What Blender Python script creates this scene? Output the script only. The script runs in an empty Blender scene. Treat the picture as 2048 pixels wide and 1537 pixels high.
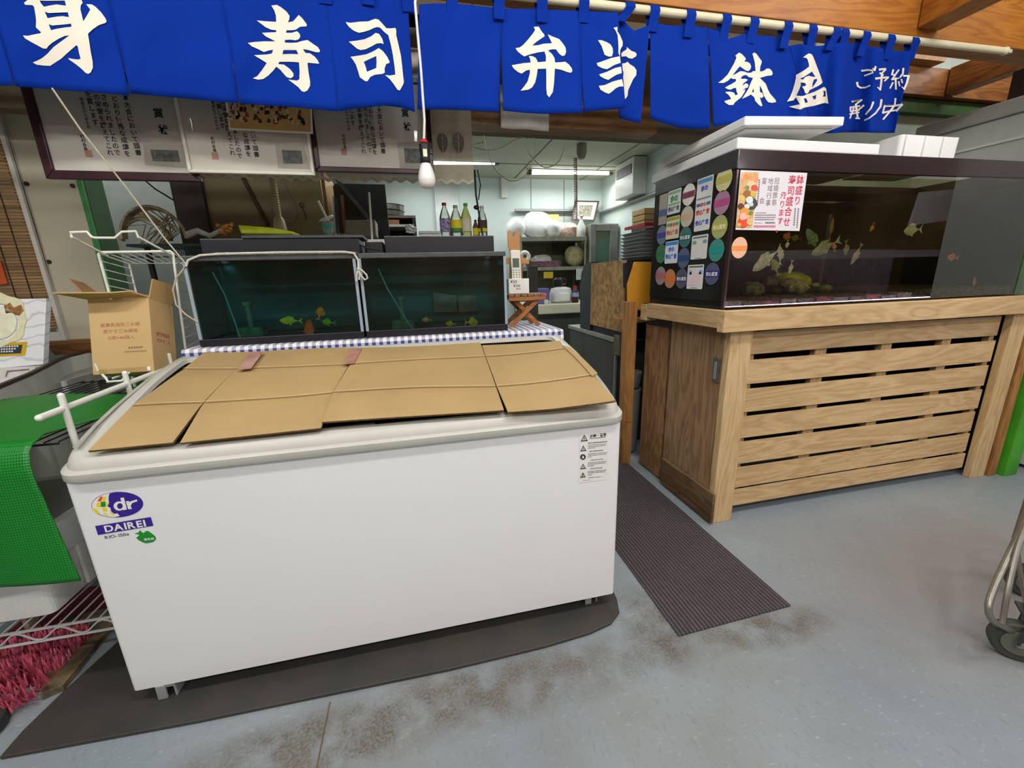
import bpy, bmesh, math, random
from mathutils import Vector, Matrix, geometry
random.seed(7)
C = bpy.context.scene.collection
SC = bpy.context.scene
# ------------------------------------------------------------------ camera
F, CX, CY = 820.52, 1024.0, 768.5
CAM = Vector((0.887, -1.135, 1.174))
def cam_axes(yaw, pitch, roll):
    cy, sy, cp, sp = math.cos(yaw), math.sin(yaw), math.cos(pitch), math.sin(pitch)
    f = Vector((sy*cp, cy*cp, -sp)); r = Vector((cy, -sy, 0)); u = r.cross(f)
    cr, sr = math.cos(roll), math.sin(roll)
    return cr*r+sr*u, -sr*r+cr*u, f
CR, CU, CF = cam_axes(0.217657491, 0.253139414, -0.0283898144)
cd = bpy.data.cameras.new('camera'); co = bpy.data.objects.new('camera', cd); C.objects.link(co)
cd.sensor_fit = 'HORIZONTAL'; cd.sensor_width = 36.0; cd.lens = F*36/2048; cd.clip_start = 0.02
m3 = Matrix((CR, CU, -CF)).transposed()
co.matrix_world = Matrix.Translation(CAM) @ m3.to_4x4()
SC.camera = co
# ------------------------------------------------------------------ world, lamps, exposure
SC.view_settings.view_transform = 'Standard'; SC.view_settings.look = 'None'
SC.view_settings.gamma = 1.0; SC.view_settings.use_curve_mapping = False
SC.view_settings.exposure = 0.34
w = bpy.data.worlds.new('world'); SC.world = w; w.use_nodes = True
w.node_tree.nodes['Background'].inputs[0].default_value = (0.9, 0.95, 1.0, 1)
w.node_tree.nodes['Background'].inputs[1].default_value = 0.30
def area(name, loc, sx, sy, power, col=(1, .985, .965), rot=(0, 0, 0)):
    d = bpy.data.lights.new(name, 'AREA'); d.shape = 'RECTANGLE'; d.size = sx; d.size_y = sy
    d.energy = power; d.color = col
    o = bpy.data.objects.new(name, d); C.objects.link(o); o.location = loc; o.rotation_euler = rot
    return o
LAMPS = [(-.4, -.75), (1.5, -.75), (3.4, -.55), (-.6, -2.4), (1.5, -2.4), (3.6, -2.4), (5.8, -1.3), (1.8, -4.4), (5.4, -4.2)]
for i, (lx, ly) in enumerate(LAMPS):
    # a bare tube shines down and out to both sides
    area('ceiling_light', (lx, ly, 2.74), 1.2, 0.16, 12)
    area('ceiling_light', (lx, ly+.02, 2.75), 1.2, 0.14, 12, rot=(math.radians(72), 0, 0))
    area('ceiling_light', (lx, ly-.02, 2.75), 1.2, 0.14, 9, rot=(math.radians(-72), 0, 0))
area('ceiling_light', (5.0, .98, 2.83), 1.0, 0.14, 9)
KLAMPS_AND_FILLS = [(1.35, 3.9, 10), (2.9, 4.1, 10), (0.9, 2.2, 13), (-1.2, 2.15, 6), (2.7, 2.3, 12)]  # first two match the tube lamps; the rest are added unseen fill lights
for lx, ly, pw in KLAMPS_AND_FILLS:
    area('kitchen_and_fill_light', (lx, ly, 2.33), 1.1, 0.10, pw, (.95, 1, .97))

# ------------------------------------------------------------------ pixel -> place helpers
def ray(u, v):
    return CR*((u-CX)/F) - CU*((v-CY)/F) + CF
def P(u, v, **k):
    (ax, val), = k.items(); i = 'xyz'.index(ax); d = ray(u, v)
    return CAM + d*((val-CAM[i])/d[i])
def Psurf(u, v, fn, lo=0.3, hi=4.0):
    # where the line of sight meets the height field z = fn(x, y)
    d = ray(u, v)
    for _ in range(50):
        t = (lo+hi)/2; p = CAM + d*t
        if p.z > fn(p.x, p.y): lo = t
        else: hi = t
    return CAM + d*lo
# ------------------------------------------------------------------ materials
def L(r, g, b):
    f = lambda c: (c/255/12.92) if c/255 <= .04045 else ((c/255+.055)/1.055)**2.4
    return (f(r), f(g), f(b), 1)
MATS = {}
def newmat(name):
    m = bpy.data.materials.new(name); m.use_nodes = True
    nt = m.node_tree; b = nt.nodes['Principled BSDF']
    return m, nt, b
def M(name, col, rough=.6, metal=0, var=.12, scale=14, bump=0, stretch=(1, 1, 1), col2=None, spec=.4, emit=None, coat=0, trans=0):
    if name in MATS: return MATS[name]
    m, nt, b = newmat(name)
    c = L(*col)
    b.inputs['Roughness'].default_value = rough; b.inputs['Metallic'].default_value = metal
    b.inputs['Specular IOR Level'].default_value = spec
    if coat: b.inputs['Coat Weight'].default_value = coat; b.inputs['Coat Roughness'].default_value = .1
    c2 = L(*col2) if col2 else tuple(x*(1-var*2) for x in c[:3])+(1,)
    tc = nt.nodes.new('ShaderNodeTexCoord'); mp = nt.nodes.new('ShaderNodeMapping'); mp.inputs['Scale'].default_value = stretch
    nz = nt.nodes.new('ShaderNodeTexNoise'); nz.inputs['Scale'].default_value = scale; nz.inputs['Detail'].default_value = 5
    mx = nt.nodes.new('ShaderNodeMix'); mx.data_type = 'RGBA'
    rp = nt.nodes.new('ShaderNodeMapRange'); rp.inputs[1].default_value = .35; rp.inputs[2].default_value = .7
    nt.links.new(tc.outputs['Object'], mp.inputs[0]); nt.links.new(mp.outputs[0], nz.inputs[0])
    nt.links.new(nz.outputs[0], rp.inputs[0]); nt.links.new(rp.outputs[0], mx.inputs[0])
    mx.inputs[6].default_value = c; mx.inputs[7].default_value = c2
    nt.links.new(mx.outputs[2], b.inputs['Base Color'])
    if bump:
        bp = nt.nodes.new('ShaderNodeBump'); bp.inputs['Strength'].default_value = bump; bp.inputs['Distance'].default_value = .004
        nt.links.new(nz.outputs[0], bp.inputs['Height']); nt.links.new(bp.outputs[0], b.inputs['Normal'])
    if emit:
        b.inputs['Emission Color'].default_value = c; b.inputs['Emission Strength'].default_value = emit
    if trans: b.inputs['Transmission Weight'].default_value = trans
    MATS[name] = m; return m
def WOOD(name, c1, c2, axis='x', rough=.65, scale=9, knots=.5, dark=None, coat=0):
    # sawn softwood: long grain along the axis, growth ring bands, a few dark knots
    if name in MATS: return MATS[name]
    m, nt, b = newmat(name); N = nt.nodes.new; K = nt.links.new
    b.inputs['Roughness'].default_value = rough
    if coat: b.inputs['Coat Weight'].default_value = coat
    tc = N('ShaderNodeTexCoord'); oi = N('ShaderNodeObjectInfo')
    ad = N('ShaderNodeVectorMath'); ad.operation = 'ADD'
    sc = N('ShaderNodeVectorMath'); sc.operation = 'SCALE'; sc.inputs[0].default_value = (7.3, 3.1, 5.7)
    K(oi.outputs['Random'], sc.inputs['Scale']); K(tc.outputs['Object'], ad.inputs[0]); K(sc.outputs[0], ad.inputs[1])
    mp = N('ShaderNodeMapping'); s = [1.0, 1.0, 1.0]; s['xyz'.index(axis)] = .13; mp.inputs['Scale'].default_value = s
    K(ad.outputs[0], mp.inputs[0])
    nz = N('ShaderNodeTexNoise'); nz.inputs['Scale'].default_value = scale; nz.inputs['Detail'].default_value = 3; nz.inputs['Distortion'].default_value = .6
    K(mp.outputs[0], nz.inputs[0])
    ml = N('ShaderNodeMath'); ml.operation = 'MULTIPLY'; ml.inputs[1].default_value = 9.0; K(nz.outputs[0], ml.inputs[0])
    fr = N('ShaderNodeMath'); fr.operation = 'PINGPONG'; fr.inputs[1].default_value = .5; K(ml.outputs[0], fr.inputs[0])
    fine = N('ShaderNodeTexNoise'); fine.inputs['Scale'].default_value = 120; fine.inputs['Detail'].default_value = 2; K(mp.outputs[0], fine.inputs[0])
    mr = N('ShaderNodeMapRange'); mr.inputs[1].default_value = .1; mr.inputs[2].default_value = .5; K(fr.outputs[0], mr.inputs[0])
    mix = N('ShaderNodeMix'); mix.data_type = 'RGBA'; mix.inputs[6].default_value = L(*c1); mix.inputs[7].default_value = L(*c2); K(mr.outputs[0], mix.inputs[0])
    mf = N('ShaderNodeMix'); mf.data_type = 'RGBA'; mf.blend_type = 'MULTIPLY'; mf.inputs[0].default_value = .35
    K(mix.outputs[2], mf.inputs[6]); K(fine.outputs[0], mf.inputs[7])
    vo = N('ShaderNodeTexVoronoi'); vo.inputs['Scale'].default_value = 5.0
    mk = N('ShaderNodeMapping'); s2 = [1.0, 1.0, 1.0]; s2['xyz'.index(axis)] = .5; mk.inputs['Scale'].default_value = s2
    K(ad.outputs[0], mk.inputs[0]); K(mk.outputs[0], vo.inputs[0])
    kr = N('ShaderNodeMapRange'); kr.inputs[1].default_value = .06; kr.inputs[2].default_value = .035; kr.inputs[3].default_value = 0; kr.inputs[4].default_value = knots
    K(vo.outputs['Distance'], kr.inputs[0])
    mk2 = N('ShaderNodeMix'); mk2.data_type = 'RGBA'; K(kr.outputs[0], mk2.inputs[0]); K(mf.outputs[2], mk2.inputs[6])
    mk2.inputs[7].default_value = L(*(dark or (92, 58, 32)))
    ol = N('ShaderNodeTexNoise'); ol.inputs['Scale'].default_value = 2.6; K(ad.outputs[0], ol.inputs[0])
    om = N('ShaderNodeMapRange'); om.inputs[1].default_value = .55; om.inputs[2].default_value = .8; om.inputs[4].default_value = .35; K(ol.outputs[0], om.inputs[0])
    m3_ = N('ShaderNodeMix'); m3_.data_type = 'RGBA'; K(om.outputs[0], m3_.inputs[0]); K(mk2.outputs[2], m3_.inputs[6]); m3_.inputs[7].default_value = L(c2[0]*.75, c2[1]*.7, c2[2]*.62)
    K(m3_.outputs[2], b.inputs['Base Color'])
    bp = N('ShaderNodeBump'); bp.inputs['Strength'].default_value = .15; bp.inputs['Distance'].default_value = .003
    K(fr.outputs[0], bp.inputs['Height']); K(bp.outputs[0], b.inputs['Normal'])
    MATS[name] = m; return m
def GLASS(name, tint=(1, 1, 1), refl=1.0, rough=.0, ior=1.5, opaque=0.0, body=(0, 0, 0)):
    # a thin pane: what lies behind is seen through it, tinted, and it mirrors by Fresnel
    if name in MATS: return MATS[name]
    m, nt, b = newmat(name); N = nt.nodes.new; K = nt.links.new
    nt.nodes.remove(b); out = nt.nodes['Material Output']
    tr = N('ShaderNodeBsdfTransparent'); tr.inputs[0].default_value = (*tint, 1)
    gl = N('ShaderNodeBsdfGlossy'); gl.inputs['Roughness'].default_value = rough
    fr = N('ShaderNodeFresnel'); fr.inputs[0].default_value = ior
    ml = N('ShaderNodeMath'); ml.operation = 'MULTIPLY'; ml.inputs[1].default_value = refl; K(fr.outputs[0], ml.inputs[0])
    mx = N('ShaderNodeMixShader'); K(ml.outputs[0], mx.inputs[0])
    if opaque:
        df = N('ShaderNodeBsdfDiffuse'); df.inputs[0].default_value = (*body, 1)
        m2 = N('ShaderNodeMixShader'); m2.inputs[0].default_value = opaque
        K(tr.outputs[0], m2.inputs[1]); K(df.outputs[0], m2.inputs[2]); K(m2.outputs[0], mx.inputs[1])
    else: K(tr.outputs[0], mx.inputs[1])
    K(gl.outputs[0], mx.inputs[2]); K(mx.outputs[0], out.inputs[0])
    MATS[name] = m; return m
def EMIT(name, col, s):
    if name in MATS: return MATS[name]
    m, nt, b = newmat(name); b.inputs['Base Color'].default_value = L(*col)
    b.inputs['Emission Color'].default_value = L(*col); b.inputs['Emission Strength'].default_value = s
    MATS[name] = m; return m
# ------------------------------------------------------------------ mesh builder
GL = {}
def glyph(ch, bold=0.0):
    k = (ch, bold)
    if k not in GL:
        c = bpy.data.curves.new('g', 'FONT'); c.body = ch; c.resolution_u = 3; c.offset = bold
        o = bpy.data.objects.new('g', c); C.objects.link(o); dg = bpy.context.evaluated_depsgraph_get()
        me = o.evaluated_get(dg).to_mesh()
        vs = [(v.co.x, v.co.y) for v in me.vertices]; fs = [tuple(p.vertices) for p in me.polygons]
        o.evaluated_get(dg).to_mesh_clear(); C.objects.unlink(o); bpy.data.objects.remove(o); bpy.data.curves.remove(c)
        wd = max([v[0] for v in vs], default=.3)
        if ord(ch) > 0x2000: wd = 1.0
        elif ch == ' ': wd = .3
        else: wd += .06
        GL[k] = (vs, fs, wd)
    return GL[k]
def sm(pts, k=6):
    # a smooth run of points through the given ones
    pts = [Vector(p) for p in pts]; out = []
    for i in range(len(pts)-1):
        p0, p1, p2, p3 = pts[max(i-1, 0)], pts[i], pts[i+1], pts[min(i+2, len(pts)-1)]
        for j in range(k):
            t = j/k; out.append(.5*((2*p1)+(p2-p0)*t+(2*p0-5*p1+4*p2-p3)*t*t+(3*p1-p0-3*p2+p3)*t**3))
    return out+[pts[-1]]
class MB:
    def __init__(s): s.v = []; s.f = []
    def add(s, vs, fs):
        o = len(s.v); s.v += [Vector(p) for p in vs]; s.f += [tuple(i+o for i in q) for q in fs]; return s
    def box(s, x0, y0, z0, x1, y1, z1):
        return s.add([(x0,y0,z0),(x1,y0,z0),(x1,y1,z0),(x0,y1,z0),(x0,y0,z1),(x1,y0,z1),(x1,y1,z1),(x0,y1,z1)],
                     [(0,3,2,1),(4,5,6,7),(0,1,5,4),(1,2,6,5),(2,3,7,6),(3,0,4,7)])
    def obox(s, c, a, b, d):
        c, a, b, d = Vector(c), Vector(a), Vector(b), Vector(d)
        q = [c-a-b-d, c+a-b-d, c+a+b-d, c-a+b-d, c-a-b+d, c+a-b+d, c+a+b+d, c-a+b+d]
        return s.add(q, [(0,3,2,1),(4,5,6,7),(0,1,5,4),(1,2,6,5),(2,3,7,6),(3,0,4,7)])
    def bar(s, p0, p1, wx, wz, up=(0,0,1)):
        p0, p1 = Vector(p0), Vector(p1); d = (p1-p0); up = Vector(up)
        sd = d.cross(up)
        if sd.length < 1e-6: sd = d.cross(Vector((0,1,0)))
        sd.normalize(); up = sd.cross(d).normalized()
        return s.obox((p0+p1)/2, d/2, sd*wx/2, up*wz/2)
    def cyl(s, p0, p1, r, r1=None, n=14, cap=True):
        p0, p1 = Vector(p0), Vector(p1); r1 = r if r1 is None else r1
        d = (p1-p0).normalized(); a = d.orthogonal().normalized(); b = d.cross(a)
        vs = []
        for i in range(n):
            t = 2*math.pi*i/n; e = a*math.cos(t)+b*math.sin(t); vs += [p0+e*r, p1+e*r1]
        fs = [(2*i, 2*((i+1) % n), 2*((i+1) % n)+1, 2*i+1) for i in range(n)]
        if cap: fs += [tuple(2*i for i in range(n))[::-1], tuple(2*i+1 for i in range(n))]
        return s.add(vs, fs)
    def tube(s, pts, r, n=8, closed=False):
        pts = [Vector(p) for p in pts]; k = len(pts); vs = []; pa = None
        for i, p in enumerate(pts):
            if closed: d = pts[(i+1) % k]-pts[i-1]
            else: d = pts[min(i+1, k-1)]-pts[max(i-1, 0)]
            d.normalize()
            a = d.orthogonal().normalized() if pa is None else (pa - d*pa.dot(d)).normalized()
            pa = a; b = d.cross(a); rr = r[i] if isinstance(r, (list, tuple)) else r
            vs += [p+(a*math.cos(2*math.pi*j/n)+b*math.sin(2*math.pi*j/n))*rr for j in range(n)]
        m = k if closed else k-1
        fs = [(i*n+j, i*n+(j+1) % n, ((i+1) % k)*n+(j+1) % n, ((i+1) % k)*n+j) for i in range(m) for j in range(n)]
        if not closed: fs += [tuple(range(n))[::-1], tuple((k-1)*n+j for j in range(n))]
        return s.add(vs, fs)
    def lathe(s, prof, c=(0,0,0), n=24, sx=1, sy=1):
        c = Vector(c); vs = []; k = len(prof)
        for (r, z) in prof:
            vs += [c+Vector((r*sx*math.cos(2*math.pi*j/n), r*sy*math.sin(2*math.pi*j/n), z)) for j in range(n)]
        fs = [(i*n+j, i*n+(j+1) % n, (i+1)*n+(j+1) % n, (i+1)*n+j) for i in range(k-1) for j in range(n)]
        fs += [tuple(range(n))[::-1], tuple((k-1)*n+j for j in range(n))]
        return s.add(vs, fs)
    def prism(s, poly, vec):
        poly = [Vector(p) for p in poly]; vec = Vector(vec); n = len(poly)
        return s.add(poly+[p+vec for p in poly], [tuple(range(n))[::-1], tuple(range(n, 2*n))]+[(i, (i+1) % n, (i+1) % n+n, i+n) for i in range(n)])
    def quad(s, a, b, c, d): return s.add([a, b, c, d], [(0, 1, 2, 3)])
    def grid(s, fn, nu, nv):
        vs = [fn(i/nu, j/nv) for j in range(nv+1) for i in range(nu+1)]
        return s.add(vs, [(j*(nu+1)+i, j*(nu+1)+i+1, (j+1)*(nu+1)+i+1, (j+1)*(nu+1)+i) for j in range(nv) for i in range(nu)])
    def ball(s, c, rx, ry=None, rz=None, n=12, noise=0):
        ry = ry or rx; rz = rz or rx; c = Vector(c); m = n//2+2; vs = []
        for i in range(1, m):
            a = math.pi*i/m
            for j in range(n):
                t = 2*math.pi*j/n; k = 1+random.uniform(-noise, noise)
                vs.append(c+Vector((rx*k*math.sin(a)*math.cos(t), ry*k*math.sin(a)*math.sin(t), rz*k*math.cos(a))))
        fs = [(i*n+j, (i+1)*n+j, (i+1)*n+(j+1) % n, i*n+(j+1) % n) for i in range(m-2) for j in range(n)]
        k = len(vs); vs += [c+Vector((0, 0, rz)), c-Vector((0, 0, rz))]
        fs += [(k, j, (j+1) % n) for j in range(n)]+[(k+1, (m-2)*n+(j+1) % n, (m-2)*n+j) for j in range(n)]
        return s.add(vs, fs)
    def text(s, t, size, O, R=(1,0,0), U=(0,0,1), align='c', vertical=False, bold=0.0, wid=1.0):
        O, R, U = Vector(O), Vector(R).normalized(), Vector(U).normalized()
        if vertical:
            y = 0
            for ch in t:
                vs, fs, wd = glyph(ch, bold)
                s.add([O+R*((x-.5)*size*wid)+U*((yy+y-.88)*size) for x, yy in vs], fs); y -= 1.05
        else:
            gs = [glyph(ch, bold) for ch in t]; tot = sum(g[2] for g in gs)
            x0 = {'c': -tot/2, 'l': 0, 'r': -tot}[align]
            for vs, fs, wd in gs:
                s.add([O+R*((x+x0)*size*wid)+U*((y-.38)*size) for x, y in vs], fs); x0 += wd
        return s
    def build(s, name, mat, parent=None, smooth=False, bevel=0, sub=0, thick=0, org=None, seg=2):
        off = OFF.get(parent.name, Vector()) if parent is not None else Vector(org if org is not None else (0, 0, 0))
        me = bpy.data.meshes.new(name); me.from_pydata([tuple(p-off) for p in s.v], [], s.f); me.update()
        if smooth:
            for q in me.polygons: q.use_smooth = True
            me.set_sharp_from_angle(angle=math.radians(38))
        me.materials.append(mat)
        o = bpy.data.objects.new(name, me); C.objects.link(o); OFF[o.name] = off
        if parent is not None: o.parent = parent
        else: o.location = off
        if thick:
            d = o.modifiers.new('thickness', 'SOLIDIFY'); d.thickness = thick; d.offset = 0
        if bevel:
            d = o.modifiers.new('edges', 'BEVEL'); d.width = bevel; d.segments = seg; d.limit_method = 'ANGLE'; d.angle_limit = .6
        if sub:
            d = o.modifiers.new('round', 'SUBSURF'); d.levels = sub; d.render_levels = sub
        return o
OFF = {}
def tag(o, label=None, cat=None, group=None, kind=None):
    if label: o['label'] = label
    if cat: o['category'] = cat
    if group: o['group'] = group
    if kind: o['kind'] = kind
    return o
def T(name, label, cat, loc=(0, 0, 0), group=None):
    o = bpy.data.objects.new(name, None); C.objects.link(o); o.location = loc; o.empty_display_size = .05
    OFF[o.name] = Vector(loc); return tag(o, label, cat, group)
def S(name, mb, mat, label, cat, group=None, kind=None, **k):
    xs = [p.x for p in mb.v]; ys = [p.y for p in mb.v]; zs = [p.z for p in mb.v]
    o = mb.build(name, mat, None, org=((min(xs)+max(xs))/2, (min(ys)+max(ys))/2, min(zs)), **k)
    return tag(o, label, cat, group, kind)
def ST(name, mb, mat, **k):
    o = mb.build(name, mat, None, **k); o['kind'] = 'structure'; return o
def dup(root, loc, label=None, rz=0):
    r = root.copy(); C.objects.link(r); r.location = loc; r.rotation_euler = (0, 0, rz)
    if label: r['label'] = label
    for ch in list(root.children):
        c = ch.copy(); C.objects.link(c); c.parent = r
        for g in ch.children:
            d = g.copy(); C.objects.link(d); d.parent = c
    return r
def rrect(x0, y0, x1, y1, r, n=6):
    pts = []
    for cx, cy, a0 in ((x1-r, y1-r, 0), (x0+r, y1-r, 90), (x0+r, y0+r, 180), (x1-r, y0+r, 270)):
        for i in range(n+1):
            a = math.radians(a0+90*i/n); pts.append((cx+r*math.cos(a), cy+r*math.sin(a)))
    return pts
def loft(mb, loops, cap0=False, cap1=False):
    n = len(loops[0]); vs = [p for l in loops for p in l]
    fs = [(i*n+j, i*n+(j+1) % n, (i+1)*n+(j+1) % n, (i+1)*n+j) for i in range(len(loops)-1) for j in range(n)]
    if cap0: fs.append(tuple(range(n))[::-1])
    if cap1: fs.append(tuple((len(loops)-1)*n+j for j in range(n)))
    return mb.add(vs, fs)
def inpoly(x, y, poly):
    c = False; n = len(poly)
    for i in range(n):
        x1, y1 = poly[i]; x2, y2 = poly[i-1]
        if (y1 > y) != (y2 > y) and x < (x2-x1)*(y-y1)/(y2-y1)+x1: c = not c
    return c
def inked(polys, holes, fn, step):
    # a painted shape laid over a surface: triangulate outlines + inner grid, then map every point with fn
    V, Ed = [], []
    for poly in polys+holes:
        o = len(V); n = len(poly); V += [Vector(p) for p in poly]; Ed += [(o+i, o+(i+1) % n) for i in range(n)]
    xs = [p.x for p in V]; ys = [p.y for p in V]
    y = min(ys)+step/2
    while y < max(ys):
        x = min(xs)+step/2
        while x < max(xs):
            if any(inpoly(x, y, q) for q in polys): V.append(Vector((x+random.uniform(-.1, .1)*step, y+random.uniform(-.1, .1)*step)))
            x += step
        y += step
    r = geometry.delaunay_2d_cdt(V, Ed, [], 0, 1e-4)
    vs, fs = r[0], [f for f in r[2]]
    keep = []
    for f in fs:
        cx = sum(vs[i].x for i in f)/3; cy = sum(vs[i].y for i in f)/3
        if any(inpoly(cx, cy, q) for q in polys) and not any(inpoly(cx, cy, q) for q in holes): keep.append(tuple(f))
    return MB().add([fn(p.x, p.y) for p in vs], keep)
def stroke(pts, w0, w1=None):
    # a brush stroke outline from a centre line
    w1 = w0 if w1 is None else w1; n = len(pts); Lf, Rt = [], []
    for i, (x, y) in enumerate(pts):
        a = pts[max(i-1, 0)]; b = pts[min(i+1, n-1)]; d = Vector((b[0]-a[0], b[1]-a[1])).normalized(); nrm = Vector((-d.y, d.x))
        ww = (w0+(w1-w0)*i/(n-1))/2; e = d*ww*.5*(-1 if i == 0 else 1 if i == n-1 else 0)
        Lf.append((x+nrm.x*ww*.8+e.x, y+nrm.y*ww*.8+e.y)); Rt.append((x-nrm.x*ww*.8+e.x, y-nrm.y*ww*.8+e.y))
    return Lf+Rt[::-1]
# ------------------------------------------------------------------ palette
wall_m = M('wall_paint', (205, 208, 202), .7, var=.05, scale=3)
kwall_m = M('kitchen_wall_panel', (206, 219, 216), .45, var=.05, scale=2)
ceil_m = M('ceiling_board', (186, 186, 168), .8, var=.04, scale=3)
tan_m = M('tan_board', (92, 82, 58), .7, var=.12, scale=3)
green_m = M('green_paint', (42, 140, 52), .4, var=.12, scale=5, col2=(30, 104, 36))
dkgreen_m = M('dark_green_paint', (38, 62, 34), .5, var=.1)
pine_m = WOOD('pine_boards', (220, 186, 136), (200, 164, 114), 'x')
pinez_m = WOOD('pine_posts', (220, 188, 138), (202, 166, 116), 'z')
piney_m = WOOD('pine_side', (204, 170, 122), (180, 144, 98), 'y')
beam_m = WOOD('beam_wood', (188, 120, 34), (164, 94, 22), 'x', .5)
beamy_m = WOOD('cross_beam_wood', (178, 110, 28), (150, 84, 18), 'y', .5)
dkwood_m = WOOD('dark_brown_wood', (84, 54, 30), (62, 38, 20), 'x', .5)
side_m = WOOD('plank_side', (164, 132, 94), (136, 104, 70), 'z', .7)
brown_m = WOOD('brown_board', (182, 130, 70), (150, 100, 50), 'z', .6)
white_m = M('white_plastic', (222, 222, 218), .45, var=.03)
foam_m = M('white_foam', (236, 236, 232), .8, var=.04, scale=160, bump=.12)
black_m = M('black_plastic', (26, 26, 29), .4, var=.1)
dkgrey_m = M('dark_grey_plastic', (52, 53, 54), .5, var=.1)
grey_m = M('grey_metal', (150, 152, 150), .4, .6, var=.1)
chrome_m = M('chrome_wire', (206, 206, 204), .25, .4, var=.02)
steel_m = M('stainless_steel', (196, 198, 198), .3, .45, var=.1, scale=6, stretch=(1, 1, 14))
paper_m = M('white_paper', (232, 230, 224), .7, var=.03)
ink_m = M('black_ink', (40, 40, 42), .6, var=0)
wirew_m = M('white_coated_wire', (226, 226, 216), .35, var=.03)
card_m = M('corrugated_card', (174, 146, 98), .75, var=.07, scale=4, bump=.05)
cardd_m = M('card_edge', (120, 92, 56), .8, var=.2, scale=60)
cord_m = M('cotton_cord', (186, 178, 158), .8, var=.1, scale=80)
# ------------------------------------------------------------------ floor
m, nt, b = newmat('vinyl_floor'); N = nt.nodes.new; K = nt.links.new
tc = N('ShaderNodeTexCoord')
def noise(sc, det=4, dist=0, stretch=None):
    n = N('ShaderNodeTexNoise'); n.inputs['Scale'].default_value = sc; n.inputs['Detail'].default_value = det; n.inputs['Distortion'].default_value = dist
    if stretch:
        mp = N('ShaderNodeMapping'); mp.inputs['Scale'].default_value = stretch; mp.inputs['Rotation'].default_value = (0, 0, .5); K(tc.outputs['Object'], mp.inputs[0]); K(mp.outputs[0], n.inputs[0])
    else: K(tc.outputs['Object'], n.inputs[0])
    return n.outputs[0]
def rng(s, a, b_, c=0, d=1):
    r = N('ShaderNodeMapRange'); r.inputs[1].default_value = a; r.inputs[2].default_value = b_; r.inputs[3].default_value = c; r.inputs[4].default_value = d; K(s, r.inputs[0]); return r.outputs[0]
def mixc(f, a, c):
    x = N('ShaderNodeMix'); x.data_type = 'RGBA'
    if isinstance(f, float): x.inputs[0].default_value = f
    else: K(f, x.inputs[0])
    for s, q in ((6, a), (7, c)):
        if isinstance(q, tuple): x.inputs[s].default_value = q
        else: K(q, x.inputs[s])
    return x.outputs[2]
def mth(op, a, c):
    x = N('ShaderNodeMath'); x.operation = op; x.use_clamp = op == 'ADD'
    for s, q in ((0, a), (1, c)):
        if isinstance(q, (int, float)): x.inputs[s].default_value = q
        else: K(q, x.inputs[s])
    return x.outputs[0]
def spot(cx, cy, rx, ry, rot=0):
    mp = N('ShaderNodeMapping'); mp.vector_type = 'TEXTURE'; mp.inputs['Location'].default_value = (cx, cy, 0); mp.inputs['Rotation'].default_value = (0, 0, rot); mp.inputs['Scale'].default_value = (rx, ry, 1)
    K(tc.outputs['Object'], mp.inputs[0]); ln = N('ShaderNodeVectorMath'); ln.operation = 'LENGTH'; K(mp.outputs[0], ln.inputs[0])
    return rng(ln.outputs['Value'], 1.0, .35)
base = mixc(rng(noise(1.3), .35, .7), L(139, 147, 150), L(128, 137, 146))
base = mixc(rng(noise(95, 3, 0, (1, .35, 1)), .56, .72, 0, .5), base, L(112, 120, 124))
base = mixc(rng(noise(110, 2, 0, (.35, 1, 1)), .62, .76, 0, .45), base, L(178, 184, 184))
base = mixc(mth('MULTIPLY', spot(3.1, -.25, 1.2, .55), .5), base, L(132, 116, 106))
d = mth('ADD', spot(1.0, -.19, .75, .13), spot(1.62, -.10, .17, .22)); d = mth('ADD', d, spot(1.95, -.21, .32, .09)); d = mth('ADD', d, spot(.45, -.25, .4, .12))
dirt = mth('MULTIPLY', d, rng(noise(11, 8, .3), .29, .58))
dirt = mth('MULTIPLY', dirt, rng(noise(130, 4), .32, .62, .35, .9))
base = mixc(dirt, base, L(82, 70, 52))
wide = mth('MULTIPLY', spot(1.1, -.35, 1.3, .42), rng(noise(5), .3, .7, 0, .35)); base = mixc(wide, base, L(112, 104, 84))
K(base, b.inputs['Base Color']); b.inputs['Roughness'].default_value = .42
K(rng(noise(9), .3, .7, .32, .55), b.inputs['Roughness'])
floor_m = m
ST('floor', MB().grid(lambda s, t: (-3.4+12.2*s, -6+11.5*t, 0), 4, 4), floor_m)
# a worn tile joint running towards the shopper
jm = M('floor_joint', (104, 86, 74), .7)
ST('trim_1', MB().box(.545, -1.0, .0002, .549, -.115, .0012), jm)
# ------------------------------------------------------------------ shop shell
ST('ceiling', MB().box(-3.4, -6, 2.9, 8.8, 1.4, 2.95), M('shop_ceiling', (196, 190, 180), .8, var=.03, scale=3))
ST('wall_front', MB().box(-3.4, -6.1, 0, 8.8, -6, 2.95), M('shop_wall', (170, 134, 90), .8, var=.3, scale=1.5, col2=(110, 82, 50)))
ST('wall_left', MB().box(-3.5, -6, 0, -3.4, 5.5, 2.95), wall_m)
ST('wall_right', MB().box(8.8, -6, 0, 8.9, 5.5, 2.95), M('shop_wall', (170, 134, 90)))
for lx, ly in LAMPS:
    t = T('ceiling_lamp', 'long white fluorescent ceiling lamp over the shop aisle', 'lamp', (lx, ly, 2.76), 'fluorescent lamps on the shop ceiling')
    MB().box(lx-.63, ly-.1, 2.82, lx+.63, ly+.1, 2.9).build('housing', white_m, t, bevel=.01)
    MB().prism([(lx-.63, ly-.1, 2.82), (lx-.63, ly, 2.76), (lx-.63, ly+.1, 2.82)], (1.26, 0, 0)).build('reflector', white_m, t)
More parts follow.
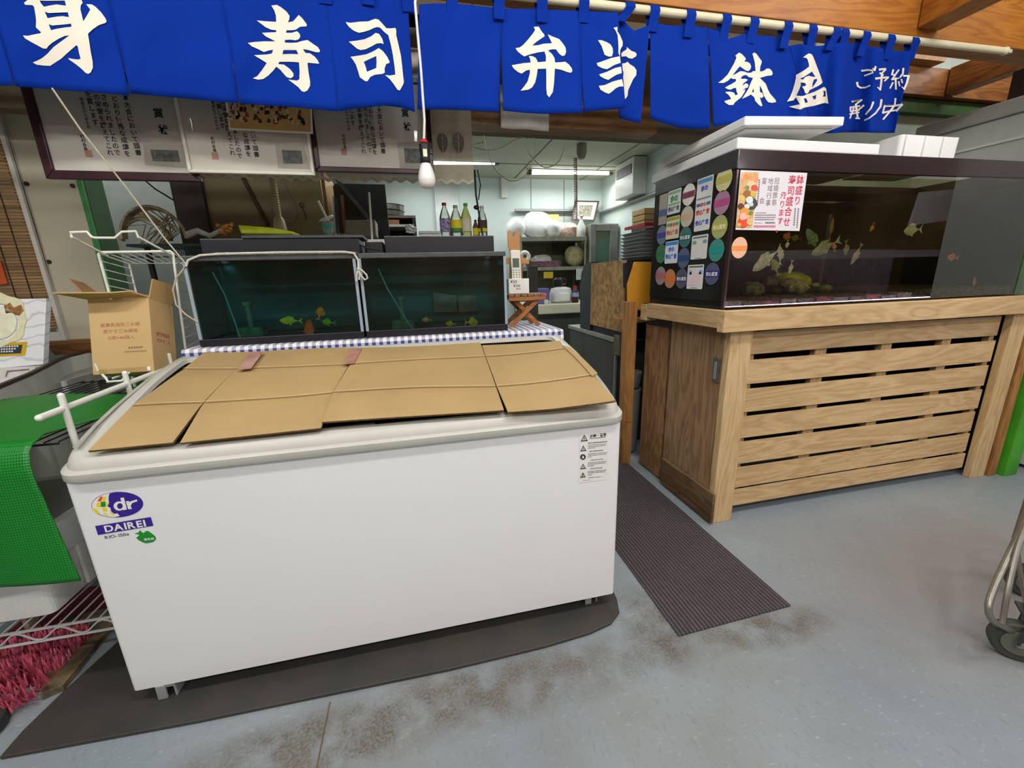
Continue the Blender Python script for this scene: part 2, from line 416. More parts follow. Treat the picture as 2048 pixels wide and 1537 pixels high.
# kitchen shell behind the counter
ST('wall_back', MB().box(-3.4, 4.6, 0, 3.6, 4.7, 2.6), kwall_m)
ST('wall_kitchen_right', MB().box(3.5, 1.6, 0, 3.6, 4.6, 2.6), kwall_m)
ST('wall_partition', MB().box(3.5, 1.6, 0, 8.8, 1.7, 2.95), M('pale_green_wall', (176, 190, 178), .6, var=.05))
# white column panel seen behind the bottles, wall joints
cm = M('white_column_panel', (212, 218, 216), .5, var=.1, scale=3, col2=(170, 172, 168))
a = P(868, 380, y=4.55); c = P(920, 460, y=4.55)
ST('trim_2', MB().box(a.x, 4.54, 1.2, c.x, 4.6, 2.44), cm)
mbj = MB()
for u in (1062, 1128): mbj.box(P(u, 400, y=4.59).x, 4.592, 1.2, P(u, 400, y=4.59).x+.008, 4.6, 2.44)
ST('trim_3', mbj, M('wall_joint', (150, 164, 162), .6))
# kitchen ceiling boards with joints
ST('ceiling_kitchen', MB().box(-3.4, 1.42, 2.44, 3.6, 4.6, 2.5), ceil_m)
mb = MB(); jr = random.Random(3)
for xx in (-.5, .42, 1.34, 2.26, 3.18): mb.box(xx, 1.45, 2.436, xx+.012, 4.6, 2.44)
for yy in (2.1, 3.0, 3.9): mb.box(-3, yy, 2.4362, 3.5, yy+.012, 2.44)
ST('trim_4', mb, M('ceiling_joint', (112, 110, 94), .8))
# header over the hatch
ST('wall_header', MB().box(-3.4, 1.42, 1.98, 3.5, 1.5, 2.95), M('header_board', (112, 100, 80), .8, var=.1, scale=2))
ST('beam_header', MB().box(-.5, 1.30, 1.972, 2.335, 1.42, 2.16), WOOD('header_wood', (150, 104, 50), (122, 80, 34), 'x', .5, knots=.2))
# timber beams of the shop front
ST('beam_front', MB().box(-3.4, .645, 2.216, 8.8, .775, 2.52), beam_m, bevel=.004)
ST('beam_cross', MB().box(3.255, -3.0, 2.245, 3.385, .64, 2.52), beamy_m, bevel=.004)
z0 = P(1830, 188, y=1.5).z; z1 = P(1830, 131, y=1.5).z
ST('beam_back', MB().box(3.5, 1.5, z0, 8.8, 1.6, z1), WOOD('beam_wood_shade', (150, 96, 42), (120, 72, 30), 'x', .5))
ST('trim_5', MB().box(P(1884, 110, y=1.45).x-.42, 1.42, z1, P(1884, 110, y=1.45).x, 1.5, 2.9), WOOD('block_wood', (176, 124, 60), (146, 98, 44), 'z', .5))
p = P(1890, 190, y=1.49)
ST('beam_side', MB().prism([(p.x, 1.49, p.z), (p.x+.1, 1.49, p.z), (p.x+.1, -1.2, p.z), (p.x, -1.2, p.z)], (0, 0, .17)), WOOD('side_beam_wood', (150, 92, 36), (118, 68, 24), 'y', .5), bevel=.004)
zg0 = P(1830, 230, y=1.58).z; zg1 = P(1830, 203, y=1.58).z
ST('beam_steel', MB().box(3.5, 1.54, zg0, 8.8, 1.6, zg1), M('steel_green', (52, 84, 46), .45, var=.1))
# tall white display cabinet against the right side, its top panels run towards the shopper
t = T('display_cabinet', 'tall pale grey cabinet side rising behind the white foam box on the big tank', 'cabinet', (4.7, .8, 0))
MB().box(4.3, -.2, .02, 5.1, 1.29, 2.0).build('body', M('cabinet_white', (196, 200, 194), .45, var=.04), t, bevel=.006)
MB().box(4.285, -.2, 2.0, 5.1, 1.30, 2.085).build('top_panel', M('cabinet_header', (176, 176, 166), .5, var=.05), t, bevel=.006)
MB().box(4.292, -.18, 1.86, 4.3, 1.28, 1.875).build('ledge', white_m, t)
MB().box(4.285, .55, 1.5, 4.3, .60, 1.99).build('corner_post', M('cabinet_post', (206, 196, 186), .5), t)
S('storage_box', MB().box(4.5, -.2, 2.086, 5.1, .98, 2.3), M('dark_brown_box', (66, 54, 46), .7, var=.1), 'dark brown box stored on top of the tall grey cabinet', 'box', bevel=.01)
# posts at the far right of the wooden stand
S('green_post', MB().box(4.065, .325, 0, 4.165, .43, 2.895), M('bright_green_paint', (70, 160, 38), .4, var=.15, scale=6), 'bright green painted steel post standing right of the wooden tank stand', 'post', bevel=.004)
S('leaning_board', MB().prism([(3.99, .35, 0), (4.045, .35, 0), (4.045, .372, 0), (3.99, .372, 0)], (0, .01, .97)), brown_m, 'narrow brown board standing between the tank stand and the green post', 'board', bevel=.002)
# ================================================================== chest freezer
def zt(y):
    pts = [(-.02, .765), (0, .775), (.03, .792), (.10, .820), (.20, .850), (.35, .886), (.50, .912), (.58, .922), (.66, .926), (.9, .93)]
    if y <= pts[0][0]: return pts[0][1]
    for (a, za), (b_, zb) in zip(pts, pts[1:]):
        if y <= b_: return za+(zb-za)*(y-a)/(b_-a)
    return pts[-1][1]
FW, FD = 1.5, .63
fz = T('chest_freezer', 'long white chest freezer with sloped lid covered by flattened cardboard', 'freezer', (FW/2, FD/2, .0))
body_m = M('freezer_enamel', (232, 232, 232), .32, var=.015, scale=2, spec=.5)
mb = MB(); loft(mb, [[(x, y, z) for x, y in rrect(.004, .004, FW-.004, FD-.004, .012, 4)] for z in (.06, .72)], True, True)
mb.build('body', body_m, fz, smooth=True)
rim_m = M('freezer_rim', (192, 191, 182), .38, var=.04, scale=3)
def rl(ins, fz_, r):
    pts = []
    for x, y in rrect(ins, ins, FW-ins, FD-ins, max(r, .004), 6):
        pts.append((x, y, fz_(y)))
    # densify the long edges so the slope follows the curve
    out = []
    for i, p_ in enumerate(pts):
        q = pts[(i+1) % len(pts)]; n = max(1, int((Vector(p_)-Vector(q)).length/.05))
        for k in range(n):
            x = p_[0]+(q[0]-p_[0])*k/n; y = p_[1]+(q[1]-p_[1])*k/n; out.append((x, y, fz_(y)))
    return out
def rim(spec):
    loops = []
    base_pts = rrect(0, 0, FW, FD, .05, 6)
    pts = []
    for i, p_ in enumerate(base_pts):
        q = base_pts[(i+1) % len(base_pts)]; n = max(1, int(math.hypot(p_[0]-q[0], p_[1]-q[1])/.05))
        for k in range(n): pts.append((p_[0]+(q[0]-p_[0])*k/n, p_[1]+(q[1]-p_[1])*k/n))
    for ins, f_ in spec:
        lp = []
        for x, y in pts:
            xx = FW/2+(x-FW/2)*(FW/2-ins)/(FW/2); yy = FD/2+(y-FD/2)*(FD/2-ins)/(FD/2)
            lp.append((xx, yy, f_(y)))
        loops.append(lp)
    return loops
k1 = lambda a: (lambda y: .717+(zt(y)-.717)*a)
mb = loft(MB(), rim([(.010, k1(0)), (-.008, k1(0)), (-.010, k1(.06)), (-.010, k1(.36)), (-.006, k1(.44)), (.000, k1(.47)), (.001, k1(.56)), (.004, k1(.70)), (.010, k1(.86)), (.020, k1(.96)), (.030, k1(1.0)), (.060, k1(1.0)), (.063, k1(.93))]))
mb.build('rim', rim_m, fz, smooth=True)
# the track groove on each side and the sliding glass panes beneath the cardboard
for sx in (0, 1):
    xa = .022 if sx == 0 else FW-.034
    MB().grid(lambda s, t: (xa+.012*s, .035+.57*t, zt(.035+.57*t)+.0015), 1, 14).build('slide_track', M('track_grey', (168, 168, 156), .5), fz)
for i, (xa, xb, dz) in enumerate(((.062, .78, -.012), (.74, FW-.062, -.018))):
    MB().grid(lambda s, t: (xa+(xb-xa)*s, .04+.55*t, zt(.04+.55*t)+dz), 2, 14).build('glass_lid', GLASS('lid_glass', (.12, .13, .13), 1.0), fz, smooth=True)
# casters
cas_m = M('caster_grey', (146, 148, 150), .5, var=.1)
for cx_, cy_ in ((.085, .026), (FW-.08, .05), (.10, FD-.07), (FW-.10, FD-.07)):
    c = MB().box(cx_-.022, cy_-.02, .048, cx_+.022, cy_+.04, .062).box(cx_-.026, cy_-.024, .0125, cx_-.002, cy_-.016, .06)
    c.box(cx_-.022, cy_-.02, .012, cx_-.017, cy_+.03, .05); c.box(cx_+.017, cy_-.02, .012, cx_+.022, cy_+.03, .05)
    w_ = c.build('caster', cas_m, fz, bevel=.002)
    MB().cyl((cx_-.014, cy_+.02, .033), (cx_+.014, cy_+.02, .033), .020, n=18).build('wheel', dkgrey_m, w_, smooth=True)
# maker's badge
vio_m = M('badge_violet', (52, 30, 140), .4, var=0); yel_m = M('badge_yellow', (236, 210, 20), .4, var=0); grn_m = M('badge_green', (20, 140, 40), .4, var=0); red_m = M('badge_orange', (220, 90, 50), .4, var=0)
bp = lambda u, v, o=.0012: P(150+u*200/2048, 960+v*200/2048, y=.004-o)
cxo, czo = 866, 512
ell = [(cxo+530*math.cos(2*math.pi*i/48)*1.0, czo+0-262*math.sin(2*math.pi*i/48)-0.10*530*math.cos(2*math.pi*i/48)*.35) for i in range(48)]
logo = inked([ell], [], lambda u, v: bp(u, v, .0008), 60).build('logo', vio_m, fz)
gl_poly = [(720, 265), (690, 330), (685, 420), (700, 470), (665, 545), (725, 580), (740, 650), (800, 700), (870, 690), (915, 745)]
arc = [e for e in ell if e[0] < 860]
lo_ = sorted([e for e in arc if e[1] > czo], key=lambda e: -e[0]); up_ = sorted([e for e in arc if e[1] <= czo], key=lambda e: e[0])
lo_ = [(e[0]+8, e[1]-6) for e in lo_]; up_ = [(e[0]+8, e[1]+6) for e in up_]
inked([gl_poly+lo_+up_], [], lambda u, v: bp(u, v, .0011), 60).build('globe_patch', paper_m, logo)
cells = {'globe_yellow': (yel_m, [[(440, 470), (530, 460), (525, 560), (445, 570)], [(570, 350), (640, 350), (620, 440), (550, 445)], [(350, 590), (440, 600), (510, 690), (440, 705)], [(550, 575), (640, 570), (660, 640), (590, 660)], [(570, 690), (620, 680), (690, 740), (650, 740)], [(640, 455), (690, 460), (660, 540), (630, 545)], [(700, 650), (745, 650), (800, 725), (760, 720)], [(440, 440), (505, 370), (530, 345), (520, 360)]]),
         'globe_green': (grn_m, [[(530, 455), (620, 450), (630, 555), (530, 560)]]), 'globe_orange': (red_m, [[(460, 440), (520, 345), (570, 345), (535, 450)]])}
for nm, (mm, ps) in cells.items():
    inked(ps, [], lambda u, v: bp(u, v, .0014), 200).build(nm, mm, logo)
# 'dr' lettering
dr = []
ring = [(905+115*math.cos(2*math.pi*i/24), 540+95*math.sin(2*math.pi*i/24)) for i in range(24)]
hole = [(920+58*math.cos(2*math.pi*i/20), 540+58*math.sin(2*math.pi*i/20)) for i in range(20)]
inked([ring, [(930, 375), (1000, 365), (1065, 610), (985, 625)], [(1040, 445), (1100, 435), (1165, 600), (1090, 605)], [(1090, 500), (1130, 445), (1265, 405), (1280, 440), (1170, 480), (1140, 540)]], [hole], lambda u, v: bp(u, v, .0014), 60).build('lettering', paper_m, logo)
plate = inked([[(410, 950), (1550, 765), (1605, 945), (470, 1135)]], [], lambda u, v: bp(u, v, .0008), 300).build('name_plate', vio_m, fz)
def bar_text(mbx, txt, p0, p1, h, bold, o):
    a_, b_ = bp(*p0, o), bp(*p1, o); R_ = (b_-a_); wd = sum(glyph(c_, bold)[2] for c_ in txt)
    size = h; k = R_.length/(wd*size); mbx.text(txt, size, a_, R_, (0, 0, 1), 'l', False, bold, k)
mbx = MB(); bar_text(mbx, 'DAIREI', (590, 1010), (1455, 880), .026, .03, .0013); mbx.build('lettering', paper_m, plate)
mbx = MB(); bar_text(mbx, 'RIO-150e', (600, 1185), (1110, 1105), .0125, .01, .0008); mbx.build('model_lettering', M('grey_ink', (70, 70, 74), .5, var=0), fz)
eco = inked([[(1250, 1190), (1330, 1130), (1440, 1110), (1560, 1090), (1640, 1160), (1660, 1220), (1600, 1280), (1450, 1305), (1380, 1280), (1300, 1240)], [(1480+70*math.cos(i*.52), 1110+60*math.sin(i*.52)) for i in range(12)], [(1215, 1105), (1300, 1080), (1330, 1030), (1360, 1070), (1420, 1100), (1330, 1140), (1280, 1120)]], [], lambda u, v: bp(u, v, .0008), 60).build('eco_mark', grn_m, fz)
mbx = MB(); bar_text(mbx, 'eco', (1410, 1215), (1620, 1190), .013, .03, .0013); mbx.build('lettering', paper_m, eco)
# caution label
cl = lambda u, v, o=.0008: P(1130+u*130/1332, 840+v*130/1332, y=.004-o)
lab = inked([[(300, 270), (880, 215), (865, 1225), (285, 1300)]], [], lambda u, v: cl(u, v), 300).build('caution_label', paper_m, fz)
polys, holes = [], []
for cx_, cy_, r_ in ((395, 380, 75), (375, 590, 65), (370, 960, 62), (367, 1135, 60)):
    polys.append([(cx_, cy_-r_), (cx_+r_, cy_+r_*.75), (cx_-r_, cy_+r_*.95)]); holes.append([(cx_, cy_-r_*.6), (cx_+r_*.62, cy_+r_*.5), (cx_-r_*.62, cy_+r_*.62)])
polys.append([(368+58*math.cos(i*.4), 765+58*math.sin(i*.4)) for i in range(16)]); holes.append([(355, 740), (385, 735), (395, 790), (350, 795)])
for cx_, cy_, r_ in ((395, 385, 12), (375, 595, 10), (370, 965, 10), (367, 1140, 14)): polys.append([(cx_-r_*.6, cy_-r_*2), (cx_+r_*.6, cy_-r_*2), (cx_+r_*.5, cy_+r_*2.4), (cx_-r_*.5, cy_+r_*2.4)])
inked(polys[:5], holes, lambda u, v: cl(u, v, .0014), 30).build('warning_sign', ink_m, lab)
inked(polys[5:], [], lambda u, v: cl(u, v, .0016), 30).build('exclamation', ink_m, lab)
mbx = MB(); a_ = cl(505, 345, .0014); b_ = cl(850, 300, .0014); mbx.text('注意・警告', (b_-a_).length/5.0, a_, b_-a_, (0, 0, 1), 'l', bold=.03); mbx.build('lettering', ink_m, lab)
rows = [(505, 395, 830, 18), (470, 490, 860, 22), (470, 530, 850, 12), (470, 560, 840, 12), (470, 590, 620, 14), (500, 660, 800, 20), (470, 710, 860, 14), (470, 740, 840, 12), (470, 770, 560, 12), (520, 840, 790, 16), (470, 890, 850, 14), (470, 920, 840, 14), (470, 955, 600, 16), (520, 1015, 770, 18), (470, 1070, 850, 16), (470, 1100, 820, 16), (470, 1140, 560, 16), (480, 1195, 730, 14), (370, 1240, 520, 8)]
mbx = MB()
for x0_, yb, x1_, h_ in rows:
    x = x0_; rr = random.Random(x0_+yb)
    while x < x1_-10:
        wd = rr.choice((16, 22, 30, 44)); e = min(x+wd, x1_); s0 = yb-(x-505)*.09; s1 = yb-(e-505)*.09
        mbx.quad(cl(x, s0, .0013), cl(e, s1, .0013), cl(e, s1-h_, .0013), cl(x, s0-h_, .0013)); x = e+7
mbx.build('small_print', M('label_grey', (120, 120, 122), .6, var=0), lab)
# ------------------------------------------------------------------ cardboard spread over the lid
cz = lambda x, y: zt(y)+.006+(max(0, (x-1.0))**2)*.09+.004*math.sin(x*9)*math.sin(y*8)
rowsA = {'a': [(176, 904), (264, 814), (367, 740), (408, 706)], 'b': [(346, 887), (405, 808), (472, 740), (507, 705)],
         'b2': [(360, 888), (407, 808), (472, 740), (507, 705)], 'c': [(642, 858), (665, 788), (698, 731), (712, 697)],
         'c2': [(644, 846), (666, 787), (700, 730), (713, 697)], 'd': [(1008, 822), (992, 775), (971, 715), (960, 686)],
         'd2': [(1016, 826), (994, 775), (972, 715), (964, 692)], 'e': [(1231, 803), (1187, 752), (1130, 699), (1120, 683)]}
ct = T('flattened_cardboard', 'flattened brown cardboard spread over the lid of the white freezer', 'cardboard', (.75, .3, .8))
def cpanel(l, r, lift):
    a_, b_ = rowsA[l], rowsA[r]; h = lambda x, y: cz(x, y)+lift
    def pt(s, t):
        q = t*3; i = min(int(q), 2); f_ = q-i
        pl = (a_[i][0]+(a_[i+1][0]-a_[i][0])*f_, a_[i][1]+(a_[i+1][1]-a_[i][1])*f_); pr = (b_[i][0]+(b_[i+1][0]-b_[i][0])*f_, b_[i][1]+(b_[i+1][1]-b_[i][1])*f_)
        # rows lie on straight lines of the sheet: take both ends on the lid, then run straight between them
        A = Psurf(*pl, h); B = Psurf(*pr, h); g = A.lerp(B, s)
        dip = .0022*min(abs(q-1), abs(q-2), .12)/.12
        return (g.x, g.y, h(g.x, g.y)+dip)
    o = MB().grid(pt, 16, 30).build('panel', card_m, ct, smooth=False)
    o.data.materials.append(cardd_m); sd = o.modifiers.new('board', 'SOLIDIFY'); sd.thickness = .0065; sd.offset = -1; sd.material_offset_rim = 1
    return o
sc_m = M('score_line', (222, 196, 146), .7)
def score(l, r, lift, q):
    a_, b_ = rowsA[l], rowsA[r]; h = lambda x, y: cz(x, y)+lift
    A, B = Psurf(*a_[q], h), Psurf(*b_[q], h); mb = MB()
    mb.grid(lambda s, t: (lambda g: (g.x, g.y+(t-.5)*.005, h(g.x, g.y)+.0072))(A.lerp(B, .004+.992*s)), 16, 1)
    mb.build('score_line', sc_m, ct)
for l, r, h in (('a', 'b', .002), ('b2', 'c', .002), ('c2', 'd', .010), ('d2', 'e', .012)):
    for q in (1, 2): score(l, r, h, q)
for l, r, h in (('a', 'b', .002), ('b2', 'c', .002), ('c2', 'd', .010), ('d2', 'e', .012)): cpanel(l, r, h)
tape_m = M('pink_tape', (188, 138, 120), .3, var=.15, scale=30, coat=.3)
for q in ([(476, 740), (502, 738), (527, 704), (500, 705)], [(686, 729), (708, 728), (724, 697), (700, 698)]):
    hh = lambda x, y: cz(x, y)+.0155
    c4 = [Psurf(*k, hh) for k in q]
    MB().grid(lambda s, t: tuple((lambda g: (g.x, g.y, hh(g.x, g.y)))((c4[0].lerp(c4[1], s)).lerp(c4[3].lerp(c4[2], s), t))), 3, 6).build('tape', tape_m, ct)
st = [(1125, 692), (1140, 696), (1195, 748), (1184, 754)]; hh = lambda x, y: cz(x, y)+.0165
c4 = [Psurf(*k, hh) for k in st]
MB().grid(lambda s, t: tuple((lambda g: (g.x, g.y, hh(g.x, g.y)))((c4[0].lerp(c4[1], s)).lerp(c4[3].lerp(c4[2], s), t))), 2, 6).build('folded_strip', card_m, ct, thick=.005)
# ------------------------------------------------------------------ mats on the floor
rub_m = M('black_rubber', (52, 52, 50), .55, var=.2, scale=5, bump=.06, col2=(66, 60, 54))
ln = [(-.27, -.07), (.893, -.105), (1.2, -.10), (1.36, -.088), (1.45, -.068), (1.50, -.03), (1.52, .03), (1.53, .1), (1.53, .56), (-.30, .56), (-.335, .269), (-.226, .042)]
ln = [(-.262, -.068), (.2, -.09), (.893, -.105), (1.2, -.10), (1.36, -.088), (1.45, -.068), (1.50, -.03), (1.52, .03), (1.53, .1), (1.53, .56), (-.02, .56), (-.14, .40), (-.20, .29), (-.245, .10), (-.262, .0)]
S('rubber_mat', MB().prism([(x, y, .0005) for x, y in ln], (0, 0, .011)), rub_m, 'black rubber mat with rounded corner lying under the white chest freezer', 'mat', bevel=.003)
cp_m, nt, b = newmat('ribbed_carpet'); N = nt.nodes.new; K = nt.links.new
tc = N('ShaderNodeTexCoord'); wv = N('ShaderNodeTexWave'); wv.wave_type = 'BANDS'; wv.bands_direction = 'X'; wv.inputs['Scale'].default_value = 21; wv.inputs['Distortion'].default_value = .8; wv.inputs['Detail'].default_value = 1; K(tc.outputs['Object'], wv.inputs[0])
nz = N('ShaderNodeTexNoise'); nz.inputs['Scale'].default_value = 60; K(tc.outputs['Object'], nz.inputs[0])
mx = N('ShaderNodeMix'); mx.data_type = 'RGBA'; mx.inputs[6].default_value = L(48, 43, 46); mx.inputs[7].default_value = L(98, 88, 92); K(wv.outputs[0], mx.inputs[0])
m2 = N('ShaderNodeMix'); m2.data_type = 'RGBA'; m2.blend_type = 'MULTIPLY'; m2.inputs[0].default_value = .5; K(mx.outputs[2], m2.inputs[6]); K(nz.outputs[0], m2.inputs[7])
K(m2.outputs[2], b.inputs['Base Color']); b.inputs['Roughness'].default_value = .95
bm_ = N('ShaderNodeBump'); bm_.inputs['Strength'].default_value = .6; bm_.inputs['Distance'].default_value = .004; K(wv.outputs[0], bm_.inputs['Height']); K(bm_.outputs[0], b.inputs['Normal'])
S('runner_carpet', MB().prism([(1.645, -.168, .0005), (2.108, -.153, .0005), (2.118, 1.2, .0005), (1.66, 1.2, .0005)], (0, 0, .007)), cp_m, 'dark ribbed carpet runner on the floor between freezer and wooden stand', 'carpet', bevel=.002)
# ================================================================== table with gingham cloth behind the freezer
TZ = .943
t = T('table', 'table behind the freezer carrying the two small aquariums under a checked cloth', 'table', (.77, .87, 0))
MB().box(.005, .655, TZ-.03, 1.525, 1.09, TZ-.004).build('table_top', pine_m, t)
for x in (.04, 1.45):
    for y in (.68, 1.04): MB().box(x, y, 0, x+.045, y+.045, TZ-.03).build('leg', pinez_m, t)
gm, nt, b = newmat('gingham_cloth'); N = nt.nodes.new; K = nt.links.new
tc = N('ShaderNodeTexCoord'); sx = N('ShaderNodeSeparateXYZ'); K(tc.outputs['Object'], sx.inputs[0])
sb = N('ShaderNodeMath'); sb.operation = 'SUBTRACT'; K(sx.outputs[1], sb.inputs[0]); K(sx.outputs[2], sb.inputs[1])
def stripe(s):
    a = N('ShaderNodeMath'); a.operation = 'MULTIPLY'; a.inputs[1].default_value = 1/.029; K(s, a.inputs[0])
    f = N('ShaderNodeMath'); f.operation = 'FRACT'; K(a.outputs[0], f.inputs[0])
    g = N('ShaderNodeMath'); g.operation = 'GREATER_THAN'; g.inputs[1].default_value = .5; K(f.outputs[0], g.inputs[0]); return g.outputs[0]
ad = N('ShaderNodeMath'); ad.operation = 'ADD'; K(stripe(sx.outputs[0]), ad.inputs[0]); K(stripe(sb.outputs[0]), ad.inputs[1])
hf = N('ShaderNodeMath'); hf.operation = 'MULTIPLY'; hf.inputs[1].default_value = .5; K(ad.outputs[0], hf.inputs[0])
cr = N('ShaderNodeMix'); cr.data_type = 'RGBA'; cr.inputs[6].default_value = L(232, 230, 226); cr.inputs[7].default_value = L(34, 52, 128); K(hf.outputs[0], cr.inputs[0])
K(cr.outputs[2], b.inputs['Base Color']); b.inputs['Roughness'].default_value = .6
prof = [(1.095, TZ-.2), (1.095, TZ-.004), (1.09, TZ), (.66, TZ), (.652, TZ-.003), (.648, TZ-.012), (.645, TZ-.07), (.642, TZ-.16)]
def cl_pt(s, tt):
    i = min(int(tt*(len(prof)-1)), len(prof)-2); f_ = tt*(len(prof)-1)-i
    y = prof[i][0]+(prof[i+1][0]-prof[i][0])*f_; z = prof[i][1]+(prof[i+1][1]-prof[i][1])*f_
    x = -.002+1.534*s
    if s < .03: x, z = -.004+.02*s, z-.045*(1-s/.03)**2
    if s > .985: x, z = 1.53, z-.10*((s-.985)/.015)
    return (x, y, z)
S('gingham_tablecloth', MB().grid(cl_pt, 70, 14), gm, 'blue and white gingham cloth spread under the two small aquariums', 'tablecloth', smooth=True)
# ================================================================== the two small aquariums
seal_m = M('corner_seal', (150, 164, 174), .35, var=.05); tframe_m = M('tank_frame', (34, 34, 40), .35, var=.1); rim_t = M('tank_rim', (74, 78, 80), .4, var=.2)
water_m = GLASS('tank_water', (.60, .84, .82), .25, 0, 1.33, .08, (.02, .10, .10)); pane_m = GLASS('tank_glass', (.9, .97, .97), 1.5)
back_m = M('tank_back', (16, 96, 104), .6, var=.25, scale=3)
TY0, TY1, TZ1 = .69, .985, 1.287
def aquarium(x0, x1, label):
    a = T('aquarium', label, 'aquarium', ((x0+x1)/2, (TY0+TY1)/2, TZ+.001))
    mb = MB(); mb.box(x0, TY0, TZ+.001, x1, TY0+.014, TZ+.03).box(x0, TY1-.014, TZ+.001, x1, TY1, TZ+.03).box(x0, TY0+.014, TZ+.001, x0+.014, TY1-.014, TZ+.03).box(x1-.014, TY0+.014, TZ+.001, x1, TY1-.014, TZ+.03)
    mb.build('base_frame', tframe_m, a, bevel=.002)
    mb = MB(); mb.box(x0, TY0, TZ1-.02, x1, TY0+.022, TZ1).box(x0, TY1-.022, TZ1-.02, x1, TY1, TZ1).box(x0, TY0+.022, TZ1-.02, x0+.022, TY1-.022, TZ1).box(x1-.022, TY0+.022, TZ1-.02, x1, TY1-.022, TZ1)
    mb.build('top_frame', rim_t, a, bevel=.003)
    MB().quad((x0+.006, TY0+.004, TZ+.03), (x1-.006, TY0+.004, TZ+.03), (x1-.006, TY0+.004, TZ1-.02), (x0+.006, TY0+.004, TZ1-.02)).build('front_pane', pane_m, a)
    for x in (x0+.003, x1-.003): MB().quad((x, TY0+.004, TZ+.03), (x, TY1-.004, TZ+.03), (x, TY1-.004, TZ1-.02), (x, TY0+.004, TZ1-.02)).build('side_pane', pane_m, a)
    MB().box(x0+.004, TY1-.01, TZ+.03, x1-.004, TY1-.005, TZ1-.02).build('back_panel', back_m, a)
    MB().box(x0+.004, TY0+.006, TZ+.012, x1-.004, TY1-.011, TZ+.02).build('floor_panel', back_m, a)
    for x in (x0, x1-.011): MB().box(x, TY0+.001, TZ+.03, x+.011, TY0+.009, TZ1-.02).build('corner_seal', seal_m, a)
    MB().box(x0+.012, TY0+.014, TZ+.022, x1-.012, TY1-.014, TZ1-.055).build('water', water_m, a)
    # sponge filter with its lift tube and air line
    fx = x0+.10
    f = MB().box(fx, TY0+.09, TZ+.021, fx+.10, TY0+.15, TZ+.06).build('sponge_filter', M('algae_sponge', (74, 128, 100), .9, var=.3, scale=40), a, bevel=.006)
    MB().cyl((fx+.05, TY0+.12, TZ+.06), (fx+.05, TY0+.12, TZ+.15), .011).cyl((fx+.05, TY0+.12, TZ+.15), (fx+.05, TY0+.12, TZ+.165), .018).build('lift_tube', M('filter_tube', (110, 160, 140), .4, var=.3), f, smooth=True)
    MB().tube([(fx-.03, TY0+.06, TZ1-.06), (fx+.0, TY0+.05, TZ+.2), (fx+.02+.03*(x0 > .5), TY0+.04, TZ+.1), (fx+.03+.06*(x0 > .5), TY0+.04, TZ+.024)], .0028, 6).build('air_line', M('air_line', (130, 180, 176), .3), f)
    return a
aq1 = aquarium(.046, .658, 'small aquarium tied with white rope, left one on the checked cloth')
aq2 = aquarium(.668, 1.279, 'small aquarium beside the folding stool, right one on the checked cloth')
# hoods
hd_m = M('hood_black', (38, 38, 43), .35, var=.15, scale=5)
hood = MB(); hood.box(.09, .755, TZ1+.001, .672, .96, TZ1+.066)
h1 = S('aquarium_hood', hood, hd_m, 'long black filter hood lying on the left small aquarium', 'aquarium hood', bevel=.004)
MB().box(.24, .75, TZ1+.0665, .69, .965, TZ1+.076).build('lid_strip', rim_t, h1)
hood = MB(); hood.box(.773, .775, TZ1+.001, 1.245, .96, TZ1+.073)
h2 = S('aquarium_hood', hood, hd_m, 'black filter hood lying on the right small aquarium below the bottles', 'aquarium hood', bevel=.004)
S('pump_box', MB().box(.69, .80, TZ1+.001, .765, .93, TZ1+.055), black_m, 'small black pump box between the two aquarium hoods', 'pump', bevel=.006)
al = MB(); rr = random.Random(5)
for i in range(60):
    x = .14+.5*rr.random(); al.ball((x, .732+.02*rr.random(), TZ1+.004), .012+.012*rr.random(), .008, .005+.006*rr.random(), 7, .2)
tag(S('algae_crust', al, M('algae_crust', (116, 124, 92), .9, var=.35, scale=60, col2=(70, 84, 66)), 'pale green algae crust along the front top edge of the left small aquarium', 'algae'), kind='stuff')
# fish: body, tail and fins in one mesh each
def fish_mesh(c, d, ln_, ht, up=(0, 0, 1), th=.35):
    c, d, up = Vector(c), Vector(d).normalized(), Vector(up).normalized(); sd = d.cross(up).normalized(); up = sd.cross(d)
    mb = MB(); n = 10; prof_ = [(-.5, .12), (-.42, .16), (-.3, .42), (-.1, .85), (.1, 1.0), (.3, .82), (.43, .45), (.5, .05)]
    loops = [[c+d*(a*ln_)+up*(math.sin(2*math.pi*j/n)*ht/2*r_)+sd*(math.cos(2*math.pi*j/n)*ht*th/2*r_) for j in range(n)] for a, r_ in prof_]
    loft(mb, loops, True, True)
    tl = c-d*ln_*.48
    mb.prism([tl-sd*.001, tl-d*ln_*.26+up*ht*.45-sd*.001, tl-d*ln_*.16-sd*.001, tl-d*ln_*.26-up*ht*.45-sd*.001], sd*.002)
    q = c+up*ht*.42
    mb.prism([q+d*ln_*.22-sd*.001, q+up*ht*.28-sd*.001, q-d*ln_*.25+up*ht*.12-sd*.001, q-d*ln_*.28-up*ht*.1-sd*.001], sd*.002)
    q = c-up*ht*.4
    mb.prism([q+d*ln_*.05-sd*.001, q-up*ht*.25-d*ln_*.08-sd*.001, q-d*ln_*.15-sd*.001], sd*.002)
    return mb
def fish(px, y, d, ln_, ht, col, label, up=(0, 0, 1), group='fish', col2=None, y_=None):
    c = P(*px, y=y); nm = 'fish_%d_%d_%d' % col
    m_ = M(nm, col, .45, var=.25, scale=30, col2=col2)
    return S('fish', fish_mesh(c, d, ln_*1.2, ht*1.2, up), m_, label, 'fish', group, smooth=True)
G1 = 'fish in the left small aquarium'; G2 = 'fish in the right small aquarium'; G3 = 'fish in the big aquarium'
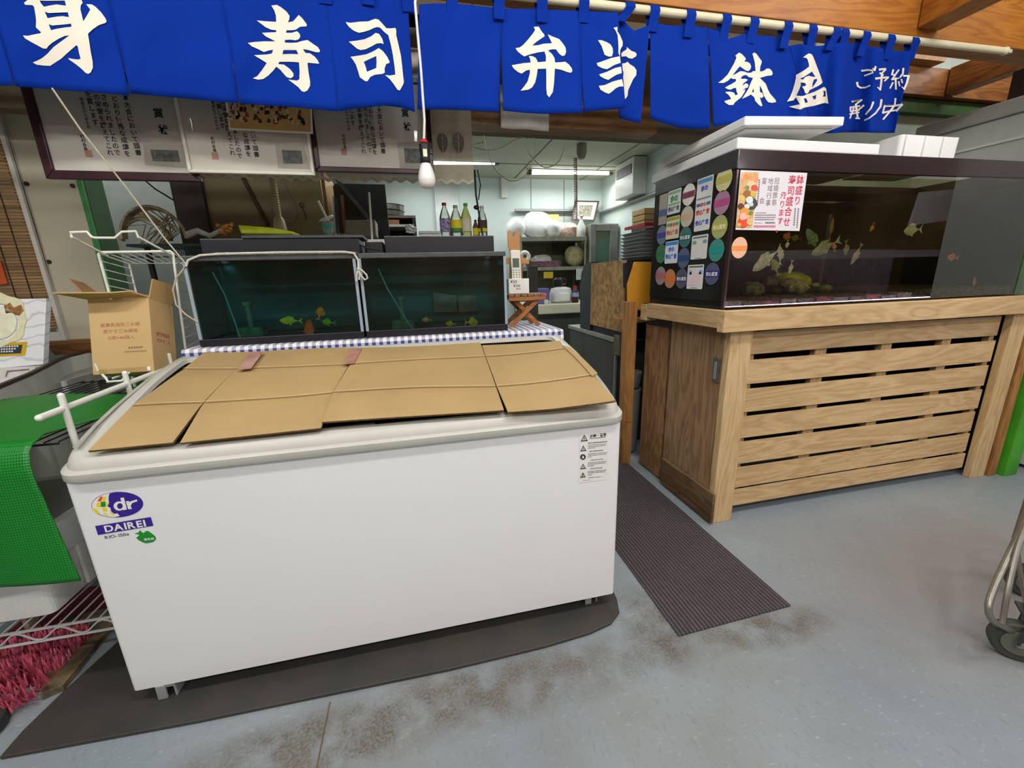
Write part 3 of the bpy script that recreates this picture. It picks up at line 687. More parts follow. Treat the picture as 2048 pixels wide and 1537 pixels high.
fish((578, 642), .76, (-1, .1, .05), .062, .024, (250, 220, 20), 'yellow fish swimming level in the left small aquarium', group=G1, col2=(120, 190, 40))
fish((640, 625), .76, (.3, .3, 1), .040, .026, (255, 150, 20), 'small orange fish tilted upright in the left small aquarium', (1, 0, 0), G1)
fish((655, 645), .77, (-1, .4, .1), .042, .022, (150, 210, 30), 'lime green fish near the right end of the left small aquarium', group=G1)
fish((617, 660), .74, (.05, .6, 1), .082, .028, (255, 110, 20), 'long orange fish standing nose up in the left small aquarium', (1, 0, 0), G1)
fish((900, 648), .76, (-1, .3, .1), .034, .018, (240, 180, 40), 'orange yellow fish near the bottom middle of the right small aquarium', group=G2)
fish((945, 645), .76, (1, .3, -.1), .046, .03, (245, 205, 30), 'yellow fish pair member nearest the stool in the right small aquarium', group=G2, col2=(170, 120, 20))
fish((852, 640), .80, (-1, .2, 0), .03, .016, (230, 170, 90), 'pale orange fish beside the filter in the right small aquarium', group=G2)
# two stone plates on edge at the back of the right aquarium
slab_m = M('slate_grey', (86, 96, 90), .8, var=.3, scale=20)
for q, lb in (([(866, 585), (912, 592), (915, 625), (868, 625)], 'grey slate tile leaning inside the right small aquarium, left of its pair'), ([(915, 592), (952, 592), (960, 622), (918, 625)], 'grey slate tile leaning inside the right small aquarium, right of its pair')):
    S('slate_tile', MB().prism([P(*k, y=.93) for k in q], (0, .008, 0)), slab_m, lb, 'tile', bevel=.002)
# rope round the left aquarium with its bow
y_ = TY0-.006
rp = [P(372, 533, y=y_), P(376, 521, y=y_), P(400, 511, y=y_-.002), P(440, 508, y=y_-.002), P(560, 505, y=y_-.002), P(690, 504, y=y_-.002), P(708, 507, y=y_-.004), P(716, 520, y=y_-.006), P(717, 536, y=y_-.008)]
mb = MB().tube(rp, .0042, 7)
for lp in ([(717, 538), (724, 541), (733, 550), (735, 557), (730, 560), (723, 553), (717, 540)], [(717, 538), (714, 548), (713, 563)], [(717, 538), (719, 550), (718, 560)]):
    mb.tube([P(*k, y=y_-.010) for k in lp], .0036, 6)
mb.ball(P(717, 538, y=y_-.010), .007)
S('rope', mb, M('white_rope', (206, 202, 190), .8, var=.1, scale=90, bump=.2), 'white rope tied along the top of the left small aquarium with a bow', 'rope', smooth=True)
tw = [P(104, 176, y=.60), P(160, 258, y=.63), P(250, 372, y=.66), P(330, 478, y=.68), P(372, 528, y=.685), P(366, 540, y=.69), P(352, 556, y=.69), P(346, 580, y=.69), P(352, 610, y=.69), P(372, 630, y=.69), P(396, 645, y=.69)]
S('twine', MB().tube(tw, .0028, 6), cord_m, 'thin tan twine slanting down across the framed certificate to the left aquarium', 'twine', smooth=True)
S('black_cable', MB().tube([P(690, 478, y=.76), P(672, 466, y=.8), P(690, 470, y=.765), P(712, 486, y=.762), P(735, 497, y=.75), P(760, 500, y=.765)], .0035, 6), black_m, 'black cable looping over the left aquarium hood to the pump box', 'cable', smooth=True)
# ================================================================== little folding stool with phone and memo block
st_m = WOOD('stool_wood', (176, 114, 54), (142, 84, 36), 'x', .5, knots=.1); st_top = WOOD('stool_top', (158, 110, 74), (126, 84, 54), 'y', .6, knots=.1)
s = T('folding_stool', 'small wooden folding stool with crossed legs on the checked cloth', 'stool', (1.40, .86, TZ+.001))
x0, x1, y0, y1, zt_ = 1.305, 1.495, .785, .945, 1.098
for i in range(6):
    xa = x0+(x1-x0)*i/6+.002; MB().box(xa, y0, zt_-.012, xa+(x1-x0)/6-.004, y1, zt_).build('slat', st_top, s, bevel=.002)
for y in (y0+.002, y1-.014): MB().box(x0+.003, y, zt_-.03, x1-.003, y+.012, zt_-.0125).build('rail', st_m, s, bevel=.001)
for y in (y0+.016, y1-.030):
    MB().bar((1.316, y+.004, TZ+.001), (1.452, y+.004, zt_-.032), .010, .020).build('leg', st_m, s, bevel=.001)
    MB().bar((1.464, y+.018, TZ+.001), (1.348, y+.018, zt_-.032), .010, .020).build('leg', st_m, s, bevel=.001)
yq = .84
mb = MB(); a = P(1018, 590, y=yq); b2 = P(1058, 557, y=yq)
memo = T('memo_box', 'white paper block with handwritten prices standing on the folding stool', 'memo box', (a.x, yq, zt_+.001))
MB().box(a.x, yq, zt_+.001, b2.x, yq+.05, b2.z).build('block', paper_m, memo, bevel=.002)
mb = MB(); mb.text('¥50', .020, P(1021, 563, y=yq-.001), (1, 0, -.05), align='l', bold=.0); mb.text('¥200', .0155, P(1027, 571.5, y=yq-.001), (1, 0, -.05), align='l', bold=.0); mb.text('100円', .009, P(1032, 578, y=yq-.001), (1, 0, -.05), align='l'); mb.build('lettering', ink_m, memo)
rab = M('tan_plywood', (186, 134, 82), .6, var=.1, scale=10)
r_ = T('rabbit_phone_stand', 'tan plywood stand with two long ears behind the white handset', 'phone stand', (1.36, .90, zt_+.001))
sc_ = lambda u, v: (1000+u*100/961, 440+v*160/1537)
poly = [(200, 620), (160, 500), (150, 330), (150, 230), (185, 190), (225, 240), (255, 320), (285, 300), (310, 210), (345, 185), (380, 225), (382, 400), (385, 560), (410, 700), (560, 780), (560, 850), (420, 840), (420, 1420), (180, 1420), (190, 850), (100, 840), (100, 740), (200, 720)]
MB().prism([P(*sc_(*q), y=.895) for q in poly], (0, .010, 0)).build('rabbit_shape', rab, r_, bevel=.001)
ph = T('cordless_handset', 'white cordless phone handset standing upright on the folding stool', 'phone', (1.35, .87, zt_+.001))
ph_p = [(200, 600), (225, 580), (360, 578), (392, 595), (412, 1140), (235, 1150)]
MB().prism([P(*sc_(*q), y=.868) for q in ph_p], (0, .02, 0)).build('body', M('handset_white', (226, 222, 208), .35, var=.02), ph, bevel=.004)
MB().prism([P(*sc_(*q), y=.867) for q in [(240, 738), (365, 738), (372, 915), (245, 915)]], (0, .002, 0)).build('screen', M('lcd_green', (96, 108, 92), .3), ph)
mb = MB()
for j in range(4):
    for i in range(3): c = P(*sc_(262+i*52+j*3, 965+j*45), y=.8665); mb.box(c.x-.0035, .8665, c.z-.002, c.x+.0035, .869, c.z+.002)
mb.build('keypad', M('key_grey', (120, 126, 128), .5), ph)
# ================================================================== noren curtains
NY = .62
navy, nt, b = newmat('noren_cotton'); N = nt.nodes.new; K = nt.links.new
tc = N('ShaderNodeTexCoord'); nz = N('ShaderNodeTexNoise'); nz.inputs['Scale'].default_value = 240; K(tc.outputs['Object'], nz.inputs[0])
n2 = N('ShaderNodeTexNoise'); n2.inputs['Scale'].default_value = 4; K(tc.outputs['Object'], n2.inputs[0])
mx = N('ShaderNodeMix'); mx.data_type = 'RGBA'; mx.inputs[6].default_value = L(0, 40, 136); mx.inputs[7].default_value = L(2, 48, 148); K(n2.outputs[0], mx.inputs[0])
K(mx.outputs[2], b.inputs['Base Color']); b.inputs['Roughness'].default_value = .85; b.inputs['Specular IOR Level'].default_value = .12
bp_ = N('ShaderNodeBump'); bp_.inputs['Strength'].default_value = .1; bp_.inputs['Distance'].default_value = .001; K(nz.outputs[0], bp_.inputs['Height']); K(bp_.outputs[0], b.inputs['Normal'])
cream = M('noren_white', (232, 224, 206), .85, var=.03, scale=10)
def cloth(fold, off=0.0):
    def f(u, v):
        return P(u, v, y=NY+fold(u, v)+off)
    return f
def lerp_edge(e, t):
    n = len(e)-1; i = min(int(t*n), n-1); q = t*n-i
    return (e[i][0]+(e[i+1][0]-e[i][0])*q, e[i][1]+(e[i+1][1]-e[i][1])*q)
def panel(root, top, bot, fold, nu=22, nv=16):
    f = cloth(fold)
    def pt(s, t):
        a, c = lerp_edge(top, s), lerp_edge(bot, s)
        return f(a[0]+(c[0]-a[0])*t, a[1]+(c[1]-a[1])*t)
    return MB().grid(pt, nu, nv).build('panel', navy, root, smooth=True, thick=.0016)
f0 = lambda u, v: (.012*math.sin(u/38)+.006*math.sin(u/17+v/60)+.003*math.sin(v/21+u/90))*min(1, max(.15, (v+60)/200))
fR = lambda u, v: (.012*math.sin(u/26)+.006*math.sin(v/33))*min(1, max(.2, (v-40)/120))
def fFold(u, v):
    k = min(1, max(0, (u-1560)/60))*min(1, max(0, (1835-u)/70)); s = (v-80)/200
    return .046*k*math.sin((u-1560+s*16)/11.5)*min(1, .35+.6*abs(s)) + .01*math.sin(u/30)
nl = T('noren_curtain', 'blue noren curtain with large white brush characters, left part above the freezer', 'noren curtain', (.2, NY, 1.78))
nr = T('noren_curtain', 'blue noren curtain with small white lettering at its right end over the big tank', 'noren curtain', (2.2, NY, 1.78))
def topv(u): return P(u, 100, y=NY) and 0
ztop = 2.128
def pxtop(u):
    lo, hi = -420, 120
    for _ in range(40):
        m_ = (lo+hi)/2
        if P(u, m_, y=NY).z > ztop: lo = m_
        else: hi = m_
    return lo
# cloth tops out of the frame on the left follow the rail; edges lean with the lens only because they hang straight
def hang(u, v):
    # pixel of the point straight above (u, v) at the cloth's top
    p = P(u, v, y=NY); d = Vector((p.x, NY, ztop))-CAM
    return (CX+F*d.dot(CR)/d.dot(CF), CY-F*d.dot(CU)/d.dot(CF))
botL = [(-190, 168), (30, 171), (33, 174), (150, 183), (260, 191), (262, 188), (370, 196), (478, 206), (481, 206), (580, 213), (678, 224), (681, 221), (760, 211), (829, 224)]
for seg in ([(-190, 165), (-80, 170), (29, 171)], [(32, 173), (140, 181), (259, 191)], [(261, 187), (370, 197), (478, 207)], [(480, 207), (580, 214), (678, 223)], [(679, 223), (702, 218), (766, 211), (800, 215), (830, 224)]):
    tops = [hang(*q) for q in seg]; tops[0] = (tops[0][0]-2.5, tops[0][1]); tops[-1] = (tops[-1][0]+2.5, tops[-1][1])
    panel(nl, tops, seg, f0)
panel(nr, [(838, 9), (870, 7), (921, 8), (1003, 17)], [(835, 219), (880, 219), (940, 221), (998, 224)], f0)
panel(nr, [(1000, 17), (1066, 18), (1112, 20), (1161, 22)], [(1006, 221), (1050, 226), (1090, 228), (1164, 226)], f0)
fA = lambda u, v: -.030*min(1, max(0, (u-1166)/70))
fB = lambda u, v: .020-.035*min(1, max(0, (u-1240)/60))
panel(nr, [(1157, 22), (1180, 23), (1210, 24), (1236, 25)], [(1167, 224), (1200, 221), (1225, 219), (1251, 215)], fA)
panel(nr, [(1228, 26), (1248, 42), (1268, 62), (1300, 50)], [(1238, 236), (1252, 240), (1266, 244), (1281, 246)], fB)
panel(nr, [(1300, 50), (1314, 47), (1347, 52), (1380, 51), (1416, 56)], [(1301, 237), (1329, 247), (1361, 256), (1390, 258), (1420, 258)], fR)
panel(nr, [(1416, 56), (1436, 62), (1454, 79), (1485, 69), (1520, 71), (1548, 73), (1578, 92)], [(1427, 254), (1460, 248), (1490, 258), (1530, 262), (1560, 262), (1600, 262), (1625, 264)], fFold, 40)
panel(nr, [(1578, 92), (1600, 88), (1622, 92), (1640, 92), (1662, 88), (1690, 84), (1720, 90), (1770, 98), (1800, 103), (1826, 101)], [(1626, 264), (1640, 266), (1655, 267), (1672, 266), (1690, 265), (1706, 265), (1728, 265), (1755, 266), (1775, 266), (1789, 266)], fFold, 70, 22)
# loops over the rail
RZ = lambda x: 2.169+.004*(x-1)
def loop(root, u, ub=None, cv=None):
    ub = u if ub is None else ub
    a = P(u, 40, y=NY)
    # straight loop at the x of the rail seen at this column
    lo, hi = -420, 140
    for _ in range(40):
        m_ = (lo+hi)/2; p_ = P(u, m_, y=NY)
        if p_.z > 2.172: lo = m_
        else: hi = m_
    x = P(u, lo, y=NY).x; vb = (cv if cv is not None else 0)
    pb = P(ub, vb, y=NY) if cv is not None else Vector((x, NY, ztop-.04))
    w_ = .020; zz = 2.172
    mb = MB(); prf = [(NY-.006, pb.z, pb.x), (NY-.010, (pb.z+zz)/2, (pb.x+x)/2), (NY-.020, zz, x), (NY-.012, zz+.018, x), (NY, zz+.0225, x), (NY+.012, zz+.018, x), (NY+.020, zz, x), (NY+.010, (pb.z+zz)/2, (pb.x+x)/2), (NY+.006, pb.z, pb.x)]
    vs = []
    for y, z, xx in prf: vs += [(xx-w_, y, z), (xx+w_, y, z)]
    mb.add(vs, [(2*i, 2*i+1, 2*i+3, 2*i+2) for i in range(len(prf)-1)])
    return mb.build('loop', navy, root, thick=.002)
for x in (-.9, -.72, -.54, -.36, -.18, 0, .18, .36): loop(nl, *[(lambda d: CX+F*d.dot(CR)/d.dot(CF))(Vector((x, NY, 2.172))-CAM)])
for u, ub, cv in ((652, 652, 10), (737, 737, 12), (812, 818, 26)): loop(nl, u, ub, cv)
for u, ub, cv in ((903, 905, 30), (997, 998, 40), (1082, 1083, 46), (1165, 1166, 47), (1257, 1240, 44), (1306, 1303, 65), (1378, 1374, 76), (1449, 1443, 90), (1504, 1498, 88), (1571, 1564, 98), (1620, 1617, 100), (1668, 1655, 102), (1684, 1680, 110), (1727, 1717, 114), (1776, 1770, 120), (1824, 1818, 120)): loop(nr, u, ub, cv)
# the rail
t = T('curtain_rail', 'cream painted rail under the front beam carrying the blue noren curtains', 'rail', (1.2, NY, 2.17))
MB().cyl((-2.6, NY, 2.158), (3.80, NY, 2.186), .0145, n=16).build('rod', M('rail_cream', (222, 212, 178), .4, var=.04), t, smooth=True)
MB().ball((3.80, NY, 2.186), .018).build('end_cap', M('rail_cream', (222, 212, 178), .4), t, smooth=True)
for x in (3.83, 1.5, -.9): MB().bar((x, NY+.005, 2.192), (x+.02, NY+.06, 2.216), .03, .008).box(x-.015, NY-.004, 2.18, x+.015, NY+.018, 2.196).build('bracket', M('bracket_grey', (206, 204, 196), .4), t, bevel=.002)
# painted characters: outlines in the local frame of each character's square
def ch(root, name, polys, holes, org, k, fold, step=34):
    g = cloth(fold, -.0032)
    return inked(polys, holes, lambda a, c: g(org[0]+a*k, org[1]+c*k), step).build(name, cream, root)
mi = [(75,55),(100,92),(240,100),(270,130),(300,300),(310,400),(305,520),(330,550),(405,620),(390,640),(280,660),(150,690),(55,680),(100,740),(220,810),(340,875),(440,930),(510,935),(550,880),(620,820),(750,740),(860,690),(950,680),(800,790),(650,900),(520,1040),(420,1120),(320,1170),(245,1200),(320,1245),(450,1260),(580,1265),(680,1200),(800,1120),(920,1010),(1080,870),(1110,890),(1130,1000),(1165,1130),(1120,1145),(1020,1135),(925,1115),(950,1150),(1080,1240),(1180,1320),(1260,1400),(1310,1420),(1360,1390),(1400,1300),(1395,1180),(1360,1000),(1330,800),(1305,650),(1400,560),(1520,480),(1640,440),(1665,410),(1640,350),(1560,240),(1450,130),(1380,85),(1270,80),(1350,180),(1320,240),(1260,340),(1215,410),(1190,300),(1160,180),(1165,110),(1205,50),(1170,-20),(1170,-80),(1080,-120),(740,-110),(790,-240),(650,-300),(590,-110),(320,-90),(170,-20)]
ch(nl, 'character_body', [mi], [[(380,10),(500,15),(860,10),(885,110),(700,85),(550,110),(460,130),(400,60)], [(475,225),(550,250),(920,235),(940,330),(820,310),(700,320),(530,350)], [(550,465),(620,490),(800,475),(980,455),(990,515),(850,530),(700,555),(595,580)]], (40, 0), 200/1921, f0, 60)
kotobuki = [(405,85),(490,75),(560,115),(640,180),(685,245),(680,295),(660,345),(735,330),(780,285),(825,230),(880,280),(950,375),(945,405),(850,410),(780,455),(720,465),(640,465),(630,505),(720,505),(800,480),(840,520),(850,560),(830,600),(780,620),(700,610),(615,615),(610,655),(700,660),(800,655),(880,630),(960,615),(1040,670),(1120,725),(1155,780),(1140,805),(1080,800),(980,770),(890,755),(930,815),(1000,820),(1070,870),(1120,930),(1140,980),(1080,975),(960,965),(975,1100),(1000,1250),(1000,1320),(960,1390),(910,1415),(870,1400),(820,1340),(740,1280),(665,1225),(720,1230),(800,1240),(835,1220),(840,1100),(830,960),(700,950),(530,950),(510,985),(600,995),(690,1060),(745,1130),(745,1175),(700,1205),(640,1185),(590,1130),(540,1070),(480,1025),(430,1090),(360,1160),(280,1215),(200,1225),(120,1205),(190,1170),(260,1080),(335,970),(240,910),(140,850),(220,845),(320,840),(410,825),(435,765),(370,775),(290,800),(200,755),(100,710),(45,660),(150,645),(300,635),(470,635),(400,600),(320,560),(260,505),(360,500),(480,495),(480,465),(400,455),(320,420),(240,360),(180,315),(300,325),(480,335),(475,240),(450,160)]
ch(nl, 'character_kotobuki', [kotobuki], [[(590,770),(790,770),(820,835),(700,830),(575,835)]], (490, 0), 160/1230, f0, 46)
ch(nl, 'character_tsukasa', [[(95,205),(180,220),(330,200),(480,195),(600,150),(660,165),(720,230),(790,310),(860,315),(945,305),(960,340),(960,430),(1000,600),(1040,780),(1060,950),(1075,1100),(1090,1230),(1075,1280),(1020,1375),(980,1360),(920,1270),(860,1190),(770,1110),(850,1120),(945,1105),(930,950),(900,750),(870,600),(825,430),(750,370),(690,305),(640,290),(580,305),(500,345),(400,375),(320,390),(230,350),(150,285)],
   [(150,540),(280,525),(420,500),(530,450),(610,390),(670,410),(720,490),(745,580),(690,565),(620,575),(540,620),(440,670),(350,685),(290,660),(220,600)],
   [(180,800),(320,780),(460,755),(580,700),(660,650),(730,700),(800,790),(850,890),(830,910),(790,920),(760,1000),(765,1070),(730,1090),(600,1105),(520,1140),(470,1215),(430,1215),(340,1150),(310,1050),(270,930),(220,850)]],
   [[(405,885),(500,840),(620,785),(625,880),(620,990),(540,1025),(460,1055),(435,960)]], (680, 20), 160/1366, f0, 50)
ch(nr, 'character_ben', [[(520,125),(610,120),(650,190),(710,265),(715,295),(640,345),(560,400),(490,465),(600,455),(700,430),(850,420),(820,360),(775,260),(860,300),(980,345),(1050,430),(1095,500),(1105,580),(1080,640),(1030,650),(980,610),(920,530),(850,530),(775,550),(850,615),(895,690),(905,770),(1000,765),(1090,755),(1150,800),(1205,870),(1220,920),(1190,955),(1120,940),(1030,905),(900,880),(895,1000),(885,1150),(865,1300),(800,1400),(760,1350),(748,1250),(748,1050),(745,880),(590,885),(575,1000),(545,1130),(490,1220),(420,1260),(280,1280),(340,1210),(410,1110),(450,960),(450,900),(380,915),(300,970),(240,945),(160,880),(120,820),(220,800),(340,780),(465,770),(455,710),(430,650),(500,655),(560,690),(595,765),(740,750),(740,650),(715,570),(600,585),(480,615),(410,635),(350,660),(290,620),(230,570),(190,510),(270,495),(330,450),(420,350),(500,250),(545,180)]], [], (1010, 40), 150/1356, f0, 50)
kt = 120/1085
ch(nr, 'character_to', [[(145,365),(210,365),(300,400),(370,440),(410,510),(415,590),(395,660),(330,660),(265,630),(240,560),(210,470)], [(425,140),(495,125),(495,205),(540,270),(590,390),(590,460),(545,540),(540,655),(515,600),(515,450),(500,280),(470,200)], [(120,780),(200,755),(380,690),(540,655),(555,775),(430,820),(310,890),(230,875),(140,830)], [(165,985),(300,940),(450,870),(560,845),(575,960),(480,990),(380,1050),(330,1085),(260,1060),(190,1020)], [(160,1190),(260,1180),(420,1110),(580,1070),(605,1200),(530,1205),(460,1240),(380,1310),(340,1335),(270,1310),(190,1260)]], [], (1180, 40), kt, fA, 40)
ch(nr, 'character_to', [[(545,625),(600,570),(665,530),(665,490),(690,510),(750,560),(820,585),(845,620),(830,660),(760,700),(700,690),(650,655),(570,665)], [(565,790),(640,780),(680,755),(720,800),(800,850),(840,910),(835,1000),(780,1070),(740,1160),(690,1270),(680,1370),(640,1430),(620,1400),(605,1250),(590,1060),(605,1000),(605,930),(575,900)]], [], (1180, 40), kt, fB, 40)
k6 = 130/1537
ch(nr, 'character_hachi', [[(480,195),(570,120),(640,160),(730,260),(715,300),(690,335),(760,340),(830,380),(855,450),(840,510),(790,560),(730,545),(650,490),(590,445),(540,500),(460,600),(410,660),(500,620),(600,560),(700,570),(760,600),(850,600),(900,560),(960,555),(940,350),(910,230),(885,150),(930,120),(980,150),(1050,250),(1105,320),(1100,370),(1070,450),(1060,570),(1150,555),(1220,500),(1290,500),(1350,560),(1365,620),(1340,660),(1230,670),(1060,720),(1130,790),(1200,860),(1250,990),(1300,1090),(1370,1170),(1430,1240),(1445,1290),(1350,1310),(1260,1295),(1200,1220),(1150,1120),(1110,990),(1060,890),(1060,1050),(1120,1080),(1150,1160),(1100,1195),(1060,1170),(1080,1250),(1120,1370),(1090,1395),(1020,1340),(950,1260),(930,1180),(850,1110),(820,1130),(720,1180),(640,1215),(700,1120),(790,980),(840,850),(900,720),(800,700),(740,650),(680,660),(620,700),(620,745),(720,740),(780,765),(720,810),(670,850),(650,910),(720,850),(770,860),(790,900),(770,950),(720,960),(640,1030),(720,990),(700,1050),(620,1180),(540,1240),(470,1300),(430,1360),(330,1360),(250,1310),(220,1270),(300,1245),(380,1220),(370,1190),(320,1120),(240,1060),(300,1045),(380,1050),(450,1070),(480,1130),(520,1120),(540,1110),(510,1040),(500,960),(440,960),(370,1000),(300,985),(235,950),(320,900),(400,860),(495,800),(495,745),(420,745),(380,720),(300,790),(200,840),(75,835),(180,760),(300,640),(380,500),(450,380),(510,230)]], [[(910,960),(920,1060),(870,1060)]], (1430, 95), k6, fFold, 50)
ch(nr, 'character_mori', [[(545,240),(600,190),(680,140),(750,160),(790,230),(840,360),(900,520),(960,680),(1005,820),(980,860),(900,910),(800,960),(700,1010),(670,1070),(640,1095),(590,1070),(570,990),(520,930),(600,910),(620,880),(590,840),(490,830),(490,900),(450,1000),(400,1110),(385,1145),(640,1110),(780,1060),(950,980),(1040,930),(1090,970),(1110,1100),(1145,1330),(1060,1310),(960,1335),(800,1380),(640,1410),(480,1470),(400,1450),(210,1400),(350,1370),(470,1345),(400,1220),(380,1180),(320,1250),(165,1280),(240,1170),(300,1020),(350,850),(375,730),(380,650),(470,600),(600,520),(690,450),(680,370),(650,280),(620,245)]], [[(470,740),(560,700),(650,640),(760,570),(800,640),(840,700),(760,690),(680,670),(600,700),(540,765)], [(870,740),(880,780),(800,900),(760,950),(770,850),(800,760)], [(560,1210),(620,1200),(660,1290),(600,1320)], [(760,1160),(855,1120),(845,1220),(800,1230)], [(1020,1030),(1080,1030),(1080,1160),(1010,1165),(1040,1100)]], (1560, 95), k6, fFold, 50)
small = [([(480,235),(600,220),(700,230)],45),([(700,230),(720,280),(640,310),(540,345)],40),([(375,500),(390,570),(450,610),(560,605),(660,560)],55),([(725,185),(745,230)],28),([(780,150),(760,230)],45),
 ([(870,210),(1000,195)],52),([(1000,210),(920,290)],42),([(880,290),(950,330)],42),([(790,410),(930,390),(1060,380)],52),([(1060,380),(980,460)],40),([(920,330),(905,500),(885,650)],52),([(885,660),(830,600)],35),
 ([(1170,220),(1140,320)],45),([(1290,220),(1210,330),(1140,430)],42),([(1140,320),(1220,330)],36),([(1140,430),(1290,400)],36),([(1220,400),(1230,640)],50),([(1160,500),(1100,620)],38),([(1290,480),(1310,570)],42),([(1390,190),(1380,300),(1320,380)],50),([(1400,350),(1510,350)],46),([(1510,350),(1470,500),(1410,640)],52),([(1350,430),(1370,500)],40),([(1410,640),(1360,590)],28),
 ([(270,910),(480,880)],45),([(480,880),(350,970)],38),([(350,980),(390,1280)],55),([(230,1040),(430,1010)],40),([(230,1040),(230,1120)],42),([(230,1130),(420,1100)],36),([(220,1190),(420,1150)],36),([(300,1060),(220,1280)],40),([(520,1000),(420,1080)],48),([(350,1280),(430,1285)],42),
 ([(730,930),(680,1060),(570,1190)],48),([(910,880),(890,1020),(780,1170),(640,1280),(540,1325)],55),([(1220,850),(1200,1000),(1080,1150),(950,1300)],48),([(980,1010),(1180,1010),(1350,980)],48),([(980,1010),(940,1160)],42),([(940,1160),(1100,1120),(1240,1100)],46),([(1360,980),(1240,1120)],58)]
ch(nr, 'small_lettering', [stroke(p_, w_*1.15, w_*.95 if len(p_) < 5 else w_*.6) for p_, w_ in small], [], (1680, 120), 160/1757, fFold, 24)
# ================================================================== hanging bulb
bl = T('hanging_bulb', 'white bulb in a black socket hanging on a white cord before the noren', 'bulb', P(855, 375, y=.50))
c = P(855, 378, y=.50); c.z += .0285; top = P(852, 270, y=.50)
R_ = .030
prof = [(.001, -.0285), (.012, -.0272), (.021, -.0225), (.0265, -.0145), (.0292, -.006), (.0298, .0)]
MB().lathe(prof, (c.x, c.y, c.z), 28).build('globe', M('bulb_globe', (226, 222, 218), .4, var=0), bl, smooth=True)
MB().lathe([(.0302, 0), (.0300, .003), (.0280, .018), (.0235, .036), (.0180, .049), (.0155, .055)], (c.x, c.y, c.z), 28).build('bulb_body', M('bulb_body', (222, 220, 216), .35, var=0), bl, smooth=True)
sk = MB().lathe([(.0165, .0), (.0185, .004), (.0185, .016), (.0168, .018), (.0168, .038), (.0185, .040), (.0185, .060), (.013, .066)], (c.x, c.y, c.z+.054), 24).build('socket', black_m, bl, smooth=True)
MB().box(c.x-.007, c.y-.020, c.z+.072, c.x+.007, c.y-.0165, c.z+.096).build('rating_label', M('label_cream', (216, 212, 190), .6), sk)
MB().cyl((c.x+.017, c.y, c.z+.088), (c.x+.027, c.y, c.z+.088), .004, n=10).build('switch_key', black_m, sk)
MB().lathe([(.012, .0), (.014, .003), (.012, .009), (.005, .014)], (c.x, c.y, c.z+.119), 18).build('strain_relief', M('red_plastic', (196, 40, 44), .4), bl, smooth=True)
tp = Vector((c.x, c.y, c.z+.131))
MB().tube([tp, P(849, 240, y=.502), P(846, 200, y=.505), P(842, 140, y=.51), P(836, 75, y=.515), P(830, 5, y=.52), (.977, .54, 2.12), (.965, .59, 2.24), (.955, .643, 2.34)], .0042, 8).build('cord', M('white_cord', (224, 220, 214), .5), bl, smooth=True)
# ================================================================== framed certificates behind the noren
cfr = M('frame_maroon', (58, 30, 34), .3, var=.15, scale=20); cwh = M('frame_white', (206, 202, 188), .35, var=.04); cert_m = M('certificate_paper', (204, 200, 188), .6, var=.03, scale=4)
fglass = GLASS('picture_glass', (1, 1, 1), .55)
brush_m = M('brush_ink', (46, 46, 44), .7, var=0); seal_red = M('seal_red', (204, 150, 140), .7, var=.2)
def certificate(label, x0, x1, z0, h, y, rail, m_, wires=True):
    t = T('framed_certificate', label, 'framed certificate', ((x0+x1)/2, y, z0))
    z1 = z0+h
    for q in ([(x0, z0), (x1, z0), (x1-rail, z0+rail), (x0+rail, z0+rail)], [(x1, z0), (x1, z1), (x1-rail, z1-rail), (x1-rail, z0+rail)], [(x1, z1), (x0, z1), (x0+rail, z1-rail), (x1-rail, z1-rail)], [(x0, z1), (x0, z0), (x0+rail, z0+rail), (x0+rail, z1-rail)]):
        MB().prism([(a, y-.011, c) for a, c in q], (0, .02, 0)).build('frame_rail', m_, t, bevel=.003)
    MB().box(x0+rail*.8, y-.001, z0+rail*.8, x1-rail*.8, y+.002, z1-rail*.8).build('sheet', cert_m, t)
    MB().quad((x0+rail, y-.006, z0+rail), (x1-rail, y-.006, z0+rail), (x1-rail, y-.006, z1-rail), (x0+rail, y-.006, z1-rail)).build('glass', fglass, t)
    mb = MB()
    for x in (x0+.1, x1-.1): mb.tube([(x, y+.006, z1-.01), (x, .785, 2.23)], .0015, 5)
    mb.build('hanging_wire', grey_m, t)
    return t
def columns(t, y, cols, title=None):
    mb = MB()
    for (u, v), s_, txt in cols:
        p = P(u, v, y=y); mb.text(txt, s_, (p.x, y, p.z+s_*1.05*len(txt)), vertical=True, bold=.012)
    for (u, v), s_, txt in (title or []):
        p = P(u, v, y=y); mb.text(txt, s_, (p.x, y, p.z+s_*.45), vertical=True, bold=.02)
    mb.build('lettering', brush_m, t)
def seal(t, y, u, v):
    p = P(u, v, y=y); MB().box(p.x-.011, y, p.z-.012, p.x+.011, y+.0006, p.z+.012).build('seal', seal_red, t)
def snapshot(t, y, q, dark):
    c = [P(*k, y=y) for k in q]; o = MB().quad(*[tuple(k) for k in c]).build('photo_print', M('photo_grey', (176, 170, 156), .5, var=.1), t)
    m_ = MB(); a, b2 = c[0].lerp(c[1], .2).lerp(c[3].lerp(c[2], .2), .2), c[0].lerp(c[1], .85).lerp(c[3].lerp(c[2], .85), .75)
    MB().box(a.x, y-.0008, min(a.z, b2.z), b2.x, y-.0002, max(a.z, b2.z)).build('picture_area', M('photo_dark', (104, 104, 100), .5, var=.6, scale=60, col2=(60, 60, 58)), o)
tx = ['は本大会において頭書', 'とおり優秀な成績を', 'おさめられましたので', 'この栄誉を讃えてこれ', 'を賞します']
Y = .85
t = certificate('maroon framed certificate, left one of the row below the noren', P(95, 354, y=Y).x, P(405, 366, y=Y).x, 1.572, .36, Y, .030, cfr)
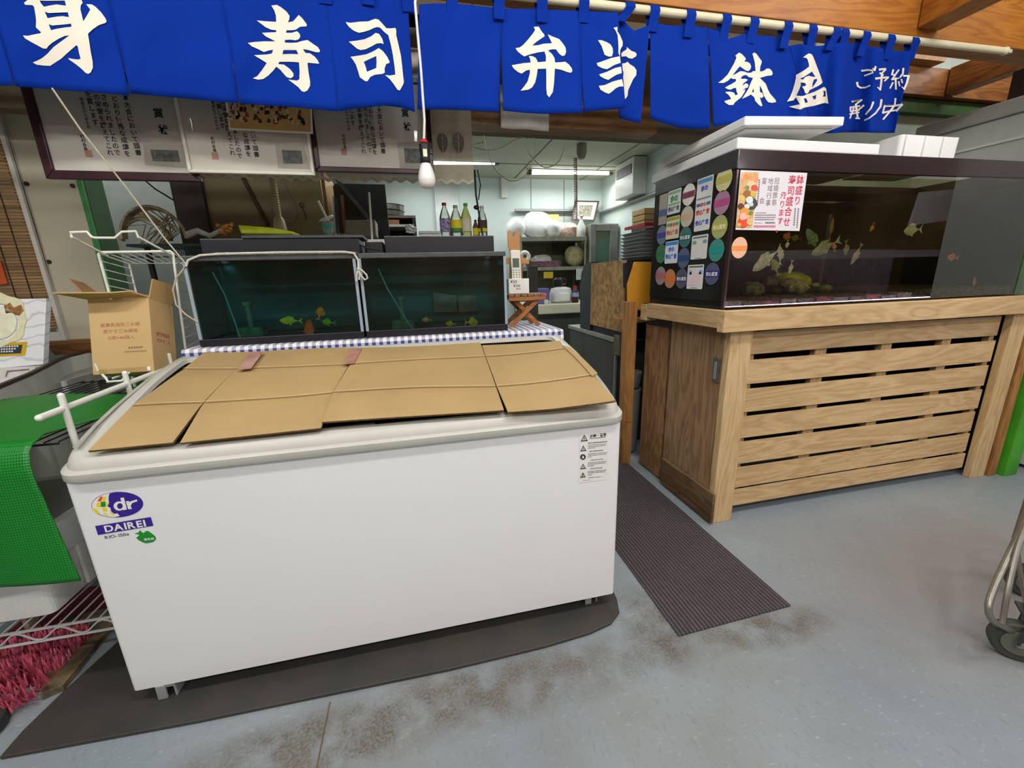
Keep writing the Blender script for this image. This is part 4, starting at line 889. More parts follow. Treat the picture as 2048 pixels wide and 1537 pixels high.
columns(t, Y-.0022, [((278, 312), .0215, tx[0]), ((256, 314), .0215, tx[1]), ((236, 312), .0215, tx[2]), ((222, 312), .0215, tx[3]), ((192, 252), .0215, tx[4]), ((178, 258), .012, '昭和五十六年十月'), ((172, 302), .013, '町村会長')], [((316, 225), .034, '賞'), ((326, 258), .034, '状')])
seal(t, Y-.0022, 177, 307); snapshot(t, Y-.0022, [(290, 330), (372, 336), (366, 290), (286, 287)], 0)
Y2 = .825
t = certificate('white framed certificate hanging between the two maroon framed ones', P(380, 345, y=Y2).x-.002, P(630, 348, y=Y2).x, 1.598, .36, Y2, .012, cwh)
columns(t, Y2-.0022, [((514, 315), .0205, tx[0]), ((498, 314), .0205, tx[1]), ((480, 318), .0205, tx[2]), ((466, 312), .0205, tx[3]), ((446, 258), .0205, tx[4]), ((436, 262), .012, '昭和五十六年十月'), ((430, 305), .013, '町村会長')])
seal(t, Y2-.0022, 430, 312); snapshot(t, Y2-.0022, [(556, 336), (620, 338), (608, 290), (550, 287)], 0)
Y3 = .85
t = certificate('maroon framed certificate, right one beside the hanging bulb', P(632, 345, y=Y3).x, P(868, 345, y=Y3).x, 1.619, .36, Y3, .020, cfr)
columns(t, Y3-.0022, [((767, 308), .0205, tx[0]), ((750, 310), .0205, tx[1]), ((740, 306), .0205, tx[2]), ((728, 308), .0205, tx[3]), ((706, 252), .0205, tx[4]), ((698, 262), .012, '昭和五十六年十月'), ((690, 298), .013, '町村会長')], [((810, 225), .032, '賞'), ((814, 252), .032, '状')])
seal(t, Y3-.0022, 688, 304); snapshot(t, Y3-.0022, [(800, 336), (858, 336), (848, 285), (794, 284)], 0)
# group photograph tucked before the white frame
yp = .806
t = T('group_photograph', 'colour print of a crowd tucked at the top of the white framed certificate', 'photograph', P(540, 262, y=yp))
c = [P(*k, y=yp) for k in [(458, 260), (626, 268), (622, 190), (448, 180)]]
MB().prism([tuple(k) for k in c], (0, .002, 0)).build('print', paper_m, t)
inn = [P(*k, y=yp-.0008) for k in [(461, 256), (622, 264), (619, 190), (452, 180)]]
o = MB().quad(*[tuple(k) for k in inn]).build('ground', M('photo_sand', (196, 160, 96), .5, var=.1), t)
rr = random.Random(9); mm = [M('crowd_dark', (66, 44, 40), .6), M('crowd_light', (214, 190, 170), .6), M('crowd_red', (150, 70, 60), .6)]
ms = [MB(), MB(), MB()]
for i in range(90):
    u = 456+rr.random()*160; v = 196+rr.random()*44+(u-456)*.05; p = P(u, v, y=yp-.0012); s_ = .004+.004*rr.random(); k = rr.choice((0, 0, 1, 1, 2))
    ms[k].prism([(p.x-s_, yp-.0012-.0001*k, p.z-s_), (p.x+s_, yp-.0012-.0001*k, p.z-s_*.8), (p.x+s_*.7, yp-.0012-.0001*k, p.z+s_*1.3), (p.x-s_*.6, yp-.0012-.0001*k, p.z+s_*1.2)], (0, .0003, 0))
for k, nm in enumerate(('dark_print', 'light_print', 'red_print')): ms[k].build(nm, mm[k], t)
# lace cafe curtain behind the frames
lm, nt, b = newmat('lace_net'); b.inputs['Base Color'].default_value = L(188, 180, 156); b.inputs['Roughness'].default_value = .9
nz = nt.nodes.new('ShaderNodeTexNoise'); nz.inputs['Scale'].default_value = 90; tc = nt.nodes.new('ShaderNodeTexCoord'); nt.links.new(tc.outputs['Object'], nz.inputs[0])
mr = nt.nodes.new('ShaderNodeMapRange'); mr.inputs[3].default_value = .62; mr.inputs[4].default_value = .9; nt.links.new(nz.outputs[0], mr.inputs[0]); nt.links.new(mr.outputs[0], b.inputs['Alpha'])
lx0, lx1, lz = .075, 1.19, 1.604
t = T('lace_curtain', 'beige lace cafe curtain with scalloped hem behind the framed certificates', 'lace curtain', (.63, .93, lz))
def lace(s, tt):
    x = lx0+(lx1-lx0)*s; z1 = 2.12; z0_ = lz+.006*math.cos(s*44*math.pi)
    return (x, .93+.006*math.sin(s*50), z0_+(z1-z0_)*tt)
MB().grid(lace, 180, 6).build('net', lm, t, smooth=True)
def hem(s, tt):
    a = lace(s, 0); return (a[0], a[1]-.002, a[2]+.012*tt)
MB().grid(hem, 180, 1).build('scalloped_hem', M('lace_hem', (206, 198, 174), .9), t)
lf = M('lace_leaf', (128, 124, 112), .9)
for (u, v, h) in ((885, 287, 26), (917, 287, 28)):
    cc = P(u, v, y=.925); hh = h*.0024*.5
    MB().prism([(cc.x+hh*.75*math.sin(a)*(1-.25*math.cos(a)), .9235, cc.z-hh*1.25*math.cos(a)) for a in [i*2*math.pi/16 for i in range(16)]], (0, .0005, 0)).build('leaf_motif', lf, t)
    mb = MB(); mb.box(cc.x-.0015, .9228, cc.z-hh*1.7, cc.x+.0015, .9233, cc.z+hh*1.1)
    for k in (-.5, 0, .5): mb.bar((cc.x, .923, cc.z+hh*k), (cc.x+hh*.5, .923, cc.z+hh*(k+.4)), .0005, .0018, (0, 1, 0)).bar((cc.x, .923, cc.z+hh*k), (cc.x-hh*.5, .923, cc.z+hh*(k+.4)), .0005, .0018, (0, 1, 0))
    mb.build('leaf_vein', M('lace_hem', (206, 198, 174), .9), t)
mb = MB().cyl((lx0-.02, .93, 2.12), (lx1+.02, .93, 2.12), .006).cyl((lx0-.01, .93, 2.12), (lx0-.01, .77, 2.30), .003).cyl((lx1+.01, .93, 2.12), (lx1+.01, .77, 2.30), .003)
mb.build('rod', grey_m, t)
# white cloth hanging on the header behind the noren slit
yc = 1.27; q0, q1 = P(1002, 256, y=yc), P(1098, 258, y=yc)
S('hanging_cloth', MB().grid(lambda s, tt: (q0.x+(q1.x-q0.x)*s, yc+.006*math.sin(s*9), q0.z-.004*s+(2.15-q0.z)*tt), 14, 8), M('white_towel', (190, 186, 174), .9, var=.06, scale=40), 'white cloth hanging on the dark header beam below the noren', 'cloth', smooth=True, thick=.003)
# slack white wires under the kitchen ceiling
w1 = M('slack_wire', (206, 196, 160), .6)
yy = 1.9
for pts, lb in (([(967, 262), (975, 300), (985, 330), (1000, 350), (1025, 362), (1050, 350), (1068, 310), (1066, 268)], 'slack cream wire hanging in a deep loop under the kitchen ceiling'),
                ([(1066, 270), (1030, 280), (1000, 296), (970, 300), (945, 292), (968, 284)], 'short cream wire sagging left under the header beam'),
                ([(1050, 290), (1060, 310), (1082, 332), (1100, 334), (1118, 322), (1128, 295)], 'thin cream wire looping beside the ceiling tube lamp')):
    S('ceiling_wire', MB().tube(sm([P(*k, y=yy) for k in pts]), .0036, 6), w1, lb, 'wire', smooth=True)
ybc = 1.15
S('hanging_cable', MB().tube([P(949, 340, y=ybc), P(952, 390, y=ybc), P(960, 440, y=ybc), P(966, 475, y=ybc)], .005, 6).tube([P(955, 340, y=ybc), P(961, 370, y=ybc), P(957, 400, y=ybc)], .003, 6).ball(P(953, 415, y=ybc), .016, .012, .012), black_m, 'black cable hanging beside the lace curtain with a small clamp', 'cable', smooth=True)
# ================================================================== wooden aquarium stand
st = T('aquarium_stand', 'large raw pine slatted stand under the big aquarium', 'stand', (3.05, .7, 0))
for x0, x1 in ((2.18, 2.292), (3.862, 3.972)): MB().box(x0, .36, 0, x1, .396, .929).build('post', pinez_m, st, bevel=.003)
MB().box(2.11, .326, .929, 4.04, .366, 1.018).build('top_board', pine_m, st, bevel=.003)
MB().box(2.11, .3665, .944, 2.15, .92, 1.018).build('side_rail', piney_m, st, bevel=.003)
MB().box(2.108, .921, .925, 2.17, .985, 1.012).build('rail_block', piney_m, st, bevel=.003)
MB().box(2.151, .367, .99, 4.0, 1.03, 1.015).build('deck', dkwood_m, st)
for i, (z0, z1, dy) in enumerate(((.807, .917, 0), (.668, .789, 0), (.533, .654, .002), (.405, .521, 0), (.271, .393, .002), (.148, .263, 0), (.05, .146, -.003))):
    rr = random.Random(i)
    MB().grid(lambda s, t: (2.305+1.54*s, .40+dy+.002*math.sin(s*3+i), z0+.005+(z1-z0-.009)*t+.0012*math.sin(s*4+i*2)), 24, 1).build('slat', pine_m, st, thick=.005)
for x0, x1 in ((2.30, 2.363), (2.705, 2.77), (3.105, 3.168), (3.50, 3.561), (3.83, 3.865)): MB().box(x0, .418, .065, x1, .446, .925).build('batten', pinez_m, st)
MB().box(2.185, .399, .03, 2.205, .795, .989).build('side_panel', side_m, st, bevel=.002)
for i, (y0, y1) in enumerate(((.822, .895), (.898, .972), (.975, 1.046))): MB().box(2.185, y0, .012, 2.203, y1, .89).build('side_plank', WOOD('side_plank_wood', (160, 120, 78), (126, 88, 52), 'z', .6), st, bevel=.003)
MB().box(2.187, .80, .87, 2.2, 1.05, .93).build('dark_batten', dkgrey_m, st)
MB().box(2.163, .345, .095, 2.178, .775, .165).build('kick_board', WOOD('kick_wood', (128, 100, 66), (98, 72, 44), 'y', .75), st, bevel=.002)
MB().box(2.163, .345, .012, 2.178, .775, .094).build('kick_board', WOOD('kick_wood_dark', (112, 82, 50), (84, 58, 34), 'y', .75), st, bevel=.002)
l = MB().box(2.176, .41, .69, 2.185, .448, .80).build('latch', M('latch_steel', (138, 140, 140), .35, .8), st, bevel=.001)
MB().box(2.172, .422, .705, 2.177, .436, .785).build('latch_pull', M('latch_pull', (186, 184, 172), .35, .6), l)
MB().box(2.21, .995, .02, 3.96, 1.01, .989).build('back_panel', black_m, st)  # black sheet added so the stand's inside reads as dark shade
MB().box(3.90, .42, .02, 3.915, .99, .985).build('end_panel', black_m, st)  # black sheet added to close the open end and darken the slat gaps
for x in (2.21, 3.84): MB().box(x, .94, 0, x+.06, .99, .989).build('back_post', pinez_m, st)
S('brown_post', MB().box(2.075, 1.062, .28, 2.135, 1.132, 1.02).box(2.072, 1.06, 0, 2.135, 1.134, .279), brown_m, 'brown timber post standing at the far left corner of the aquarium stand', 'post', bevel=.002)
# ================================================================== the big aquarium
BX0, BX1, BY0, BY1, BZ0, BZ1 = 2.168, 3.955, .408, 1.0, 1.0185, 1.642
bt = T('big_aquarium', 'big dark aquarium with stickers on its side on the wooden stand', 'aquarium', ((BX0+BX1)/2, .7, BZ0))
maroon = M('tank_top_frame', (44, 26, 30), .25, var=.15, coat=.4); blk = M('tank_black', (22, 22, 24), .25, var=.15, coat=.3)
MB().box(BX0, BY0, 1.567, BX1, BY0+.02, BZ1).box(BX0, BY1-.02, 1.567, BX1, BY1, BZ1).box(BX1-.02, BY0+.02, 1.567, BX1, BY1-.02, BZ1).build('top_frame', maroon, bt, bevel=.004)
MB().box(BX0-.002, BY0+.001, 1.572, BX0+.02, BY1, BZ1).build('top_frame', M('tank_top_frame_side', (58, 60, 60), .35, var=.15), bt, bevel=.004, )
MB().box(BX0+.001, BY0+.02, 1.05, BX0+.012, BY1, 1.571).build('side_pane', M('tank_side', (38, 36, 32), .15, var=.2, scale=4, coat=.5), bt)
MB().box(BX0+.004, BY0+.012, BZ0, BX0+.03, BY1, 1.049).build('dark_void_strip', blk, bt)  # black strip stands in for the dark void below the side pane
MB().box(BX0+.001, BY0+.0005, BZ0, BX0+.009, BY0+.019, 1.566).build('corner_seal', M('tank_corner', (60, 44, 44), .2, coat=.5), bt)
MB().quad((BX0+.009, BY0+.002, BZ0), (BX1, BY0+.002, BZ0), (BX1, BY0+.002, 1.567), (BX0+.009, BY0+.002, 1.567)).build('front_pane', GLASS('big_pane', (.95, .94, .88), 2.0), bt)
MB().box(BX0+.012, BY0+.03, BZ0+.002, BX1-.02, BY1-.03, 1.065).build('gravel_bed', M('dark_gravel', (40, 38, 30), .9, var=.5, scale=90, bump=.8, col2=(90, 82, 60)), bt)
MB().box(BX0+.012, BY1-.03, 1.02, BX1-.02, BY1-.02, 1.6).build('back_panel', M('tank_back_dark', (16, 15, 11), .7, var=.3, scale=3), bt)
MB().box(BX1-.019, BY0+.02, 1.02, BX1-.008, BY1-.02, 1.6).build('side_pane', M('tank_back_dark', (20, 20, 15), .7), bt)
MB().box(BX0+.013, BY0+.012, 1.066, BX1-.021, BY1-.032, 1.555).build('water', GLASS('murky_water', (.90, .88, .74), .2, 0, 1.33, .02, (.10, .09, .04)), bt)
LX = BX0-.0012
kz = 340/1537
zp = lambda a, c: (1300+a*kz, 300+c*kz)
rnd = [((350, 405), (222, 214, 210), (130, 40, 70), '安心宣言'), ((668, 265), (214, 210, 150), (196, 186, 96), ''), ((648, 478), (170, 130, 156), (188, 70, 130), ''), ((628, 697), (170, 172, 110), (196, 186, 30), '安心宣言'), ((600, 908), (70, 140, 130), (20, 150, 140), ''), ((560, 1122), (84, 88, 120), (40, 40, 130), '安心宣言'), ((333, 605), (190, 186, 164), (206, 170, 140), ''), ((318, 790), (60, 110, 104), (10, 90, 86), '安心宣言'), ((303, 980), (80, 96, 124), (40, 66, 120), ''), ((285, 1165), (84, 82, 104), (60, 50, 104), '安心宣言'), ((95, 1140), (150, 128, 132), (176, 96, 100), ''), ((180, 1165), (186, 124, 84), (216, 110, 40), ''), ((108, 772), (100, 108, 130), (52, 48, 140), ''), ((100, 940), (52, 116, 76), (40, 104, 66), '')]
cn = {0: 'white sticker with a maroon band', 1: 'pale yellow round sticker nearest the front corner', 2: 'pink round sticker', 3: 'olive round sticker with a bright yellow band', 4: 'teal round sticker', 5: 'grey blue round sticker with a navy band', 11: 'orange round sticker', 13: 'plain green round sticker'}
for i, (q, c1, c2, tx_) in enumerate(rnd):
    p = P(*zp(*q), x=LX); r_ = .0475
    d = MB().prism([(LX, p.y+r_*math.cos(a), p.z+r_*math.sin(a)) for a in [k*2*math.pi/32 for k in range(32)]], (-.0006, 0, 0)).build('round_sticker', M('sticker_%d' % i, c1, .4, var=.05), bt)
    if i in cn: d['label'] = cn[i]
    hb = .014; an = math.asin(hb/r_)
    bd = [(r_*math.cos(a), r_*math.sin(a)) for a in (-an, 0, an, math.pi-an, math.pi, math.pi+an)]
    MB().prism([(LX-.0007, p.y+a*.98, p.z+c*.98) for a, c in bd], (-.0004, 0, 0)).build('band', M('sticker_band_%d' % i, c2, .4, var=.05), d)
    if tx_:
        mb = MB(); mb.text(tx_, .019, (LX-.0013, p.y, p.z), (0, -1, 0), (0, 0, 1), bold=.03); mb.build('lettering', paper_m if i not in (0,) else M('sticker_maroon_ink', (96, 20, 50), .5, var=0), d)
def rsticker(corners, stripes, texts, name='notice_sticker', base=(218, 216, 212), label=None):
    pts = [P(*zp(*q), x=LX-.0008) for q in corners]; ctr = sum(pts, Vector())/4
    ys = (min(p.y for p in pts), max(p.y for p in pts)); yl = (pts[0].y+pts[3].y)/2; yr = (pts[1].y+pts[2].y)/2; zt_ = (pts[0].z+pts[1].z)/2; zb = (pts[2].z+pts[3].z)/2
    rr_ = rrect(min(yl, yr), zb, max(yl, yr), zt_, .006, 3)
    d = MB().prism([(LX-.0008, a, c) for a, c in rr_], (-.0005, 0, 0)).build(name, M('sticker_base_%d_%d_%d' % base, base, .45, var=.03), bt)
    if label: d['label'] = label
    W_ = abs(yl-yr); H_ = zt_-zb; yy = lambda s: max(yl, yr)-W_*s; zz = lambda t: zt_-H_*t
    for s0, t0, s1, t1, col in stripes:
        MB().box(LX-.0019, yy(s1), zz(t1), LX-.0014, yy(s0), zz(t0)).build('colour_bar', M('bar_%d_%d_%d' % col, col, .5, var=0), d)
    for s_, t_, sz, txt, col in texts:
        mb = MB(); wid = sum(glyph(c_, .04)[2] for c_ in txt); k = W_*sz/(wid)
        mb.text(txt, k, (LX-.0024, yy(s_), zz(t_)), (0, -1, 0), (0, 0, 1), bold=.04); mb.build('lettering', M('ink_%d_%d_%d' % col, col, .5, var=0), d)
B, RD, GN, TL = (50, 80, 190), (206, 40, 40), (40, 130, 60), (80, 150, 190)
rsticker([(428, 265), (575, 225), (540, 715), (400, 745)], [(.06, .03, .94, .10, TL), (.06, .37, .94, .40, (120, 130, 130)), (.06, .47, .32, .53, (70, 90, 150)), (.7, .47, .94, .53, (70, 90, 150))], [(.5, .20, .45, '食の', B), (.5, .50, .34, '食の', RD), (.5, .64, .86, '安心宣言', RD), (.5, .84, .86, '安心宣言', B)], label='tall white sticker with red and blue lettering')
rsticker([(165, 380), (283, 340), (275, 560), (158, 592)], [(.06, .05, .94, .16, (120, 160, 120)), (.06, .55, .94, .62, (110, 170, 90))], [(.5, .36, .6, '食の', GN), (.5, .78, .86, '安心宣言', (60, 60, 120))], base=(200, 206, 198), label='sticker with green lettering')
rsticker([(152, 622), (270, 582), (262, 790), (142, 818)], [(.03, .03, .97, .16, (150, 150, 30)), (.06, .28, .3, .42, (70, 150, 110)), (.7, .28, .94, .42, (70, 150, 110))], [(.5, .36, .4, '食の', RD), (.5, .70, .88, '安心宣言', (200, 60, 80))], base=(214, 204, 170), label='cream sticker with red lettering')
rsticker([(140, 842), (255, 808), (250, 1010), (133, 1042)], [(.03, .03, .97, .18, (50, 130, 190))], [(.5, .36, .45, '食の', (90, 90, 200)), (.5, .68, .88, '安心宣言', B)], base=(206, 216, 226), label='pale sticker with blue lettering')
rsticker([(380, 785), (525, 755), (515, 975), (367, 1000)], [(.08, .06, .94, .12, (90, 100, 96)), (.08, .22, .3, .36, (110, 150, 150)), (.72, .22, .94, .36, (110, 150, 150)), (.3, .95, .7, .97, (90, 90, 90))], [], label='white sticker with a blank middle')
rsticker([(345, 1045), (487, 1032), (475, 1262), (330, 1255)], [(.08, .05, .94, .11, (90, 100, 96)), (.08, .22, .28, .4, (130, 170, 220)), (.74, .22, .94, .4, (130, 170, 220)), (.15, .3, .85, .85, (226, 200, 204)), (.3, .94, .7, .96, (90, 90, 90))], [], label='white sticker with a pink middle')
rsticker([(84, 410), (158, 392), (152, 660), (80, 690)], [(.03, .5, .97, .72, (60, 80, 130))], [], base=(150, 140, 126), label='faded sticker at the far end of the tank side')
# round sticker and poster on the front pane
FY = BY0+.0006
p = P(*zp(808, 885), y=FY); r_ = .038
d = MB().prism([(p.x+r_*math.cos(a), FY, p.z+r_*1.12*math.sin(a)) for a in [k*2*math.pi/32 for k in range(32)]], (0, -.0006, 0)).build('round_sticker', M('sticker_salmon', (236, 186, 156), .4, var=.05), bt); d['label'] = 'salmon round sticker on the front glass'
MB().box(p.x-.0365, FY-.0011, p.z-.012, p.x+.0365, FY-.0007, p.z+.008).build('band', M('sticker_orange', (240, 150, 80), .4, var=.05), d)
pz = lambda a, c, o=0: P(1470+a*150/1537, 330+c*150/1537, y=FY-.0006-o)
po = MB().prism([pz(*q) for q in [(115, 105), (1480, 165), (1318, 1355), (10, 1330)]], (0, -.0006, 0)).build('poster', M('poster_white', (228, 222, 226), .55, var=.02), bt); po['label'] = 'white poster with red vertical lettering on the front glass'
inked([[(130, 150), (490, 150), (350, 1300), (20, 1290)]], [], lambda a, c: pz(a, c, .0009), 200).build('food_picture', M('food_ground', (226, 190, 140), .5, var=.25, scale=60, col2=(206, 150, 90)), po)
rr = random.Random(4)
foods = [((230, 250), 60, (236, 150, 90)), ((400, 290), 80, (240, 170, 120)), ((330, 420), 90, (246, 210, 170)), ((400, 480), 70, (226, 90, 80)), ((250, 470), 45, (130, 160, 90)), ((250, 600), 80, (176, 110, 60)), ((140, 680), 60, (230, 200, 110)), ((380, 590), 60, (226, 190, 90)), ((120, 850), 60, (110, 60, 50)), ((330, 790), 120, (70, 74, 80)), ((300, 720), 70, (230, 236, 236)), ((250, 850), 50, (226, 230, 228)), ((340, 810), 40, (210, 220, 214)), ((200, 960), 80, (240, 160, 70)), ((330, 980), 40, (120, 160, 80)), ((160, 1180), 100, (236, 80, 50)), ((170, 1060), 70, (246, 190, 170)), ((300, 1170), 60, (236, 200, 130)), ((80, 1230), 40, (226, 180, 90))]
bycol = {}
for i, (q, r_, col) in enumerate(foods): bycol.setdefault(col, []).append([(q[0]+r_*(1+.15*rr.random())*math.cos(k*.449), q[1]+r_*(1+.15*rr.random())*math.sin(k*.449)) for k in range(14)])
for i, (col, ps) in enumerate(bycol.items()): inked(ps, [], lambda a, c: pz(a, c, .0010+.00012*i), 300).build('food_piece', M('food_%d_%d_%d' % col, col, .5, var=.1, scale=50), po)
mb = MB(); red = M('poster_red', (206, 50, 84), .5, var=0)
def vt(mbx, txt, a, c, size, bold=.03): mbx.text(txt, size, pz(a, c, .0010), (1, 0, 0), (0, 0, 1), vertical=True, bold=bold)
vt(mb, '鉢盛り', 1352, 205, .0375, .014); vt(mb, '寿司盛合せ', 1188, 205, .0385, .014); vt(mb, '承ります。', 1002, 548, .031, .014); mb.build('lettering', red, po)
mb = MB(); vt(mb, '冠婚葬祭', 868, 255, .0262, .0); vt(mb, '地域行事', 742, 258, .0262, .0); vt(mb, '宴', 610, 258, .0262, .0); vt(mb, '会', 560, 660, .0262, .0); mb.build('lettering', M('poster_grey', (110, 104, 108), .5, var=0), po)
mb = MB()
for yy_, x0_, x1_, h_ in ((985, 420, 640, 16), (1030, 410, 835, 22), (1078, 405, 830, 22), (1122, 400, 815, 22), (1190, 395, 560, 12), (1188, 620, 820, 34)):
    x = x0_
    while x < x1_-8:
        e = min(x+rr.choice((18, 26, 34)), x1_); mb.quad(pz(x, yy_+h_/2, .001), pz(e, yy_+h_/2, .001), pz(e, yy_-h_/2, .001), pz(x, yy_-h_/2, .001)); x = e+6
for x0_, y0_, n_ in ((500, 300, 12), (1300, 890, 9), (1235, 890, 8)):
    for i in range(n_):
        a, c = x0_-i*(45/12), y0_+i*46; mb.quad(pz(a-14, c+34, .001), pz(a+14, c+34, .001), pz(a+14, c, .001), pz(a-14, c, .001))
mb.build('small_print', M('poster_print', (120, 116, 122), .5, var=0), po)
mb = MB(); x = 385
while x < 820: mb.quad(pz(x, 1285, .001), pz(x+24, 1285, .001), pz(x+24, 1240, .001), pz(x, 1240, .001)); x += 30
mb.build('red_print', M('poster_pink', (206, 110, 130), .5, var=0), po)
# fish, driftwood and stones of the big aquarium
pale, gold, orange = (250, 250, 232), (226, 190, 60), (226, 140, 60)
z6 = lambda a, c: (1480+a*280/2048, 430+c*190/1390)
for (q, d, ln_, ht, col, up, lb, y) in (((360, 680), (-1, .1, -.75), .135, .05, pale, (0, 0, 1), 'pale spotted fish slanting down at the left of the big aquarium', .50), ((590, 580), (.1, .2, 1), .07, .03, pale, (1, 0, 0), 'small pale fish standing nose up left of centre in the big aquarium', .55),
        ((1050, 350), (-.7, .1, 1), .11, .042, (110, 150, 90), (0, 0, 1), 'greenish fish slanting upward below the poster', .52), ((1220, 490), (-1, .1, -.45), .125, .05, (176, 186, 150), (0, 0, 1), 'pale fish with orange companion right of the dark middle', .50), ((1375, 465), (-.3, .1, 1), .035, .022, (236, 160, 110), (1, 0, 0), 'tiny orange fish touching the pale slanting fish', .49),
        ((690, 320), (-1, .1, .2), .045, .03, (190, 110, 40), (0, 0, 1), 'brown orange fish just below the poster', .58), ((810, 345), (-1, .1, .1), .045, .024, (140, 130, 30), (0, 0, 1), 'olive fish beside the brown orange one', .58), ((690, 435), (0, .1, -1), .03, .018, pale, (1, 0, 0), 'tiny white fish below the brown orange one', .55),
        ((740, 780), (0, .1, -1), .05, .02, pale, (1, 0, 0), 'white fish diving just above the yellow log', .50), ((1340, 180), (.15, .1, 1), .09, .018, (150, 110, 50), (1, 0, 0), 'slim tan fish standing upright right of the poster', .55), ((1550, 500), (.3, .1, -1), .06, .028, (186, 170, 130), (1, 0, 0), 'cream fish nosing down, left of the white diving one', .55),
        ((1690, 600), (-.35, .1, -1), .085, .03, (206, 202, 170), (1, 0, 0), 'white fish diving left in the middle of the big aquarium', .5), ((1930, 190), (-.2, .1, -1), .035, .02, (226, 150, 40), (1, 0, 0), 'small golden fish high in the middle of the big aquarium', .6), ((510, 750), (-.5, .1, 1), .07, .04, (186, 190, 140), (1, 0, 0), 'pale fish beside the yellow log at the left', .52)):
    c = P(*z6(*q), y=y); S('fish', fish_mesh(c, d, ln_, ht, up), M('bfish_%d_%d_%d' % col, col, .4, var=.25, scale=60), lb, 'fish', G3, smooth=True)
z7 = lambda a, c: (1740+a*308/2048, 440+c*180/1197)
for (q, d, ln_, ht, col, up, lb, y) in (((550, 140), (-1, .1, -.1), .085, .05, (214, 214, 176), (0, 0, 1), 'white rounded fish high in the right half of the big aquarium', .55), ((1090, 500), (-1, .1, .1), .055, .032, (226, 130, 60), (0, 0, 1), 'orange fish in the right half of the big aquarium', .55), ((1900, 450), (-1, .1, -.5), .085, .022, (196, 160, 50), (0, 0, 1), 'slim golden fish slanting near the right end of the big aquarium', .55), ((1990, 300), (-1, .2, .2), .06, .045, (206, 140, 110), (0, 0, 1), 'salmon fish near the right end of the big aquarium', .55), ((1385, 830), (0, .1, 1), .06, .022, (206, 140, 50), (1, 0, 0), 'amber fish standing nose up low at the right of the big aquarium', .55)):
    c = P(*z7(*q), y=y); S('fish', fish_mesh(c, d, ln_, ht, up), M('bfish_%d_%d_%d' % col, col, .4, var=.25, scale=60), lb, 'fish', G3, smooth=True)
c = P(*z6(770, 890), y=.56)
S('log_ornament', MB().lathe([(.02, -.105), (.045, -.09), (.052, -.03), (.05, .05), (.034, .09), (.03, .115)], (0, 0, 0), 14).add([], []), M('log_yellow', (176, 176, 30), .6, var=.4, scale=14, col2=(110, 110, 10)), 'yellow green log ornament lying on the gravel in the big aquarium', 'ornament', smooth=True)
lg_ = bpy.data.objects['log_ornament']; lg_.rotation_euler = (0, math.pi/2, 0.15); lg_.location = (c.x-.10, c.y, 1.115)
for (q, r_, col, lb) in (((700, 1000), .035, (150, 150, 100), 'round pale stone leaning on the yellow log'), ((790, 1110), .055, (176, 170, 110), 'flat yellowish stone on the gravel under the yellow log'), ((170, 1100), .05, (120, 122, 96), 'mottled stone in the left corner of the big aquarium'), ((450, 980), .04, (110, 100, 70), 'brown stone left of the yellow log'), ((1100, 1030), .018, (160, 160, 120), 'small pale stone right of the yellow log'), ((1230, 1090), .03, (130, 140, 70), 'mossy stone right of the yellow log')):
    c = P(*z6(*q), y=.52); zc = max(1.068+r_*.45, min(c.z, 1.13))
    S('stone', MB().ball((c.x, c.y, zc), r_*1.15, r_, r_*.7, 12, .12), M('stone_%d_%d_%d' % col, col, .8, var=.4, scale=40), lb, 'stone', 'stones in the big aquarium', smooth=True)
# ================================================================== foam lids and boxes on the big aquarium
foam_g = M('foam_grey', (176, 180, 172), .85, var=.05)
S('foam_cover', MB().box(2.172, .425, 1.6435, 2.885, 1.05, 1.688), foam_m, 'white foam lid lying flat at the front left corner of the big aquarium', 'foam lid', bevel=.006)
S('foam_cover', MB().prism([(2.21, .56, 1.6885), (2.85, .56, 1.6885), (2.85, 1.06, 1.6885), (2.21, 1.06, 1.6885)], (0, 0, .012)), foam_m, 'thin foam sheet sandwiched below the big overhanging lid', 'foam lid', bevel=.004)
up = MB().obox((2.41, .70, 1.742), (.235, 0, .010), (0, .30, -.004), (0, 0, .017)).obox((2.41, .70, 1.721), (.21, 0, .010), (0, .275, -.004), (0, 0, .005))
S('foam_cover', up, foam_m, 'white foam lid overhanging the front of the big aquarium, topmost and tilted', 'foam lid', bevel=.006)
S('foam_cover', MB().box(2.89, .62, 1.6435, 3.18, .98, 1.69), foam_m, 'low white foam slab between the flat lid and the foam box', 'foam lid', bevel=.005)
S('foam_cover', MB().box(2.70, .70, 1.7215, 3.12, 1.0, 1.765), foam_m, 'white foam slab peeping out under the right end of the noren', 'foam lid', bevel=.005)
fb = T('foam_box', 'white foam box standing alone on the right of the big aquarium', 'foam box', (3.39, .70, 1.643))
loft(MB(), [[(x, y, z) for x, y in rrect(3.2+i, .58+i, 3.575-i, .86-i, .015, 3)] for i, z in ((.004, 1.6435), (0, 1.785), (.022, 1.785), (.022, 1.66))], True, True).build('shell', foam_m, fb)
for x in (3.225, 3.345, 3.46): MB().box(x, .574, 1.65, x+.018, .5805, 1.783).build('rib', foam_m, fb)
